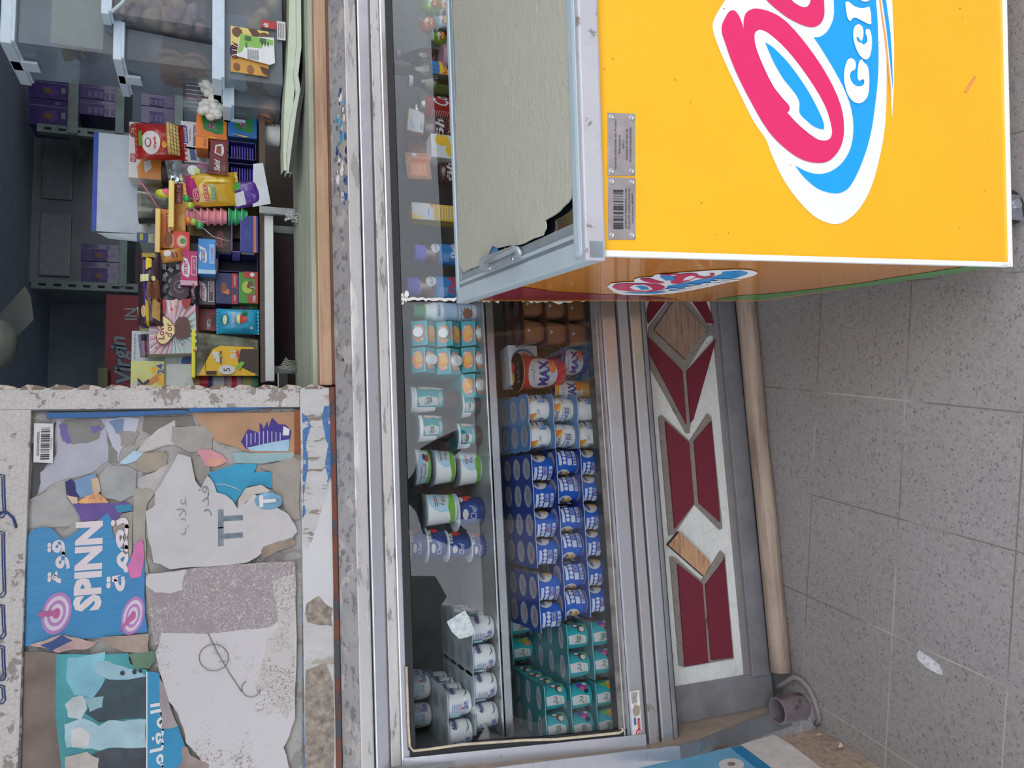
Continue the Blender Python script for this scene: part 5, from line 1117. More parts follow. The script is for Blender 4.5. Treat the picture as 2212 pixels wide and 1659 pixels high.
round_item('lemon_drink_bottle', 'yellow-green glass bottle with blue and yellow label', 'bottle', (853, 122, 1050, 174), 1.79, KP, BOTY, [('r', -1.1, .16, 1.1, .46, m('#3f86c8', .4)), ('r', -1.1, .16, 1.1, .34, YLW), ('t', 'Boga', .1, .25, .1, REDI, {'w': .8})], zb=ZSH)
mb = MB(); X, R = span(126, 170, 930, 1.79); mb.lathe([(1e-4, .01), (R*.9, .012), (R*.93, .09), (R*.4, .13)], m('#8a8238', .3), 24, (X, 1.79+R, ZSH)); bpy.data.objects['lemon_drink_bottle'].children[0]; mb.build('drink', bpy.data.objects['lemon_drink_bottle'])
round_item('lime_drink_bottle', 'small green glass bottle with white crown cap', 'bottle', (884, 152, 1050, 196), 1.765, KP, BOTG, None, zb=ZSH, sub=capf(m('#c9d2e0', .35), .93, .52))
mb = MB(); X, R = span(156, 192, 930, 1.765); mb.lathe([(1e-4, .01), (R*.9, .012), (R*.93, .08), (R*.5, .105)], m('#4a5c22', .3), 24, (X, 1.765+R, ZSH)); mb.build('drink', bpy.data.objects['lime_drink_bottle'])
round_item('pink_drink_can', 'pink plastic drink bottle half hidden by the freezer rim', 'bottle', (955, 84, 1050, 146), 1.765, [(0, 0), (.95, 0), (1, .03), (1, .75), (.8, 1), (0, 1)], m('#b48a9c', .35), [('l', -.3, .4, .2, .8, m('#6a4a6a'), 3), ('r', -.6, .6, -.35, .8, m('#4a4a6a'))], zb=ZSH)
# wrapped chocolate eggs
rr = random.Random(2)
for i, (x, y, r_, mt, lb) in enumerate(((950, 84, 17, '#7fa63a', 'round green wrapped chocolate ball, lowest of the sweets pile'), (925, 55, 19, '#c8642e', 'orange and blue wrapped sweet lying against the green ball'), (955, 50, 18, '#8fb0c4', 'pale blue twist-wrapped sweet by the freezer edge'), (932, 14, 22, '#8db23c', 'large green and orange wrapped sweet at the top of the pile'), (962, 14, 20, '#d07a34', 'orange wrapped sweet beside the freezer edge'))):
    c = onY(x, y, 1.80); R = r_*1.85/1600; mb = MB(); mb.blob(c, (R, R, R*1.1), m(mt, .25, .2, .25, 60, coat=.5), 3, .12, i)
    f = Cy(c-V3((0, 0, R)), lambda b, R=R: R*1.0); draw(mb, f, R, R*2, [('r', -.6, .3, .5, .6, m('#c84a26', .35)), ('e', 0, .7, .3, .12, WT), ('t', 'EGG', -.05, .45, .16, YLW, {'w': .8, 'bold': .04})], .0012)
    for s in (-1, 1): mb.lathe([(R*.15, R*.9), (R*.5, R*1.35), (R*.42, R*1.36), (.0001, R*1.0)], m('#9ec6dc', .3, .3), 9, c, V3((s*.5, -.1, s)))
    tag(mb.build('wrapped_sweet', None, tuple(c)), lb, 'sweet', 'wrapped sweets beside the freezer')
# clear support under the pile of sweets
mb = MB(); a, b = onY(1000, 104, 1.79), onY(975, -40, 1.79); mb.box((a.x, 1.785, ZSH), (b.x+.05, 1.92, onY(978, 40, 1.80).z), m('#3a3f3c', .6, 0, .2), .004)
tag(mb.build('sweets_box'), 'dark display box that carries the wrapped sweets', 'box')
# lower right: brown dessert pots and large cups
DN_ = m('#57342c', .3, 0, .1, coat=.5); TAN = m('#a8714c', .35, 0, .05, coat=.4)
DG = 'brown cream dessert packs on the lower shelf'
def dess(x, y, z, lb):
    r = thing('cream_dessert_pack', lb, 'dessert pack', (x, y, z), DG); mb = MB()
    for i in range(2):
        for j in range(2):
            mb.lathe([(1e-4, 0), (.022, 0), (.026, .01), (.031, .058)], TAN, 20, (x+(i-.5)*.068, y+j*.068, z), None, pi/4, 5)
            f = Cy((x+(i-.5)*.068, y+j*.068, z), lambda b: .022+.009*min(1, b/.058))
            if j == 0: draw(mb, f, .06, .06, [('e', 0, .5, .22, .3, WT), ('t', 'Danette', 0, .5, .16, INK, {'w': .36})], .001)
    mb.build('dessert_pots', r); mb = MB()
    mb.box((x-.068, y-.036, z+.058), (x+.068, y+.104, z+.0605), DN_, .001)
    for i in range(2):
        for j in range(2): draw(mb, Fr((x+(i-.5)*.068, y+j*.068, z+.0605), (1, 0, 0), (0, 1, 0)), .06, .06, [('e', 0, .1, .4, .2, m('#7d6a66')), ('t', 'Danette', 0, .1, .22, INK, {'w': .6}), ('l', -.3, -.3, .3, -.15, GREYP, 2)])
    mb.build('lid_sheet', r)
for L, (v, y, nm) in enumerate(((1275, 700, 'bottom'), (1225, 696, 'middle'), (1178, 692, 'top'))):
    dess(onY(v, y, 1.70).x, 1.70, ZB+L*.0615, 'brown cream dessert pack, %s of the stack by the glass joint' % nm)
for L, nm in enumerate(('bottom', 'middle', 'top')): dess(onY(1240, 610, 1.70).x, 1.70, ZB+L*.0615, 'brown cream dessert pack, %s of the stack half hidden by the freezer' % nm)
def maxart(t, fg): return [('e', -.1, .55, .48, .34, WT), ('t', AR('ﺩﻟﻴﺲ'), -.1, .78, .10, INK, {'w': .4}), ('t', 'MAX', -.08, .52, .24, m('#2c3a8c'), {'w': .7, 'bold': .05}), ('e', .12, .33, .2, .08, ORA), ('l', -.9, .2, -.55, .6, m('#e8b0a0'), 9)]
MP = [(0, 0), (.66, 0), (.70, .03), (.93, .95), (1, .96), (1, 1), (0, 1)]
FOIL = m('#c9c6c4', .3, .6, .1)
def foil(pic):
    def f(r, c, R, H):
        mb = MB(); mb.lathe([(R*1.02, H*.985), (R*1.02, H), (1e-4, H)], FOIL, 32, c)
        draw(mb, Fr(c+V3((0, 0, H)), (1, 0, 0), (0, 1, 0)), R, R, [('t', 'MAX', 0, -.25, .4, m('#5a5f86'), {'w': 1.2, 'bold': .04}), ('e', .3, .4, .3, .25, pic), ('e', -.25, .45, .25, .2, m('#d6b23c'))], .0006); mb.build('foil_lid', r)
    return f
# tilted row of big cups: raised on a riser box
_, c, R, H = round_item('large_dessert_cup', 'purple large dessert cup beside the red one, under the brown packs', 'dessert cup', (1205, 738, 1310, 812), 1.668, MP, m('#5d2a86', .3, coat=.4), maxart(0, 0), zb=ZB, sub=foil(m('#7a3a9a')), group='large dessert cups')
_, c, R, H = round_item('large_dessert_cup', 'orange large dessert cup, bottom one under the red cup', 'dessert cup', (1192, 812, 1310, 868), 1.675, MP, m('#e8a23c', .3, coat=.4), maxart(0, 0), zb=ZB, sub=foil(REDI), group='large dessert cups')
_, c, R, H = round_item('large_dessert_cup', 'red large dessert cup standing highest, silver foil lid with fruit', 'dessert cup', (1122, 756, 1232, 840), 1.64, MP, m('#cf2f26', .3, coat=.4), maxart(0, 0), zb=ZB+.078, sub=foil(REDI), group='large dessert cups')
for o_ in [o for o in bpy.data.objects if o.name.startswith('large_dessert_cup')]: pass
mb = MB(); x_ = c.x; mb.box((x_-.03, 1.735, ZB), (x_+.05, 1.80, ZB+.074), m('#4d3a34', .6), .002); tag(mb.build('brown_carton'), 'plain brown carton hidden behind the large dessert cups', 'box')
box_item('flavoured_yogurt_pack', 'square white dessert pack with blue and red script behind the red cup', 'dessert pack', (1100, 745, 1138, 832), 1.72, .06, m('#cfd3d8', .35), [('e', .6, .5, .3, .42, m('#3f6fb8')), ('e', .6, .5, .25, .35, WT), ('t', 'Rocket', .6, .45, .3, REDI, {'w': .45, 'shear': .3, 'bold': .03}), ('e', .2, .4, .14, .3, YLW), ('e', .12, .6, .08, .2, REDI)], zb=ZB+.125, ry=4)
mb = MB(); a, b = onY(1300, 834, 1.80), onY(1250, 748, 1.80); mb.box((a.x, 1.80, ZB), (b.x, 1.92, ZB+.13), m('#5b4038', .6), .002); tag(mb.build('storage_carton'), 'brown storage carton deep on the lower shelf that carries the dessert pack', 'box')

# ================================================================ SWEETS INSIDE THE WINDOW
class Bulge:
    curved = True
    def __init__(s, o, u, v, n, w, h, T): s.o, s.u, s.v, s.n, s.w, s.h, s.T = V3(o), V3(u), V3(v), V3(n), w, h, T
    def dep(s, a, b):
        x, y = min(1, max(0, a/s.w)), min(1, max(0, b/s.h)); return s.T*max(0, sin(pi*x)*sin(pi*y))**.45*(1+.16*noise.noise(V3((x*5, y*7, s.w*90))))
    def p(s, a, b, h=0): return s.o+s.u*a+s.v*b+s.n*(s.dep(a, b)+h)
def bag(nm, label, box, Y, T, mat, art, rot=0, group=None, cat='snack bag', crimp=True, sh=None):
    x0, y0, x1, y1 = box; a, b = onY(x1, (y0+y1)/2, Y), onY(x0, (y0+y1)/2, Y); xa_, xb_ = onY((x0+x1)/2, y1, Y).x, onY((x0+x1)/2, y0, Y).x
    w_, h_ = xb_-xa_, b.z-a.z; t = radians(rot); u = V3((cos(t), 0, sin(t))); v = V3((-sin(t), 0, cos(t))); cz = V3(((xa_+xb_)/2, Y, a.z+h_/2)); o = cz-u*w_/2-v*h_/2; n = V3((0, -1, 0))
    f = Bulge(o, u, v, n, w_, h_, T); mb = MB(); N = 16
    for s in (1, -1):
        vs = [o+u*(w_*i/N)+v*(h_*j/N)+n*s*(f.dep(w_*i/N, h_*j/N)) for j in range(N+1) for i in range(N+1)]
        fs = [(j*(N+1)+i, j*(N+1)+i+1, (j+1)*(N+1)+i+1, (j+1)*(N+1)+i) for j in range(N) for i in range(N)]
        mb.add(vs, fs if s == 1 else [tuple(reversed(q)) for q in fs], mat, True)
    draw(mb, f, w_, h_, art, .0015, .0006)
    if crimp:
        for (b0, b1) in ((-.05, .0), (1.0, 1.05)):
            k = 14; vs = []
            for i in range(k+1):
                d = .0018*(-1)**i; vs += [o+u*(w_*i/k)+v*(h_*b0)+n*d, o+u*(w_*i/k)+v*(h_*b1)+n*d*.3]
            mb.add(vs, [(2*i, 2*i+2, 2*i+3, 2*i+1) for i in range(k)], mat)
    c = V3((cz.x, Y, a.z)); ob = mb.build(nm, None, tuple(c)); return tag(ob, label, cat, group), f, w_, h_
YW = 2.02
ZW = onY(558, 650, 2.0).z
g = lambda c, r=.42, **k: m(c, r, 0, k.pop('var', .05), 30, **k)
# left part (lower in the picture)
r, c, R, H = round_item('sweets_jar', 'foil-striped sweets jar with a red lid in the window corner', 'jar', (446, 806, 557, 843), 2.03, [(0, 0), (.92, 0), (1, .04), (1, .96), (.9, 1), (0, 1)], g('#8f8a98', .3), [('r', -1.2, .02, 1.2, .10, g('#4aa05a')), ('r', -1.2, .14, 1.2, .30, g('#a8b060')), ('r', -1.2, .34, 1.2, .62, g('#c89aa8')), ('r', -1.2, .42, 1.2, .52, g('#c9344a')), ('r', -1.2, .66, 1.2, .86, g('#c9c8d2')), ('r', -1.2, .9, 1.2, .96, g('#3a3560'))], zb=ZW, sub=tub_lid(g('#b22a2c'), 1.02, 1, .12))
box_item('waffle_biscuit_box', 'small green box with a round waffle biscuit picture on top of the striped jar', 'biscuit box', (404, 806, 436, 843), 2.04, .05, g('#3a8c52'), [('r', 0, .25, 1, 1.0, g('#d8d2b8')), ('e', .45, .60, .52, .46, g('#d99a56')), ('e', .45, .60, .46, .40, g('#e8b878'))]+[('r', .1+.2*i, .25, .14+.2*i, .95, g('#c07c3c')) for i in range(4)]+[('r', .05, .35+.2*i, .88, .39+.2*i, g('#c07c3c')) for i in range(3)])
# bucket with yellow lid
X0b = onY(557, 812, 2.0).x
bk = thing('sweets_bucket', 'clear plastic bucket with yellow rim and a yellow snack label', 'bucket', (onY(557, 765, 2.0).x, 2.0, ZW))
a, b = onY(557, 812, 2.0), onY(420, 716, 2.0); w_, h_ = b.x-a.x, b.z-ZW; mb = MB(); M2 = glass_mat('bucket_plastic', '#dfe2d2', 1.0, .22, '#d9dcc4', 12)
tp = [(a.x+.0, ZW), (b.x-.018, ZW), (b.x, ZW+h_), (a.x, ZW+h_)]
mb.prism([V3((x, 2.0, z)) for x, z in tp], (0, -1, 0), .003, M2); mb.prism([V3((x, 2.13, z)) for x, z in tp], (0, -1, 0), .003, M2)
mb.prism([V3((tp[1][0], 2.0, tp[1][1])), V3((tp[1][0], 2.13, tp[1][1])), V3((tp[2][0], 2.13, tp[2][1])), V3((tp[2][0], 2.0, tp[2][1]))], (1, 0, 0), .003, M2)
mb.box((a.x, 2.0, ZW), (b.x-.018, 2.13, ZW+.003), M2); mb.build('bucket_wall', bk)
mb = MB(); mb.box((a.x-.006, 1.992, ZW+h_-.003), (b.x+.007, 2.138, ZW+h_+.006), g('#e8e02a', .35), .002); mb.build('yellow_rim', bk)
mb = MB(); lf = Fr((a.x, 1.9992, ZW), (1, 0, 0), (0, 0, 1)); YL2 = g('#e0b416', .4)
draw(mb, lf, w_, h_, [('p', [(0, .05), (.60, .04), (.66, .10), (.68, .60), (.60, .72), (.1, .9), (0, .94)], YL2), ('p', [(.05, .03), (.62, .03), (.62, .28), (.36, .33), (.22, .3), (.08, .12)], g('#3a2a20')), ('t', 'SU', .48, .40, .10, WT, {'bold': .05}), ('t', 'Jelly', .50, .33, .08, REDI, {'w': .2, 'bold': .03}),
    ('e', .50, .68, .05, .05, WT), ('e', .42, .66, .05, .05, WT), ('e', .34, .62, .05, .05, WT), ('r', .28, .58, .56, .61, g('#7a4a28')), ('e', .45, .60, .03, .03, GRE), ('l', .12, .82, .5, .84, BROWN, 1), ('e', .13, .50, .11, .13, WT), ('t', '5', .13, .5, .1, DK, {}), ('p', [(.12, .3), (.3, .22), (.32, .28), (.2, .36)], GRE), ('r', .02, .66, .1, .82, g('#3a1c18'))], .0012)
mb.build('bucket_label', bk)
rr = random.Random(6); mb = MB()
for k in range(22): mb.blob((rr.uniform(a.x+.02, b.x-.03), rr.uniform(2.02, 2.11), ZW+.012+rr.uniform(0, .02)), .011, g('#d8602a', .25), 1, .2, k)
o = mb.build('orange_sweets', bk); o['kind'] = 'stuff'
box_item('white_carton', 'plain white carton end between the wafer box and the biscuit box', 'carton', (356, 786, 414, 843), 2.03, .12, g('#cfd6d2'), [('e', .2, .1, .3, .18, g('#c6cecb'))], rot=0)
box_item('wafer_box', 'yellow-green wafer box with the number 24 and an orange wafer picture', 'biscuit box', (282, 780, 355, 843), 2.02, .12, g('#d9dc8a'), [('p', [(.1, .0), (.5, .0), (.9, .1), (.75, .45), (.5, .3), (.25, .2)], YLW), ('p', [(.05, .3), (.6, .75), (.65, .82), (.1, .45)], g('#e8d878')), ('p', [(.12, .68), (.45, .35), (.55, .2), (.35, .15), (.1, .55)], g('#d8883c')), ('p', [(0, .75), (.35, .8), (.2, 1), (0, 1)], WT), ('t', '24', .72, .12, .22, WT, {'bold': .08, 'w': .4, 'rot': 8}), ('t', '24', .72, .12, .20, g('#2a4a8c'), {'bold': .02, 'w': .36, 'rot': 8}), ('t', 'K', .25, .62, .34, g('#2a2a48'), {'bold': .05, 'shear': .2})])
box_item('tall_white_box', 'tall plain pale box behind the wafer box', 'box', (284, 716, 420, 792), 2.08, .10, g('#c9d6dc'), [('l', .1, .92, .9, .97, g('#8fa0a8'), 1)])
bag('crumpled_wrapper', 'small silver and red crumpled snack wrapper on the pale box', (302, 722, 326, 772), 2.045, .012, g('#9a8ea8', .3), [('p', [(0, .4), (1, .3), (1, .45), (0, .6)], g('#8c1c30')), ('r', .7, .3, 1, .8, g('#2a2430'))], 6)
box_item('paper_stack', 'stack of white booklets with a blue picture beside the bucket', 'booklets', (356, 770, 418, 797), 2.05, .1, g('#c4cdd0'), [('p', [(0, .0), (1, 0), (1, .35), (.6, .45), (.2, .35)], g('#2f5ea8')), ('e', .3, .1, .2, .1, REDI), ('l', .0, .5, 1, .6, GREYP, 1)])
# love box
STR = []
for i in range(28):
    t0, t1 = 2*pi*i/28, 2*pi*(i+.5)/28
    def hit(t):
        dx, dy = cos(t), sin(t); cx, cy = .42, .5
        ts = [((1 if dx > 0 else 0)-cx)/dx if abs(dx) > 1e-6 else 9, ((1 if dy > 0 else 0)-cy)/dy if abs(dy) > 1e-6 else 9]; k = min(ts); return (cx+dx*k, cy+dy*k)
    STR.append(('p', [(.42, .5), hit(t0), hit(t1)], g('#d8a6bc') if sin(t0+.3) > -.15 or cos(t0) > .5 else g('#a6c8cc')))
HEART = [(.5+.0, .0)]
def heart(cx, cy, s): return [(cx+s*16*sin(t)**3/17, cy+s*(13*cos(t)-5*cos(2*t)-2*cos(3*t)-cos(4*t))/17) for t in [2*pi*i/30 for i in range(30)]]
box_item('love_biscuit_box', 'pink and blue rayed box with a heart reading Love and a brown biscuit', 'biscuit box', (321, 648, 424, 764), 2.0, .05, g('#e6e2dc'), STR+[('p', [(.72, .66), (.99, .62), (1, 1), (.70, 1)], g('#b8322c')), ('t', 'gaufrette', .86, .82, .07, WT, {'w': .2}), ('t', "d'or", .88, .75, .09, WT, {'w': .16, 'bold': .03}), ('p', heart(.42, .64, .30), g('#8c2c40')), ('p', heart(.42, .64, .27), g('#e8dc9a')), ('t', 'Love', .40, .74, .14, g('#8c2c50'), {'w': .3, 'bold': .02}), ('t', "d'or", .42, .58, .14, g('#8c2c50'), {'w': .26, 'bold': .01}),
    ('p', [(.25, .42), (.28, .18), (.4, .12), (.58, .14), (.66, .2), (.66, .36), (.56, .44), (.4, .46)], g('#5c3a30')), ('p', [(.9, .28), (1, .3), (1, .08), (.86, .12), (.8, .22)], g('#9a2a24')), ('r', .02, .02, .05, .08, REDI), ('e', .15, .3, .02, .02, REDI), ('e', .1, .85, .02, .02, REDI), ('e', .8, .5, .025, .025, REDI), ('e', .9, .42, .04, .04, g('#d8b890'))], rot=2.2)
box_item('maroon_chocolate_box', 'maroon box with chocolate fingers and brown lettering behind the teal pouch', 'biscuit box', (430, 668, 557, 716), 2.05, .08, g('#7c3434'), [('t', 'CARETTO', .3, .84, .06, WT, {'w': .42, 'rot': -4, 'bold': .02})]+[('p', [(.2+.18*i, .60), (.34+.18*i, .62), (.4+.16*i, .80), (.26+.16*i, .79)], g('#4c2a26')) for i in range(3)])
bag('teal_tea_pouch', 'light blue plastic pouch with a red cup picture', (472, 668, 556, 722), 2.015, .024, g('#2f9fc4', .28, coat=.4), [('e', .5, .84, .22, .09, g('#2a4a58')), ('e', .5, .84, .19, .06, g('#c9d6b0')), ('t', 'Natural', .55, .64, .12, WT, {'w': .5, 'shear': .3}), ('e', .52, .47, .19, .07, g('#ead070')), ('p', [(.34, .46), (.7, .46), (.62, .28), (.44, .28)], g('#c24a34')), ('p', [(.7, .42), (.92, .36), (.8, .24), (.7, .28)], g('#2c6a3a')), ('e', .2, .16, .05, .035, WT), ('t', 'CUPS', .12, .3, .06, g('#1c3a4a'), {'rot': 90})])
box_item('green_wafer_box', 'green and red wafer box standing at the shelf edge', 'biscuit box', (516, 587, 557, 655), YW, .08, g('#3f8c38'), [('r', 0, 0, 1, .18, g('#b5342c')), ('p', [(0, 0), (.3, 0), (.25, .6), (0, .5)], g('#a83a2c')), ('p', [(.78, .2), (1, .2), (1, .75), (.8, .7)], g('#b5342c')), ('e', .5, .55, .2, .3, g('#a8b84a')), ('p', [(.42, .25), (.66, .3), (.7, .5), (.5, .6)], g('#6a3a28')), ('t', 'TRIS', .14, .2, .16, WT, {'w': .22, 'bold': .03}), ('t', 'S', .5, .28, .25, WT, {'shear': .3}), ('e', .9, .3, .07, .12, WT)], zb=ZW)
box_item('striped_wafer_row', 'row of slim colourful wafer packs beneath the green box', 'biscuit box', (500, 650, 557, 668), 2.05, .06, g('#2f6a40'), [('r', 0, .4, 1, .6, g('#3a3f7a')), ('r', 0, .6, 1, .7, REDI), ('r', 0, .2, 1, .3, g('#5c8a3a'))], zb=ZW)
box_item('navy_almond_box', 'navy chocolate box with almond pieces and a red band', 'chocolate box', (466, 590, 516, 656), YW, .08, g('#2a3260'), [('r', 0, .08, 1, .3, g('#a8303c')), ('r', .3, .1, .52, .28, g('#2a3260')), ('e', .5, .65, .2, .13, g('#7a4a2c')), ('p', [(.3, .5), (.42, .6), (.36, .7)], g('#c07c44')), ('e', .38, .48, .1, .08, g('#b8743c')), ('l', .1, .14, .28, .22, WT, 2), ('l', .6, .14, .9, .22, WT, 2)])
box_item('grey_secret_box', 'dark grey biscuit box with white speech-bubble lettering below the pink and blue ones', 'biscuit box', (427, 596, 465, 658), YW, .08, g('#4a4248'), [('p', [(.1, .55), (.2, .82), (.4, .9), (.6, .85), (.85, .98), (.72, .6), (.5, .5), (.25, .5)], WT), ('t', 'SECRET', .42, .7, .2, g('#9a3a6a'), {'w': .5, 'bold': .03}), ('r', .1, .08, .8, .4, WT), ('r', .12, .11, .78, .37, g('#5c4a50')), ('t', 'black', .6, .24, .16, WT, {'w': .3})], group='speech-bubble biscuit boxes')
box_item('pink_secret_box', 'magenta biscuit box with white speech-bubble lettering', 'biscuit box', (390, 542, 427, 617), 1.985, .08, g('#b52a68'), [('p', [(.22, .55), (.3, .85), (.5, .95), (.66, .85), (.85, .98), (.76, .6), (.55, .45), (.36, .45)], WT), ('t', 'SECRET', .52, .7, .22, g('#9a2a5a'), {'w': .4, 'bold': .03}), ('r', .3, .06, .86, .36, WT), ('r', .32, .09, .84, .33, g('#b03a70')), ('t', 'pink', .62, .2, .14, WT, {'w': .3}), ('r', 0, 0, .14, 1, g('#c9a0b4'))])
box_item('blue_secret_box', 'sky blue biscuit box with white speech-bubble lettering on top of the navy tray', 'biscuit box', (428, 516, 466, 592), 1.985, .08, g('#3f8cd0'), [('p', [(.3, .55), (.36, .85), (.5, .95), (.66, .85), (.8, .98), (.72, .6), (.55, .5), (.4, .5)], WT), ('t', 'SECRET', .52, .72, .22, g('#2a5a9a'), {'w': .36, 'bold': .03}), ('r', .3, .08, .84, .36, WT), ('r', .32, .11, .82, .33, g('#7aa8d8')), ('t', 'milk', .62, .22, .14, REDI, {'w': .25}), ('r', 0, 0, .12, 1, g('#a8cce0'))])
def tray(nm, lb, box, Y, dep, outer, inner, group=None, slats=None):
    x0, y0, x1, y1 = box; a, b = onY(x1, y1, Y), onY(x0, y0, Y); mb = MB(); t = .002
    mb.box((a.x, Y+dep-t, a.z), (b.x, Y+dep, b.z), inner); mb.box((a.x, Y, a.z), (a.x+t, Y+dep, b.z), outer); mb.box((b.x-t, Y, a.z), (b.x, Y+dep, b.z), outer)
    mb.box((a.x, Y, a.z), (b.x, Y+dep, a.z+t), outer); mb.box((a.x, Y, b.z-t), (b.x, Y+dep, b.z), outer)
    r = thing(nm, lb, 'display tray', (a.x, Y, a.z), group); mb.build('tray', r)
    if slats:
        n = slats; mb = MB()
        for i in range(n):
            z = a.z+(b.z-a.z)*(.08+.84*i/n); mb.box((a.x+(b.x-a.x)*.12, Y+dep*.25, z), (b.x-(b.x-a.x)*.12, Y+dep*.9, z+(b.z-a.z)*.5/n), g('#3a2c9a', .3), .0005)
        o = mb.build('wrapped_bars', r)
    return r
NV = g('#231f58', .35); NVI = g('#0f1030', .5)
tray('navy_display_tray', 'empty dark navy display tray below the sky blue box', (470, 546, 557, 590), YW, .07, NV, NVI)
tray('navy_display_tray', 'upright navy display tray full of violet bars, left of the two', (492, 350, 553, 396), 2.0, .06, NV, NVI, 'navy trays of violet bars', 9)
tray('navy_display_tray', 'upright navy display tray full of violet bars, under the blue gum box', (492, 303, 553, 347), 2.0, .06, NV, NVI, 'navy trays of violet bars', 9)
tray('open_navy_carton', 'open navy carton with an orange stripe and a pale flap', (500, 466, 521, 545), 1.985, .08, g('#6a64b8', .4), g('#14123a'))
_nf = box_item('front_panel', 'navy front panel with an orange stripe', 'carton', (520, 466, 557, 545), 1.983, .004, g('#2a3580', .4), [('r', 0, .12, 1, .28, g('#b86a4c')), ('l', .35, .45, .6, .8, g('#4a5aa8'), 3)], zb=ZW)[0]
_oc = [o for o in bpy.data.objects if o.name.startswith('open_navy_carton')][0]; _nf.parent = _oc; _nf.location = _nf.location-_oc.location
for k_ in ('category', 'label'): del _nf[k_]
box_item('brown_chocolate_box', 'dark brown chocolate box with red outlined lettering behind the pink cone tower', 'chocolate box', (438, 478, 503, 545), 2.04, .06, g('#4e443c'), [('t', 'Duo', .42, .45, .34, g('#c8a0a0'), {'w': .55, 'bold': .07, 'shear': .2}), ('t', 'Duo', .42, .45, .34, g('#8c2c34'), {'w': .53, 'bold': .03, 'shear': .2}), ('l', .2, .15, .5, .3, g('#8a7448'), 2), ('p', [(.5, .85), (.9, .9), (.8, .6)], g('#5e5044'))], zb=None)
box_item('lower_brown_box', 'plain brown box under the dark chocolate box', 'box', (503, 478, 557, 500), 2.06, .06, g('#3d3430'), [], zb=ZW)
HEX = []
for i in range(3):
    for j in range(2):
        cx, cy = .18+.34*i, .75-.5*j
        for k in range(3):
            aa = pi/2+k*2*pi/3
            for q in range(4):
                p0 = (.04+.035*q); ca, sa = cos(aa+.5), sin(aa+.5); ox, oy = cx-sa*p0+ca*.02, cy+ca*p0+sa*.02
                HEX.append(('p', [(ox, oy), (ox+ca*.17, oy+sa*.17), (ox+ca*.17-sa*.014, oy+sa*.17+ca*.014), (ox-sa*.014, oy+ca*.014)], WT))
box_item('patterned_chocolate_box', 'black and white geometric patterned box with a dark purple disc', 'chocolate box', (346, 580, 406, 648), YW, .08, g('#26303a'), HEX+[('e', .35, .24, .40, .40, g('#3c2238')), ('e', .35, .28, .19, .2, g('#a89a8c')), ('e', .35, .28, .175, .185, g('#3c2238')), ('t', 'M', .35, .28, .12, WT, {}), ('r', 0, -.0, 1, .12, g('#3c2238')), ('l', .6, .03, .85, .08, WT, 1)], zb=None)
bag('black_snack_bag', 'narrow black snack bag between the patterned box and the grey box', (408, 594, 428, 660), 1.995, .012, g('#1f1a1c', .3), [('p', [(.5, .3), (.9, .2), (.95, .7), (.7, .8)], g('#9a5a44')), ('t', 'DARK', .35, .5, .3, g('#c8a8b0'), {'w': .35, 'rot': 15})], -3)
bag('cake_bag', 'long purple and yellow bag of marbled cake lying across the boxes', (300, 548, 347, 704), 1.985, .022, g('#3f2a34', .3, coat=.3), [('r', .02, .68, .98, .76, g('#4c2a7c')), ('p', [(.0, .55), (.30, .55), (.35, .68), (0, .68)], g('#d8b82c')), ('p', [(.35, .0), (.62, .05), (.6, .3), (.3, .35)], g('#8a5a3c')), ('p', [(.05, .05), (.3, .02), (.35, .35), (.1, .4)], g('#c8a05c')), ('e', .18, .78, .08, .12, g('#dcb484')), ('r', .58, .5, .68, .9, g('#d8dca8')), ('e', .62, .28, .035, .1, g('#cfc48a')), ('p', [(.78, .35), (.9, .35), (.92, .62), (.74, .62)], g('#e0c02c')), ('e', .45, .4, .12, .2, g('#6a3c2c')), ('r', .92, .2, 1, .8, g('#9a8a2c'))], 2)
bag('green_ribbon_wrap', 'thin yellow-green wrapper edge hanging beside the cake bag', (300, 662, 320, 716), 2.01, .008, g('#b9c47c', .3), [('r', .1, .1, .5, .9, g('#6a4a7a'))], 8)
box_item('cake_bag_support', 'dark box the cake bag rests on', 'box', (346, 548, 392, 578), 2.05, .06, g('#33403e'), [], zb=None)
box_item('grain_biscuit_box', 'orange biscuit box with a red label and a pale yellow open flap', 'biscuit box', (347, 452, 378, 536), YW, .07, g('#d98a2c'), [('r', .35, .15, .9, .65, g('#a82c24')), ('t', "GRAIN D'OR", .62, .42, .22, WT, {'w': .5, 'bold': .03, 'rot': 3}), ('e', .2, .3, .18, .3, g('#e8c8a0')), ('e', .22, .45, .2, .3, g('#8c4a24'))])
box_item('grain_box_flap', 'pale yellow flap of the left orange biscuit box', 'flap', (335, 450, 346, 545), 1.99, .03, g('#e8c878'), [('r', 0, 0, 1, .15, g('#d0a04c'))])
box_item('grain_biscuit_box', 'orange biscuit box with a red label, the one nearer the jelly bag', 'biscuit box', (376, 392, 402, 500), YW+.01, .07, g('#dca03c'), [('r', .55, .3, .95, .95, g('#a82c24')), ('t', "GRAIN D'OR", .75, .62, .35, WT, {'w': .36, 'bold': .03}), ('p', [(0, .1), (.35, .1), (.3, .6), (.1, .7)], g('#e8b858'))])
box_item('grain_box_flap', 'pale yellow flap of the right orange biscuit box', 'flap', (364, 390, 376, 490), 1.985, .03, g('#ecd47c'), [('r', 0, 0, 1, .12, g('#d8b050'))])
box_item('red_cracker_box', 'square red box with a green and cream emblem', 'biscuit box', (376, 500, 410, 542), 1.995, .05, g('#c8403a'), [('e', .48, .5, .36, .36, g('#d8826c')), ('e', .48, .5, .26, .26, g('#e0c8a8')), ('e', .5, .45, .16, .2, g('#5a8a5c'))])
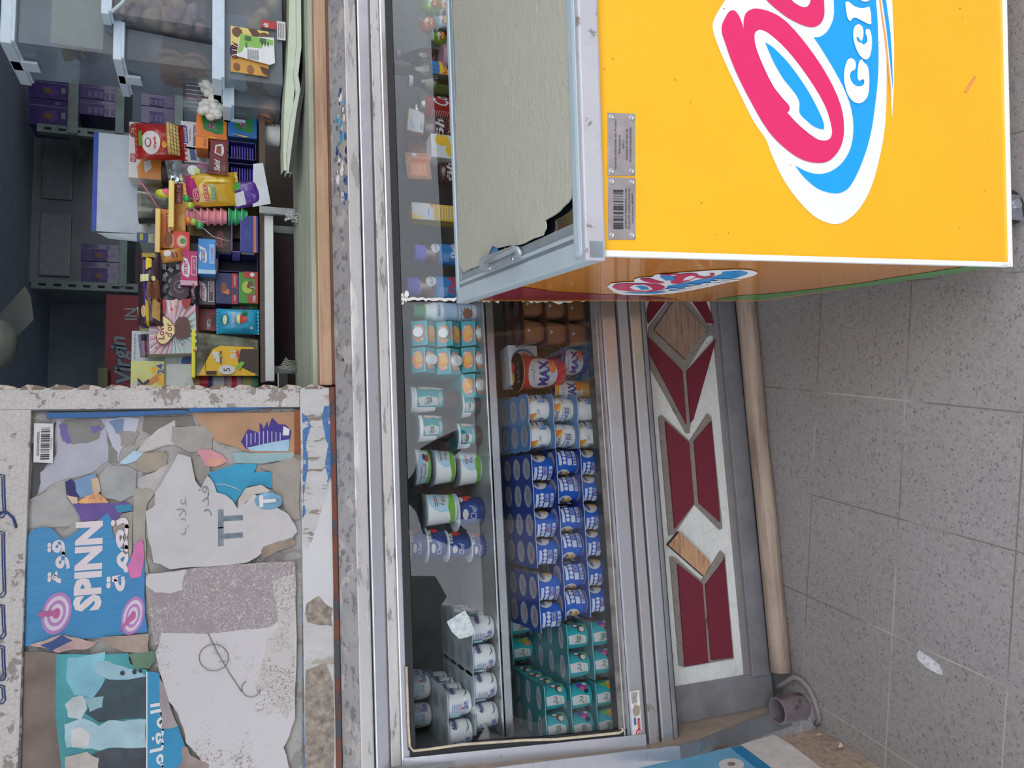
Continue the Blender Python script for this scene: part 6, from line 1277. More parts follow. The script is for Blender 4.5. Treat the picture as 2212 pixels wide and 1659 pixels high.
bag('orange_biscuit_pack', 'small orange biscuit packet with a white swirl', (350, 538, 392, 566), 1.98, .014, g('#c88a3c', .35), [('e', .6, .7, .25, .2, WT), ('r', .2, .2, .6, .5, g('#8c3a2c')), ('t', 'Gaucho', .4, .35, .12, WT, {'w': .4})], 12)
# plastic cone tower of lollies
lt = thing('lolly_cone_tower', 'stack of pink and green ribbed plastic cones with round lollies', 'sweets', tuple(onY(470, 465, 1.985)))
PKc = g('#e0909c', .3, coat=.5); GNc = g('#3aa868', .3, coat=.5)
for i, (v0, v1, mt, yy) in enumerate([(403+14.5*k, 403+14.5*(k+1), PKc, 464) for k in range(6)]+[(493+14*k, 493+14*(k+1), GNc, 464) for k in range(3)]):
    a, b = onY(v1, yy, 1.99), onY(v0, yy, 1.99); X, R = span(446, 483, (v0+v1)/2, 1.985); h_ = b.z-a.z; mb = MB()
    mb.lathe([(R*.72, 0), (R*.80, h_*.45), (R*1.02, h_*.85), (R*1.0, h_)], mt, 26, (X, 2.0, a.z)); mb.build('plastic_cone', lt)
for i, (x, y, c_, lb) in enumerate(((403, 429, '#1f9a4a', 'dark green'), (411, 444, '#a8c43a', 'yellow green'), (418, 479, '#9ab83c', 'lime'), (432, 487, '#3a9a5c', 'green'), (407, 476, '#d87a2c', 'orange'))):
    c = onY(x, y, 1.955); mb = MB(); mb.blob(c, .0095, g(c_, .2, coat=.8), 2, .06, i); s0 = c+V3((.0, .012, -.008)); mb.tube([c, c+V3((.015*(-1)**i, .035, -.03)), c+V3((.02*(-1)**i, .05, -.07))], .0012, g('#d8d4d0'), 6)
    tag(mb.build('lollipop', None, tuple(c)), '%s wrapped lollipop stuck at the top of the pink cone tower' % lb, 'lollipop')
mb = MB(); c = onY(500, 430, 2.02); mb.box((c.x-.10, 2.045, ZW), (c.x+.05, 2.11, onY(402, 430, 2.02).z), g('#6a5a30'), .002)
tag(mb.build('sweets_display_box'), 'yellow-brown display box behind the jelly bags', 'display box')
bag('jelly_bag', 'magenta and gold jelly sweets bag with red lettering', (402, 374, 512, 446), 1.985, .03, g('#c8a01c', .25, coat=.6), [('p', [(0, .72), (1, .86), (1, 1), (0, 1)], g('#a8286c')), ('e', .30, .82, .15, .07, g('#e0b8c8')), ('e', .30, .82, .13, .055, g('#a8283c')), ('t', 'CFS', .30, .82, .05, WT, {'w': .2}), ('t', 'JELLY', .30, .62, .10, WT, {'w': .5, 'bold': .09}), ('t', 'JELLY', .30, .62, .10, REDI, {'w': .48, 'bold': .03}), ('t', 'SOFT', .30, .49, .09, WT, {'w': .44, 'bold': .09}), ('t', 'SOFT', .30, .49, .09, g('#3a9a5c'), {'w': .42, 'bold': .03}), ('p', [(.8, .1), (1, .2), (1, .6), (.85, .5)], g('#7a3a24')), ('p', [(.6, .1), (.66, .4), (.62, .7), (.57, .4)], g('#f0d860'))], 8)
bag('purple_jelly_bag', 'purple and green foil sweets bag with a silver window', (502, 392, 562, 447), 1.985, .022, g('#54308c', .25, coat=.6), [('p', [(.6, .7), (1, .6), (1, 1), (.6, 1)], g('#3a9a3c')), ('r', .05, .62, .5, .98, g('#c9ccd4', .2)), ('p', [(.1, .3), (.4, .35), (.3, .2)], g('#8a6ac0'))], 14)
# big white carton
bc = thing('open_white_carton', 'big open white carton with a blue edge and an orange printed side', 'carton', tuple(onY(320, 400, 2.14)))
Yc = 2.16; f0 = onY(300, 505, Yc); f1 = onY(203, 285, Yc); w_, h_ = f1.x-f0.x, f1.z-f0.z; fr = Fr((f0.x, Yc, f0.z), (1, 0, 0), (0, 0, 1)); mb = MB(); WC_ = g('#c6d0da', .6)
mb.box((0, 0, -.003), (w_, h_, 0), WC_, .0, fr); draw(mb, fr, w_, h_, [('r', 0, .90, 1, 1.0, g('#2448b0')), ('r', .0, .0, 1, .012, GREYP)]); mb.build('raised_flap', bc)
mb = MB(); g0 = onY(345, 505, 2.15); fr = Fr((g0.x, 2.15, g0.z), (1, 0, 0), (0, 0, 1)); h2 = f0.z-g0.z
mb.box((-.02, -.0, -.16), (w_+.02, h2, 0), g('#d2d8da', .6), .001, fr); draw(mb, fr, w_, h2, [('p', [(.22, 0), (1, 0), (1, 1), (.42, 1), (.2, .5)], g('#c87a34')), ('t', 'FLI', .42, .55, .42, g('#3c4a2c'), {'bold': .09, 'w': .26}), ('t', 'FLI', .42, .55, .40, g('#b8c83c'), {'bold': .04, 'w': .25}), ('p', [(.06, .5), (.12, .85), (.2, .8), (.16, .5), (.1, .35)], GRE)]); mb.build('carton_body', bc)
mb = MB(); h0, h1 = onY(336, 526, 2.12), onY(210, 503, 2.14); mb.prism([h0, V3((h1.x+.0, 2.12, h0.z)), V3((h1.x, 2.14, h1.z)), V3((h0.x+.006, 2.12, h1.z-.03))], (0, -1, 0), .003, g('#b4c0c4', .6)); fr = Fr((h0.x, 2.118, h0.z), (1, 0, 0), (0, 0, 1)); draw(mb, fr, .03, .1, [('r', .1, .2, .9, .45, g('#2c4a8c')), ('r', .2, .3, .8, .38, g('#b8b02c')), ('r', .1, .05, .8, .12, g('#a8b86a'))]); mb.build('side_flap', bc)
box_item('orange_pack_box', 'white and orange box printed with the number 24 behind the red pasta bag', 'biscuit box', (278, 266, 350, 386), 2.10, .05, g('#d4d4d0'), [('p', [(0, 0), (.62, 0), (.6, .35), (.2, .75), (0, .7)], g('#d0883c')), ('p', [(.1, .5), (.3, .55), (.35, .35), (.2, .3)], WT), ('e', .84, .88, .12, .13, g('#8a2c24')), ('t', '24', .84, .88, .12, YLW, {}), ('r', .28, .78, .42, .95, g('#a83a2c')), ('t', 'KER', .35, .86, .1, WT, {'w': .12})])
bag('red_pasta_bag', 'red pasta bag with round white emblem and a clear window of shells', (296, 268, 398, 346), 2.06, .03, g('#a82420', .3, coat=.4), [('e', .38, .70, .30, .20, g('#d8d4d0')), ('t', 'Warda', .34, .62, .07, REDI, {'w': .34, 'bold': .03}), ('e', .36, .76, .12, .07, g('#8a3438')), ('e', .36, .76, .09, .05, WT), ('p', [(.3, .88), (.7, .88), (.7, .96), (.3, .96)], g('#6a9a2c')), ('r', .08, .10, .90, .36, g('#b89a50')), ('e', .3, .42, .09, .05, g('#d8a02c'))]+[('e', .12+.1*(i % 8), .13+.06*(i//8), .05, .028, g('#d0b878')) for i in range(32)], 4)
box_item('white_razor_box', 'white box with dark blue lettering next to the clear cake tray', 'box', (390, 262, 424, 322), 2.06, .05, g('#d0d4d8'), [('p', [(.2, .5), (.8, .6), (.86, .8), (.75, .9), (.2, .78)], g('#2c4486')), ('t', 'RAYHANE', .5, .68, .14, WT, {'w': .5, 'rot': 5, 'bold': .02}), ('t', 'Cool Citron', .5, .42, .12, g('#2c3a6a'), {'w': .45}), ('t', 'PERFECTION', .5, .12, .15, DK, {'w': .75, 'bold': .02})])
box_item('white_razor_box', 'white box with dark blue lettering beneath the first, half covered by the clear bag', 'box', (398, 318, 452, 352), 2.06, .05, g('#c4c8cc'), [('p', [(.15, .5), (.85, .58), (.85, .8), (.15, .74)], g('#3a4c80')), ('l', .1, .1, .9, .4, g('#55585e'), 4)], group=None)
for (bx_, c1, c2, nm) in (((424, 246, 490, 300), '#e07c24', '#d86a1c', 'orange'), ((492, 243, 555, 297), '#1f6ab0', '#17548c', 'blue')):
    box_item('gum_box', '%s and green gum box with purple lettering' % nm, 'gum box', bx_, 2.03, .08, g(c1, .35), [('p', [(.25, .12), (.2, .35), (.35, .75), (.6, .8), (1, .85), (1, .12)], g('#1f7a3c')), ('t', 'Fruity', .68, .46, .30, g('#c8a0b4'), {'w': .6, 'bold': .08, 'shear': .2}), ('t', 'Fruity', .68, .46, .30, g('#5a2448'), {'w': .58, 'bold': .03, 'shear': .2}), ('p', [(0, .4), (.1, .9), (.05, .3)], YLW)], group=None)
box_item('gum_box', 'orange gum box lid front below the orange and green gum box', 'gum box', (423, 296, 450, 320), 2.0, .06, g('#e07c24', .35), [('t', 'Gum', .5, .3, .3, g('#6a3450'), {'w': .7})], group=None)
box_item('red_chocolate_box', 'dark red chocolate box with white script beside the violet bars', 'chocolate box', (454, 303, 491, 379), 2.01, .08, g('#6c1c20'), [('t', 'Saïd', .28, .6, .36, WT, {'w': .34, 'shear': .3, 'bold': .03}), ('p', [(.55, .3), (.62, .75), (.85, .7), (.9, .3), (.8, .2), (.65, .2)], WT), ('p', [(.58, .35), (.64, .66), (.82, .62), (.84, .35)], g('#8a3c30')), ('e', .2, .2, .12, .14, g('#7a5440'))])
mb = MB(); a, b = onY(385, 396, 2.10), onY(346, 346, 2.10); mb.lathe([(.03, 0), (.036, .04), (.03, .042), (.02, .01), (1e-4, .01)], g('#3a332f', .5), 20, ((a.x+b.x)/2, 2.12, a.z)); tag(mb.build('dark_bowl'), 'dark bowl under the red pasta bag', 'bowl')
# translucent tub with straw
tb = thing('straw_tub', 'clear plastic tub with pen scribbles and a pink straw', 'tub', tuple(onY(362, 430, 2.07)))
a, b = onY(358, 470, 2.05), onY(297, 388, 2.05); mb = MB(); M3 = glass_mat('scribbled_tub', '#c8ccc4', 1, .3, '#b9bdb0', 10)
mb.lathe([(.045, 0), (.052, b.z-a.z), (.0505, b.z-a.z), (.0435, .002)], M3, 28, ((a.x+b.x)/2, 2.10, a.z)); mb.build('tub_wall', tb)
mb = MB(); mb.tube([onY(300, 388, 2.03), onY(318, 412, 2.035), onY(340, 447, 2.04), onY(352, 452, 2.045)], .002, g('#d07a8c'), 6); mb.build('pink_straw', tb)
mb = MB(); f_ = Cy(((a.x+b.x)/2, 2.10, a.z), lambda bb: .045+.1*bb*.8)
draw(mb, f_, .08, b.z-a.z, [('t', 'ollin', .1, .5, .4, g('#5a6660'), {'w': .5, 'shear': .2, 'res': 1})], .001); mb.build('pen_scribble', tb)
c = onY(353, 418, 2.0); mb = MB(); mb.blob(c, (.012, .012, .02), g('#c8d43a', .3), 2); mb.blob(c+V3((.002, -.004, -.006)), (.010, .010, .013), g('#e06a7c', .3), 2); tag(mb.build('watermelon_sweet', None, tuple(c)), 'pink and green watermelon-shaped sweet by the yellow flap', 'sweet')
bag('clear_bread_bag', 'small empty clear bag lying over the white boxes', (362, 346, 396, 396), 2.0, .02, CLEAR, [], 10)
bag('clear_sachet', 'clear sachet with a green and pink print above the jelly bag', (394, 354, 452, 398), 1.985, .014, glass_mat('sachet', '#d9c8d0', 1, .3, '#cdbfc8', 20), [('e', .6, .6, .25, .2, g('#c8d0cc')), ('r', .4, .35, .65, .55, g('#b8c46a')), ('l', .7, .1, .95, .4, MAG, 3)], 6)
# paper bits
mb = MB(); X, R = span(250, 312, 585, 2.02); a = onY(605, 280, 2.02); b = onY(566, 280, 2.02); mb.lathe([(.03, 0), (.03, b.z-a.z)], g('#cfd2d0', .7), 28, (X, 2.05, a.z)); fr = Cy((X, 2.05, a.z), lambda q: .03)
draw(mb, fr, .06, b.z-a.z, [('l', .2, .25, .7, .9, DK, 5)], .0008); tag(mb.build('receipt_roll', None), 'white paper roll with pen marks by the clear tubs', 'paper roll')
mb = MB(); mb.prism([onY(x, y, 1.975) for x, y in ((547, 354), (568, 352), (585, 440), (546, 447))], (0, -1, 0), .0008, g('#c9cfd4', .6)); tag(mb.build('folded_paper'), 'folded white paper hanging beside the navy trays', 'paper')
mb = MB(); q0, q1 = onY(640, 470, 2.10), onY(566, 100, 2.10); mb.box((.27, 2.46, 1.07), (q1.x+.3, 2.48, q1.z), g('#77695f', .7)); tag(mb.build('dark_backboard'), 'dark board behind the rack, seen in the gap under the white rail', 'board')
box_item('small_black_device', 'small black box with a white edge in the dark gap under the rail', 'box', (600, 806, 622, 835), 1.95, .05, g('#15181c', .3), [('r', 0, .92, 1, 1, WT)])
mb = MB(); c = onY(640, 800, 1.99)
for k in range(7): mb.tube([c+V3((.004*k, .01, -.01)), c+V3((.004*k+.002, 0, .02)), c+V3((.0045*k+.006, -.002, .045-.003*k))], .0016, g('#9a9c90'), 5)
tag(mb.build('straw_bundle', None, tuple(c)), 'bundle of pale straws leaning in the dark gap', 'straws', None, 'stuff')

# ---------------------------------------------------------------- stacked clear tubs at the right of the window
def clear_tub(nm, lb, body, lid, Y, dep, content, cv, group='clear lidded tubs stacked in the window', lidext=10, label=None, slab=None, seed=0):
    x0, y0, x1, y1 = body; a, b = onY(x1, y1, Y), onY(x0, y0, Y); r = thing(nm, lb, 'plastic tub', ((a.x+b.x)/2, Y, a.z), group); mb = MB(); t = .0025; tp_ = .006
    bo = [V3((a.x+tp_, Y+tp_, a.z)), V3((b.x-tp_, Y+tp_, a.z)), V3((b.x-tp_, Y+dep-tp_, a.z)), V3((a.x+tp_, Y+dep-tp_, a.z))]; tpq = [V3((a.x, Y, b.z)), V3((b.x, Y, b.z)), V3((b.x, Y+dep, b.z)), V3((a.x, Y+dep, b.z))]
    mb.add(bo+tpq, [(0, 1, 5, 4), (1, 2, 6, 5), (2, 3, 7, 6), (3, 0, 4, 7), (3, 2, 1, 0)], MILKY); mb.build('tub_body', r)
    l0, l1 = onY(lid[1], y1, Y).z, onY(lid[0], y1, Y).z; mb = MB(); LM = m('#c4d6e4', .35, 0, .05, coat=.4)
    mb.box((a.x-.012, Y-.012, l0), (b.x+.012, Y+dep+.012, l1), LM, .003); mb.box((a.x-.007, Y-.016, l0-.006), (b.x+.007, Y+dep+.007, l0+.003), LM, .002); mb.build('lid', r)
    mb = MB(); mb.box((a.x-.012, Y+dep*.4, l0-.035), (a.x-.005, Y+dep*.65, l1), LM, .002); mb.build('lid_clip', r)
    rr = random.Random(seed); mb = MB()
    if content == 'cookies':
        nx_ = int((b.x-a.x-.03)/.02)
        for i in range(nx_):
            for j in range(2): mb.lathe([(.0001, 0), (.030, 0), (.032, .004), (.030, .010), (.0001, .012)], m(rr.choice(('#c08a64', '#b07a58', '#cc9a74')), .7, 0, .25, 80), 16, (a.x+.02+i*.02, Y+.045+j*.065, a.z+.038+rr.uniform(0, .01)+(cv-1)*.0), (1, .15, rr.uniform(-.1, .1)))
            for j in range(2):
                if cv > 1: mb.lathe([(.0001, 0), (.030, 0), (.032, .004), (.030, .010), (.0001, .012)], m(rr.choice(('#c08a64', '#b07a58')), .7, 0, .25, 80), 16, (a.x+.02+i*.02, Y+.045+j*.065, a.z+.098), (1, .15, rr.uniform(-.1, .1)))
    elif content == 'lumps':
        for k in range(int(34*cv)): mb.blob((rr.uniform(a.x+.025, b.x-.025), rr.uniform(Y+.025, Y+dep-.025), a.z+.02+rr.uniform(0, (b.z-a.z)*.55*cv)), rr.uniform(.016, .026), m(rr.choice(slab), .7, 0, .25, 70), 1, .5, k)
    if mb.v: o = mb.build('cookies' if content == 'cookies' else 'pastries', r); o['kind'] = 'stuff'
    return r, a, b
# base sheets under the tubs
def curl(pts, th, mat, nm, lb, Y0_=1.90, Y1_=2.3):
    mb = MB(); P0 = [onY(x, y, Y0_) for x, y in pts]; k = len(P0)
    top = [p.copy() for p in P0]; bk = [V3((p.x*1.01, Y0_+.05, p.z+.004)) for p in P0]
    vs = top+bk+[p-V3((0, 0, th)) for p in top]+[p-V3((0, 0, th)) for p in bk]
    fs = []
    for i in range(k-1): fs += [(i, i+1, k+i+1, k+i), (2*k+i, i, i+1, 2*k+i+1)[::1], (3*k+i, 3*k+i+1, 2*k+i+1, 2*k+i)]
    fs = [(i, i+1, k+i+1, k+i) for i in range(k-1)]+[(2*k+i, 2*k+i+1, i+1, i) for i in range(k-1)]+[(2*k+i+1, 2*k+i, 3*k+i, 3*k+i+1) for i in range(k-1)]
    mb.add(vs, fs, mat); return tag(mb.build(nm), lb, 'sheet')
SH1, SH2, SH3 = g('#c3cdb8', .6), g('#8a7060', .7), g('#2c2c2a', .6)
curl([(626, -40), (624, 60), (621, 130), (614, 230), (612, 330), (613, 368)], .022, SH1, 'pale_base_sheet', 'thick pale green sheet directly beneath the clear tubs', 1.885)
curl([(640, -40), (641, 100), (634, 160), (640, 200), (627, 262), (620, 330), (621, 374)], .012, SH1, 'curled_base_sheet', 'curled pale sheet with a dark edge under the thick one', 1.87)
curl([(653, -40), (655, 150), (650, 190), (641, 240), (633, 300), (624, 372)], .010, SH3, 'black_rubber_sheet', 'black sheet at the bottom of the pile of sheets on the sill', 1.865)
ZT = onY(612, 100, 1.90).z
mb = MB(); a = onY(611, 186, 1.945); mb.box((a.x-.09, 1.945, 1.195), (1.62, 2.13, a.z-.001), g('#4a4038', .7)); tag(mb.build('tub_shelf'), 'dark wooden ledge under the rear of the stacked clear tubs', 'shelf')
r, a, b = clear_tub('clear_biscuit_tub', 'clear tub with a yellow cookie label and a green and white sticker', (480, -60, 611, 186), (458, 480), 1.90, .17, 'lumps', .75, slab=('#d8a468', '#e4bc84', '#c08858'), seed=1)
mb = MB(); q = lambda x, y: onY(x, y, 1.8975); o0, o1 = q(592, 168), q(498, 56); fr = Fr((o0.x, 1.897, o0.z), (1, 0, 0), (0, 0, 1)); w_, h_ = o1.x-o0.x, o1.z-o0.z
draw(mb, fr, w_, h_, [('r', 0, .12, .97, 1, g('#c8963c')), ('r', .55, .12, 1, 1, g('#d8cc70')), ('p', [(.72, .45), (.9, .3), (1, .4), (1, .6), (.85, .5)], g('#5a3424')), ('e', .88, .85, .11, .12, g('#6a4430')), ('e', .85, .22, .11, .14, g('#6a4430')), ('e', .12, .86, .08, .08, g('#7a4a28')), ('e', .1, .55, .09, .08, g('#8a5a30')), ('p', [(.0, .12), (.16, .12), (.2, .34), (.06, .26)], g('#4a281c')), ('e', .45, .90, .16, .12, g('#1c1414'))]+[('p', [(.45+.035*k, .82), (.45+.06*k, .97), (.47+.06*k, .97), (.47+.035*k, .82)], WT if k % 2 == 0 else g('#a8283a')) for k in range(-3, 4)]+
     [('p', [(.24, .10), (.33, .86), (.78, .80), (.86, .0), (.30, -.02)], g('#dcdfe0')), ('p', [(.80, .02), (.83, .78), (.38, .84), (.46, .72), (.56, .70), (.58, .28), (.68, .26), (.68, .02)], g('#86b858')), ('b', .54, .62, .66, .66, DK, 16), ('l', .3, .35, .52, .62, g('#55585c'), 6), ('l', .64, .1, .74, .3, DK, 3), ('l', .70, .05, .80, .75, g('#3f6a3a'), 2)], .0004)
mb.build('cookie_label', r)
mb = MB(); o0, o1 = onY(597, 64, 1.897), onY(564, 42, 1.897); fr = Fr((o0.x, 1.897, o0.z), (1, 0, 0), (0, 0, 1)); draw(mb, fr, o1.x-o0.x, o1.z-o0.z, [('r', 0, 0, 1, 1, g('#b02c30')), ('t', 'uit', .35, .7, .35, WT, {'bold': .04, 'w': .55})], .0004)
o0, o1 = onY(617, 88, 1.897), onY(598, 45, 1.897); fr = Fr((o0.x, 1.897, o0.z), (1, 0, 0), (0, 0, 1)); draw(mb, fr, o1.x-o0.x, o1.z-o0.z, [('r', 0, 0, 1, 1, g('#c9cbc8')), ('l', .1, .1, .9, .9, g('#6a4a4a'), 4)], .0004); mb.build('red_sticker', r)
clear_tub('clear_biscuit_tub', 'smaller clear tub of brown pastries standing beside the labelled tub', (502, 192, 606, 241), (481, 501), 1.96, .15, 'lumps', .5, slab=('#b87c60', '#cc9070', '#c08468'), seed=2)
clear_tub('clear_biscuit_tub', 'clear tub of ridged cookies in the middle of the tub stack', (262, 60, 457, 153), (244, 264), 1.93, .16, 'cookies', 2, seed=3)
clear_tub('clear_biscuit_tub', 'clear tub of pinkish pastries at the frame edge, in front of the cookie tub', (236, -60, 457, 62), (218, 237), 1.89, .16, 'lumps', 1.5, slab=('#d0a098', '#c498a0', '#dcb08c'), seed=4)
r, a, b = clear_tub('clear_biscuit_tub', 'topmost clear tub with a cream paper inside', (28, -80, 243, 120), (0, 28), 1.92, .17, 'lumps', .8, slab=('#5c4a50', '#a88044', '#6a5660'), seed=5)
mb = MB(); o0, o1 = onY(222, 108, 1.93), onY(115, -80, 1.93); mb.box((o0.x, 1.93, o0.z), (o1.x, 1.932, o1.z), g('#b9b69c', .7)); mb.build('paper_insert', r)
mb = MB(); mb.tube([onY(240, 26, 1.865), onY(262, 8, 1.865), onY(285, -20, 1.87)], .0042, g('#c4d6dc', .35), 8); tag(mb.build('white_plastic_rod', None), 'white plastic rod crossing the lid of the pinkish pastry tub', 'rod')
# tray of meringues
r = thing('meringue_tray', 'clear ribbed plastic tray of white meringues and brown biscuits', 'tray', tuple(onY(480, 205, 2.02))); a, b = onY(480, 262, 2.02), onY(396, 156, 2.02); mb = MB()
mb.add([a, V3((b.x, 2.02, a.z)), V3((b.x, 2.02, b.z-.0)), V3((a.x+.03, 2.02, b.z)), V3((a.x, 2.16, a.z)), V3((b.x, 2.16, a.z)), V3((b.x, 2.16, b.z)), V3((a.x+.03, 2.16, b.z))], [(0, 1, 2, 3), (0, 3, 7, 4), (3, 2, 6, 7), (1, 5, 6, 2)], CLEAR)
for k in range(9): mb.tube([V3((a.x+.03+k*.012, 2.018, a.z+.02)), V3((a.x+.03+k*.012, 2.018, b.z-.006))], .0009, g('#c4cccc'), 4)
mb.build('clear_tray', r)
rr = random.Random(3); mb = MB()
for k in range(34):
    c = onY(rr.uniform(434, 474), 158+k*2.8, 2.0+rr.uniform(0, .02)); mb.blob(c, (rr.uniform(.010, .015),)*3, g('#dcdcd2', .6), 2, .35, k)
o = mb.build('meringues', r); o['kind'] = 'stuff'
mb = MB(); q0, q1 = onY(457, 255, 2.05), onY(426, 170, 2.05); mb.box((q0.x, 2.05, q0.z), (q1.x, 2.14, q1.z), m('#8a6454', .7, 0, .3, 60), .004); mb.build('brown_biscuits', r)

# ---------------------------------------------------------------- dim rack at the back of the shop
YBk = 3.2; RK = m('#7c8a88', .5, .3, .15, 20)
rk2 = thing('slotted_steel_rack', 'slotted steel rack with shelves in the dim back of the shop', 'rack', tuple(onY(320, 620, YBk)))
mb = MB(); zt_, zb__ = onY(66, 622, YBk).z, .0
def post(x_, nm='upright'):
    mb = MB(); mb.box((x_, YBk, 0), (x_+.035, YBk+.03, zt_), RK, .002)
    for k in range(34): mb.box((x_+.012, YBk-.0006, zt_-.05-k*.05), (x_+.022, YBk, zt_-.025-k*.05), m('#15181a', .8))
    mb.build(nm, rk2)
xL_ = onY(200, 628, YBk).x; post(xL_); post(onY(200, 296, YBk).x)
for (v, y0, y1) in ((268, 620, 300), (162, 290, -60), (262, 290, -60), (386, 620, -60)):
    a, b = onY(v+6, y1 if y1 > y0 else y0, YBk), onY(v-6, min(y0, y1), YBk); mb = MB(); mb.box((a.x, YBk-.004, a.z), (b.x, YBk+.25, b.z), RK, .002); mb.build('rack_shelf', rk2)
PUR = g('#3a2870', .3, coat=.5)
for (box, lb, bar) in (((62, 215, 156, 272), 'purple multipack of bars on the top rack shelf, left one', 0), ((62, 166, 156, 214), 'purple multipack of bars on the top rack shelf, next to the tubs', 0), ((168, 216, 256, 250), 'purple multipack with a row of squares, lowest picture edge of the middle shelf', 1), ((168, 182, 256, 215), 'purple multipack with a row of squares, centre of the middle shelf', 1), ((168, 140, 256, 181), 'purple multipack with a row of squares, nearest the top tub', 1), ((304, 232, 380, 268), 'purple multipack on the lower rack shelf above the pasta bag', 1), ((304, 205, 380, 231), 'purple multipack on the lower rack shelf nearer the tubs', 1),
        ((175, 566, 262, 612), 'purple multipack beside the rack upright, left one', 0), ((175, 528, 262, 565), 'purple multipack beside the rack upright, right one', 0)):
    art = [('r', .72, 0, .75, 1, g('#8a84a0')), ('r', .0, .35, .7, .75, g('#3c2a6a')), ('p', [(.1, .5), (.5, .7), (.6, .4), (.3, .3)], g('#5a3a90'))]
    art += [('r', .1, .1+.14*k, .5, .18+.14*k, g('#6c6490')) for k in range(5)] if bar else [('r', .3, .15, .55, .25, g('#8a8a9a')), ('e', .35, .55, .12, .1, g('#7a5a30')), ('r', .8, .3, .92, .4, g('#6a6a7a'))]
    box_item('purple_snack_multipack', lb, 'snack multipack', box, YBk+.02, .12, PUR, art, group='purple multipacks on the rack')
mb = MB(); a, b = onY(262, 290, 3.5), onY(66, 620, 3.5); gc = thing('grey_cabinet', 'tall grey steel cabinet behind the rack', 'cabinet', (b.x, 3.5, 0)); CG = m('#8c9498', .5, .2, .08, 8)
mb.box((b.x+.02, 3.5, 0), (a.x, 3.85, onY(66, 400, 3.5).z), CG, .004); mb.build('cabinet_body', gc)
for k in range(2):
    mb = MB(); x_ = b.x+.05+k*(a.x-b.x-.04)/2; mb.box((x_, 3.49, onY(158, 400, 3.5).z), (x_+(a.x-b.x)/2-.08, 3.5, onY(90, 400, 3.5).z), m('#949c9f', .5, .2), .006); mb.build('cabinet_door', gc)
# red advertising panel
a, b = onY(306, 835, 3.1), onY(230, 636, 3.1); mb = MB(); mb.box((a.x, 3.1, 0), (b.x, 3.12, b.z), m('#8c2634', .5, 0, .12)); fr = Fr((a.x, 3.1, a.z), (1, 0, 0), (0, 0, 1)); w_, h_ = b.x-a.x, b.z-a.z
draw(mb, fr, w_, h_, [('t', 'Virgin', .30, .52, .60, m('#1f4a5c'), {'bold': .09, 'shear': .3, 'rot': 10, 'w': .52}), ('t', 'Virgin', .30, .52, .58, m('#7e8c90'), {'bold': .02, 'shear': .3, 'rot': 10, 'w': .5}), ('t', 'IN', .79, .33, .34, m('#8c9496'), {'w': .13, 'bold': .02}), ('t', 'avez', .56, .14, .14, m('#7c6468'), {'w': .16, 'shear': .2})], .001)
tag(mb.build('red_advertising_panel', None), 'dark red advertising panel with pale script lettering in the dim shop', 'sign')
box_item('pleated_paper_pack', 'small pleated yellowish pack on the shelf left of the red panel', 'pack', (212, 795, 232, 836), 3.05, .1, m('#8f916c', .7), [('r', 0, .1*k, 1, .1*k+.04, m('#6a6c4c')) for k in range(10)])
box_item('grey_wall_shelf', 'grey wall shelf in front of the back wall, above the red panel', 'shelf', (206, 640, 222, 836), 3.3, .3, m('#4a5256', .6), [], zb=None) if False else None
mb = MB(); a = onY(30, 700, 2.6)      # hanging paper and pale bulb
mb.prism([onY(x, y, 2.6) for x, y in ((-20, 700), (54, 618), (66, 640), (73, 690), (22, 742), (-20, 760))], (0, -1, 0), .002, m('#7d817c', .8, 0, .08, 8)); tag(mb.build('hanging_paper'), 'pale sheet of paper hanging from the shop ceiling', 'paper')
mb = MB(); c = onY(-4, 742, 2.5); mb.blob(c, (.07, .05, .05), m('#8f948a', .5), 3, .15); mb.tube([c+V3((0, 0, .03)), V3((c.x, c.y, 2.129))], .004, m('#3a3c3c'), 6); tag(mb.build('pale_ceiling_lamp', None), 'rounded pale unlit lamp shade hanging near the paper', 'lamp')

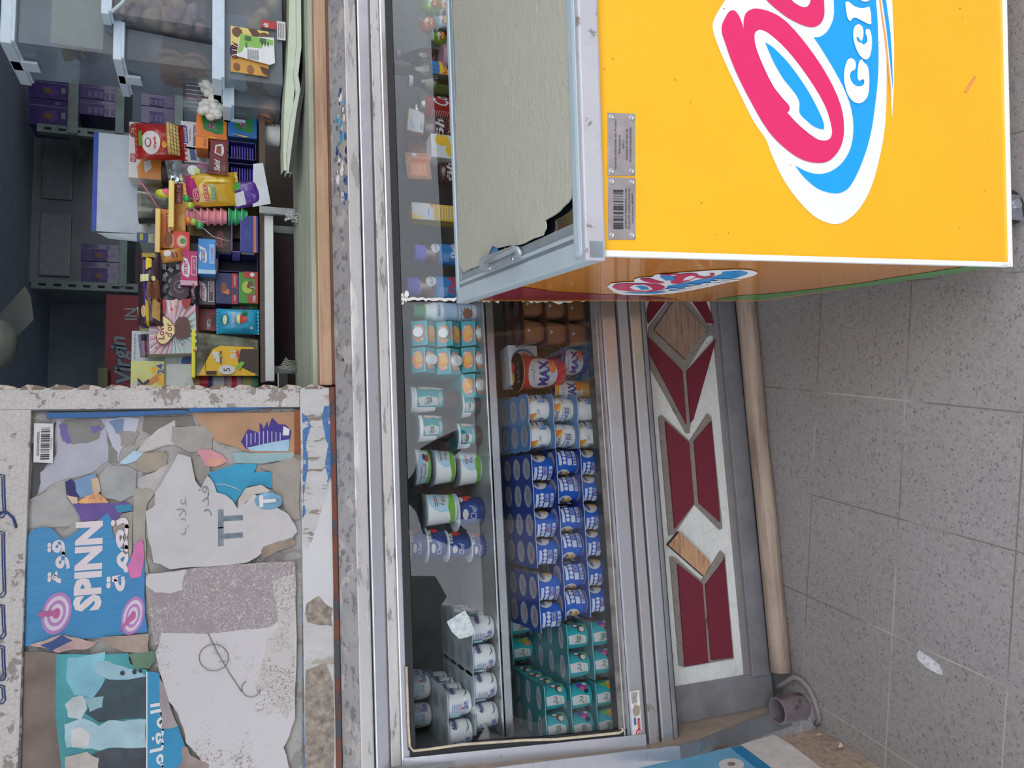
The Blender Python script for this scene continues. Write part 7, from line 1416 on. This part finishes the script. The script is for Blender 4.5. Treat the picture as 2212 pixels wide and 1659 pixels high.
# ---------------------------------------------------------------- the photographer, seen only as a dark reflection in the glass
per = thing('person', 'person in dark clothes holding up a phone, seen only as a reflection in the glass', 'person', (0, -.42, 0))
def skin(nm, verts, edges, mat, root=0, sub=2):
    me = bpy.data.meshes.new(nm); me.from_pydata([V3(v[:3])-V3((0, -.42, 0)) for v in verts], edges, []); o = bpy.data.objects.new(nm, me); COL.objects.link(o); o.parent = per
    sk = o.modifiers.new('skin', 'SKIN'); sk.use_smooth_shade = True
    for i, v in enumerate(verts):
        d = me.skin_vertices[0].data[i]; r = v[3] if isinstance(v[3], tuple) else (v[3], v[3]); d.radius = r; d.use_root = (i == root)
    o.modifiers.new('sub', 'SUBSURF').levels = sub; o.modifiers['sub'].render_levels = sub; me.materials.append(mat); return o
Yp = -.42
vs = [(0, Yp, .95, (.16, .11)), (0, Yp, 1.18, (.15, .10)), (0, Yp, 1.38, (.19, .11)), (0, Yp+.01, 1.47, .06), (0, Yp+.03, 1.56, .055), (0, Yp+.05, 1.64, (.075, .09)), (0, Yp+.05, 1.72, .06)]
ed = [(0, 1), (1, 2), (2, 3), (3, 4), (4, 5), (5, 6)]
for sx_ in (-1, 1):
    b = len(vs); vs += [(sx_*.19, Yp, 1.39, .055), (sx_*.27, Yp+.06, 1.18, .044), (sx_*.17, Yp+.24, 1.24, .034), (sx_*.105, Yp+.31, 1.31, .024), (sx_*.09, Yp+.335, 1.335, (.03, .018))]
    ed += [(2, b), (b, b+1), (b+1, b+2), (b+2, b+3), (b+3, b+4)]
    for k in range(4):
        c = len(vs); z_ = 1.315+.018*k; vs += [(sx_*.078, Yp+.355-.004*k, z_, .009), (sx_*.062, Yp+.362, z_+.006, .008), (sx_*.045, Yp+.352, z_+.008, .007)]; ed += [(b+4, c), (c, c+1), (c+1, c+2)]
    c = len(vs); vs += [(sx_*.085, Yp+.325, 1.30, .010), (sx_*.065, Yp+.325, 1.285, .009)]; ed += [(b+4, c), (c, c+1)]
    b = len(vs); vs += [(sx_*.10, Yp, .88, .095), (sx_*.11, Yp+.01, .50, .06), (sx_*.115, Yp-.01, .12, .042), (sx_*.12, Yp+.02, .045, .040), (sx_*.13, Yp+.15, .035, .032)]; ed += [(0, b), (b, b+1), (b+1, b+2), (b+2, b+3), (b+3, b+4)]
skin('body', vs, ed, m('#1d1f26', .8))
mb = MB(); mb.blob((0, Yp+.035, 1.69), (.088, .10, .085), m('#15110f', .7), 3, .1); mb.build('hair', per)
mb = MB(); mb.box((-.078, Yp+.362, 1.315), (.078, Yp+.370, 1.389), m('#101114', .2), .003); o = mb.build('phone'); tag(o, 'dark phone held by the person, seen only in the reflection', 'phone')
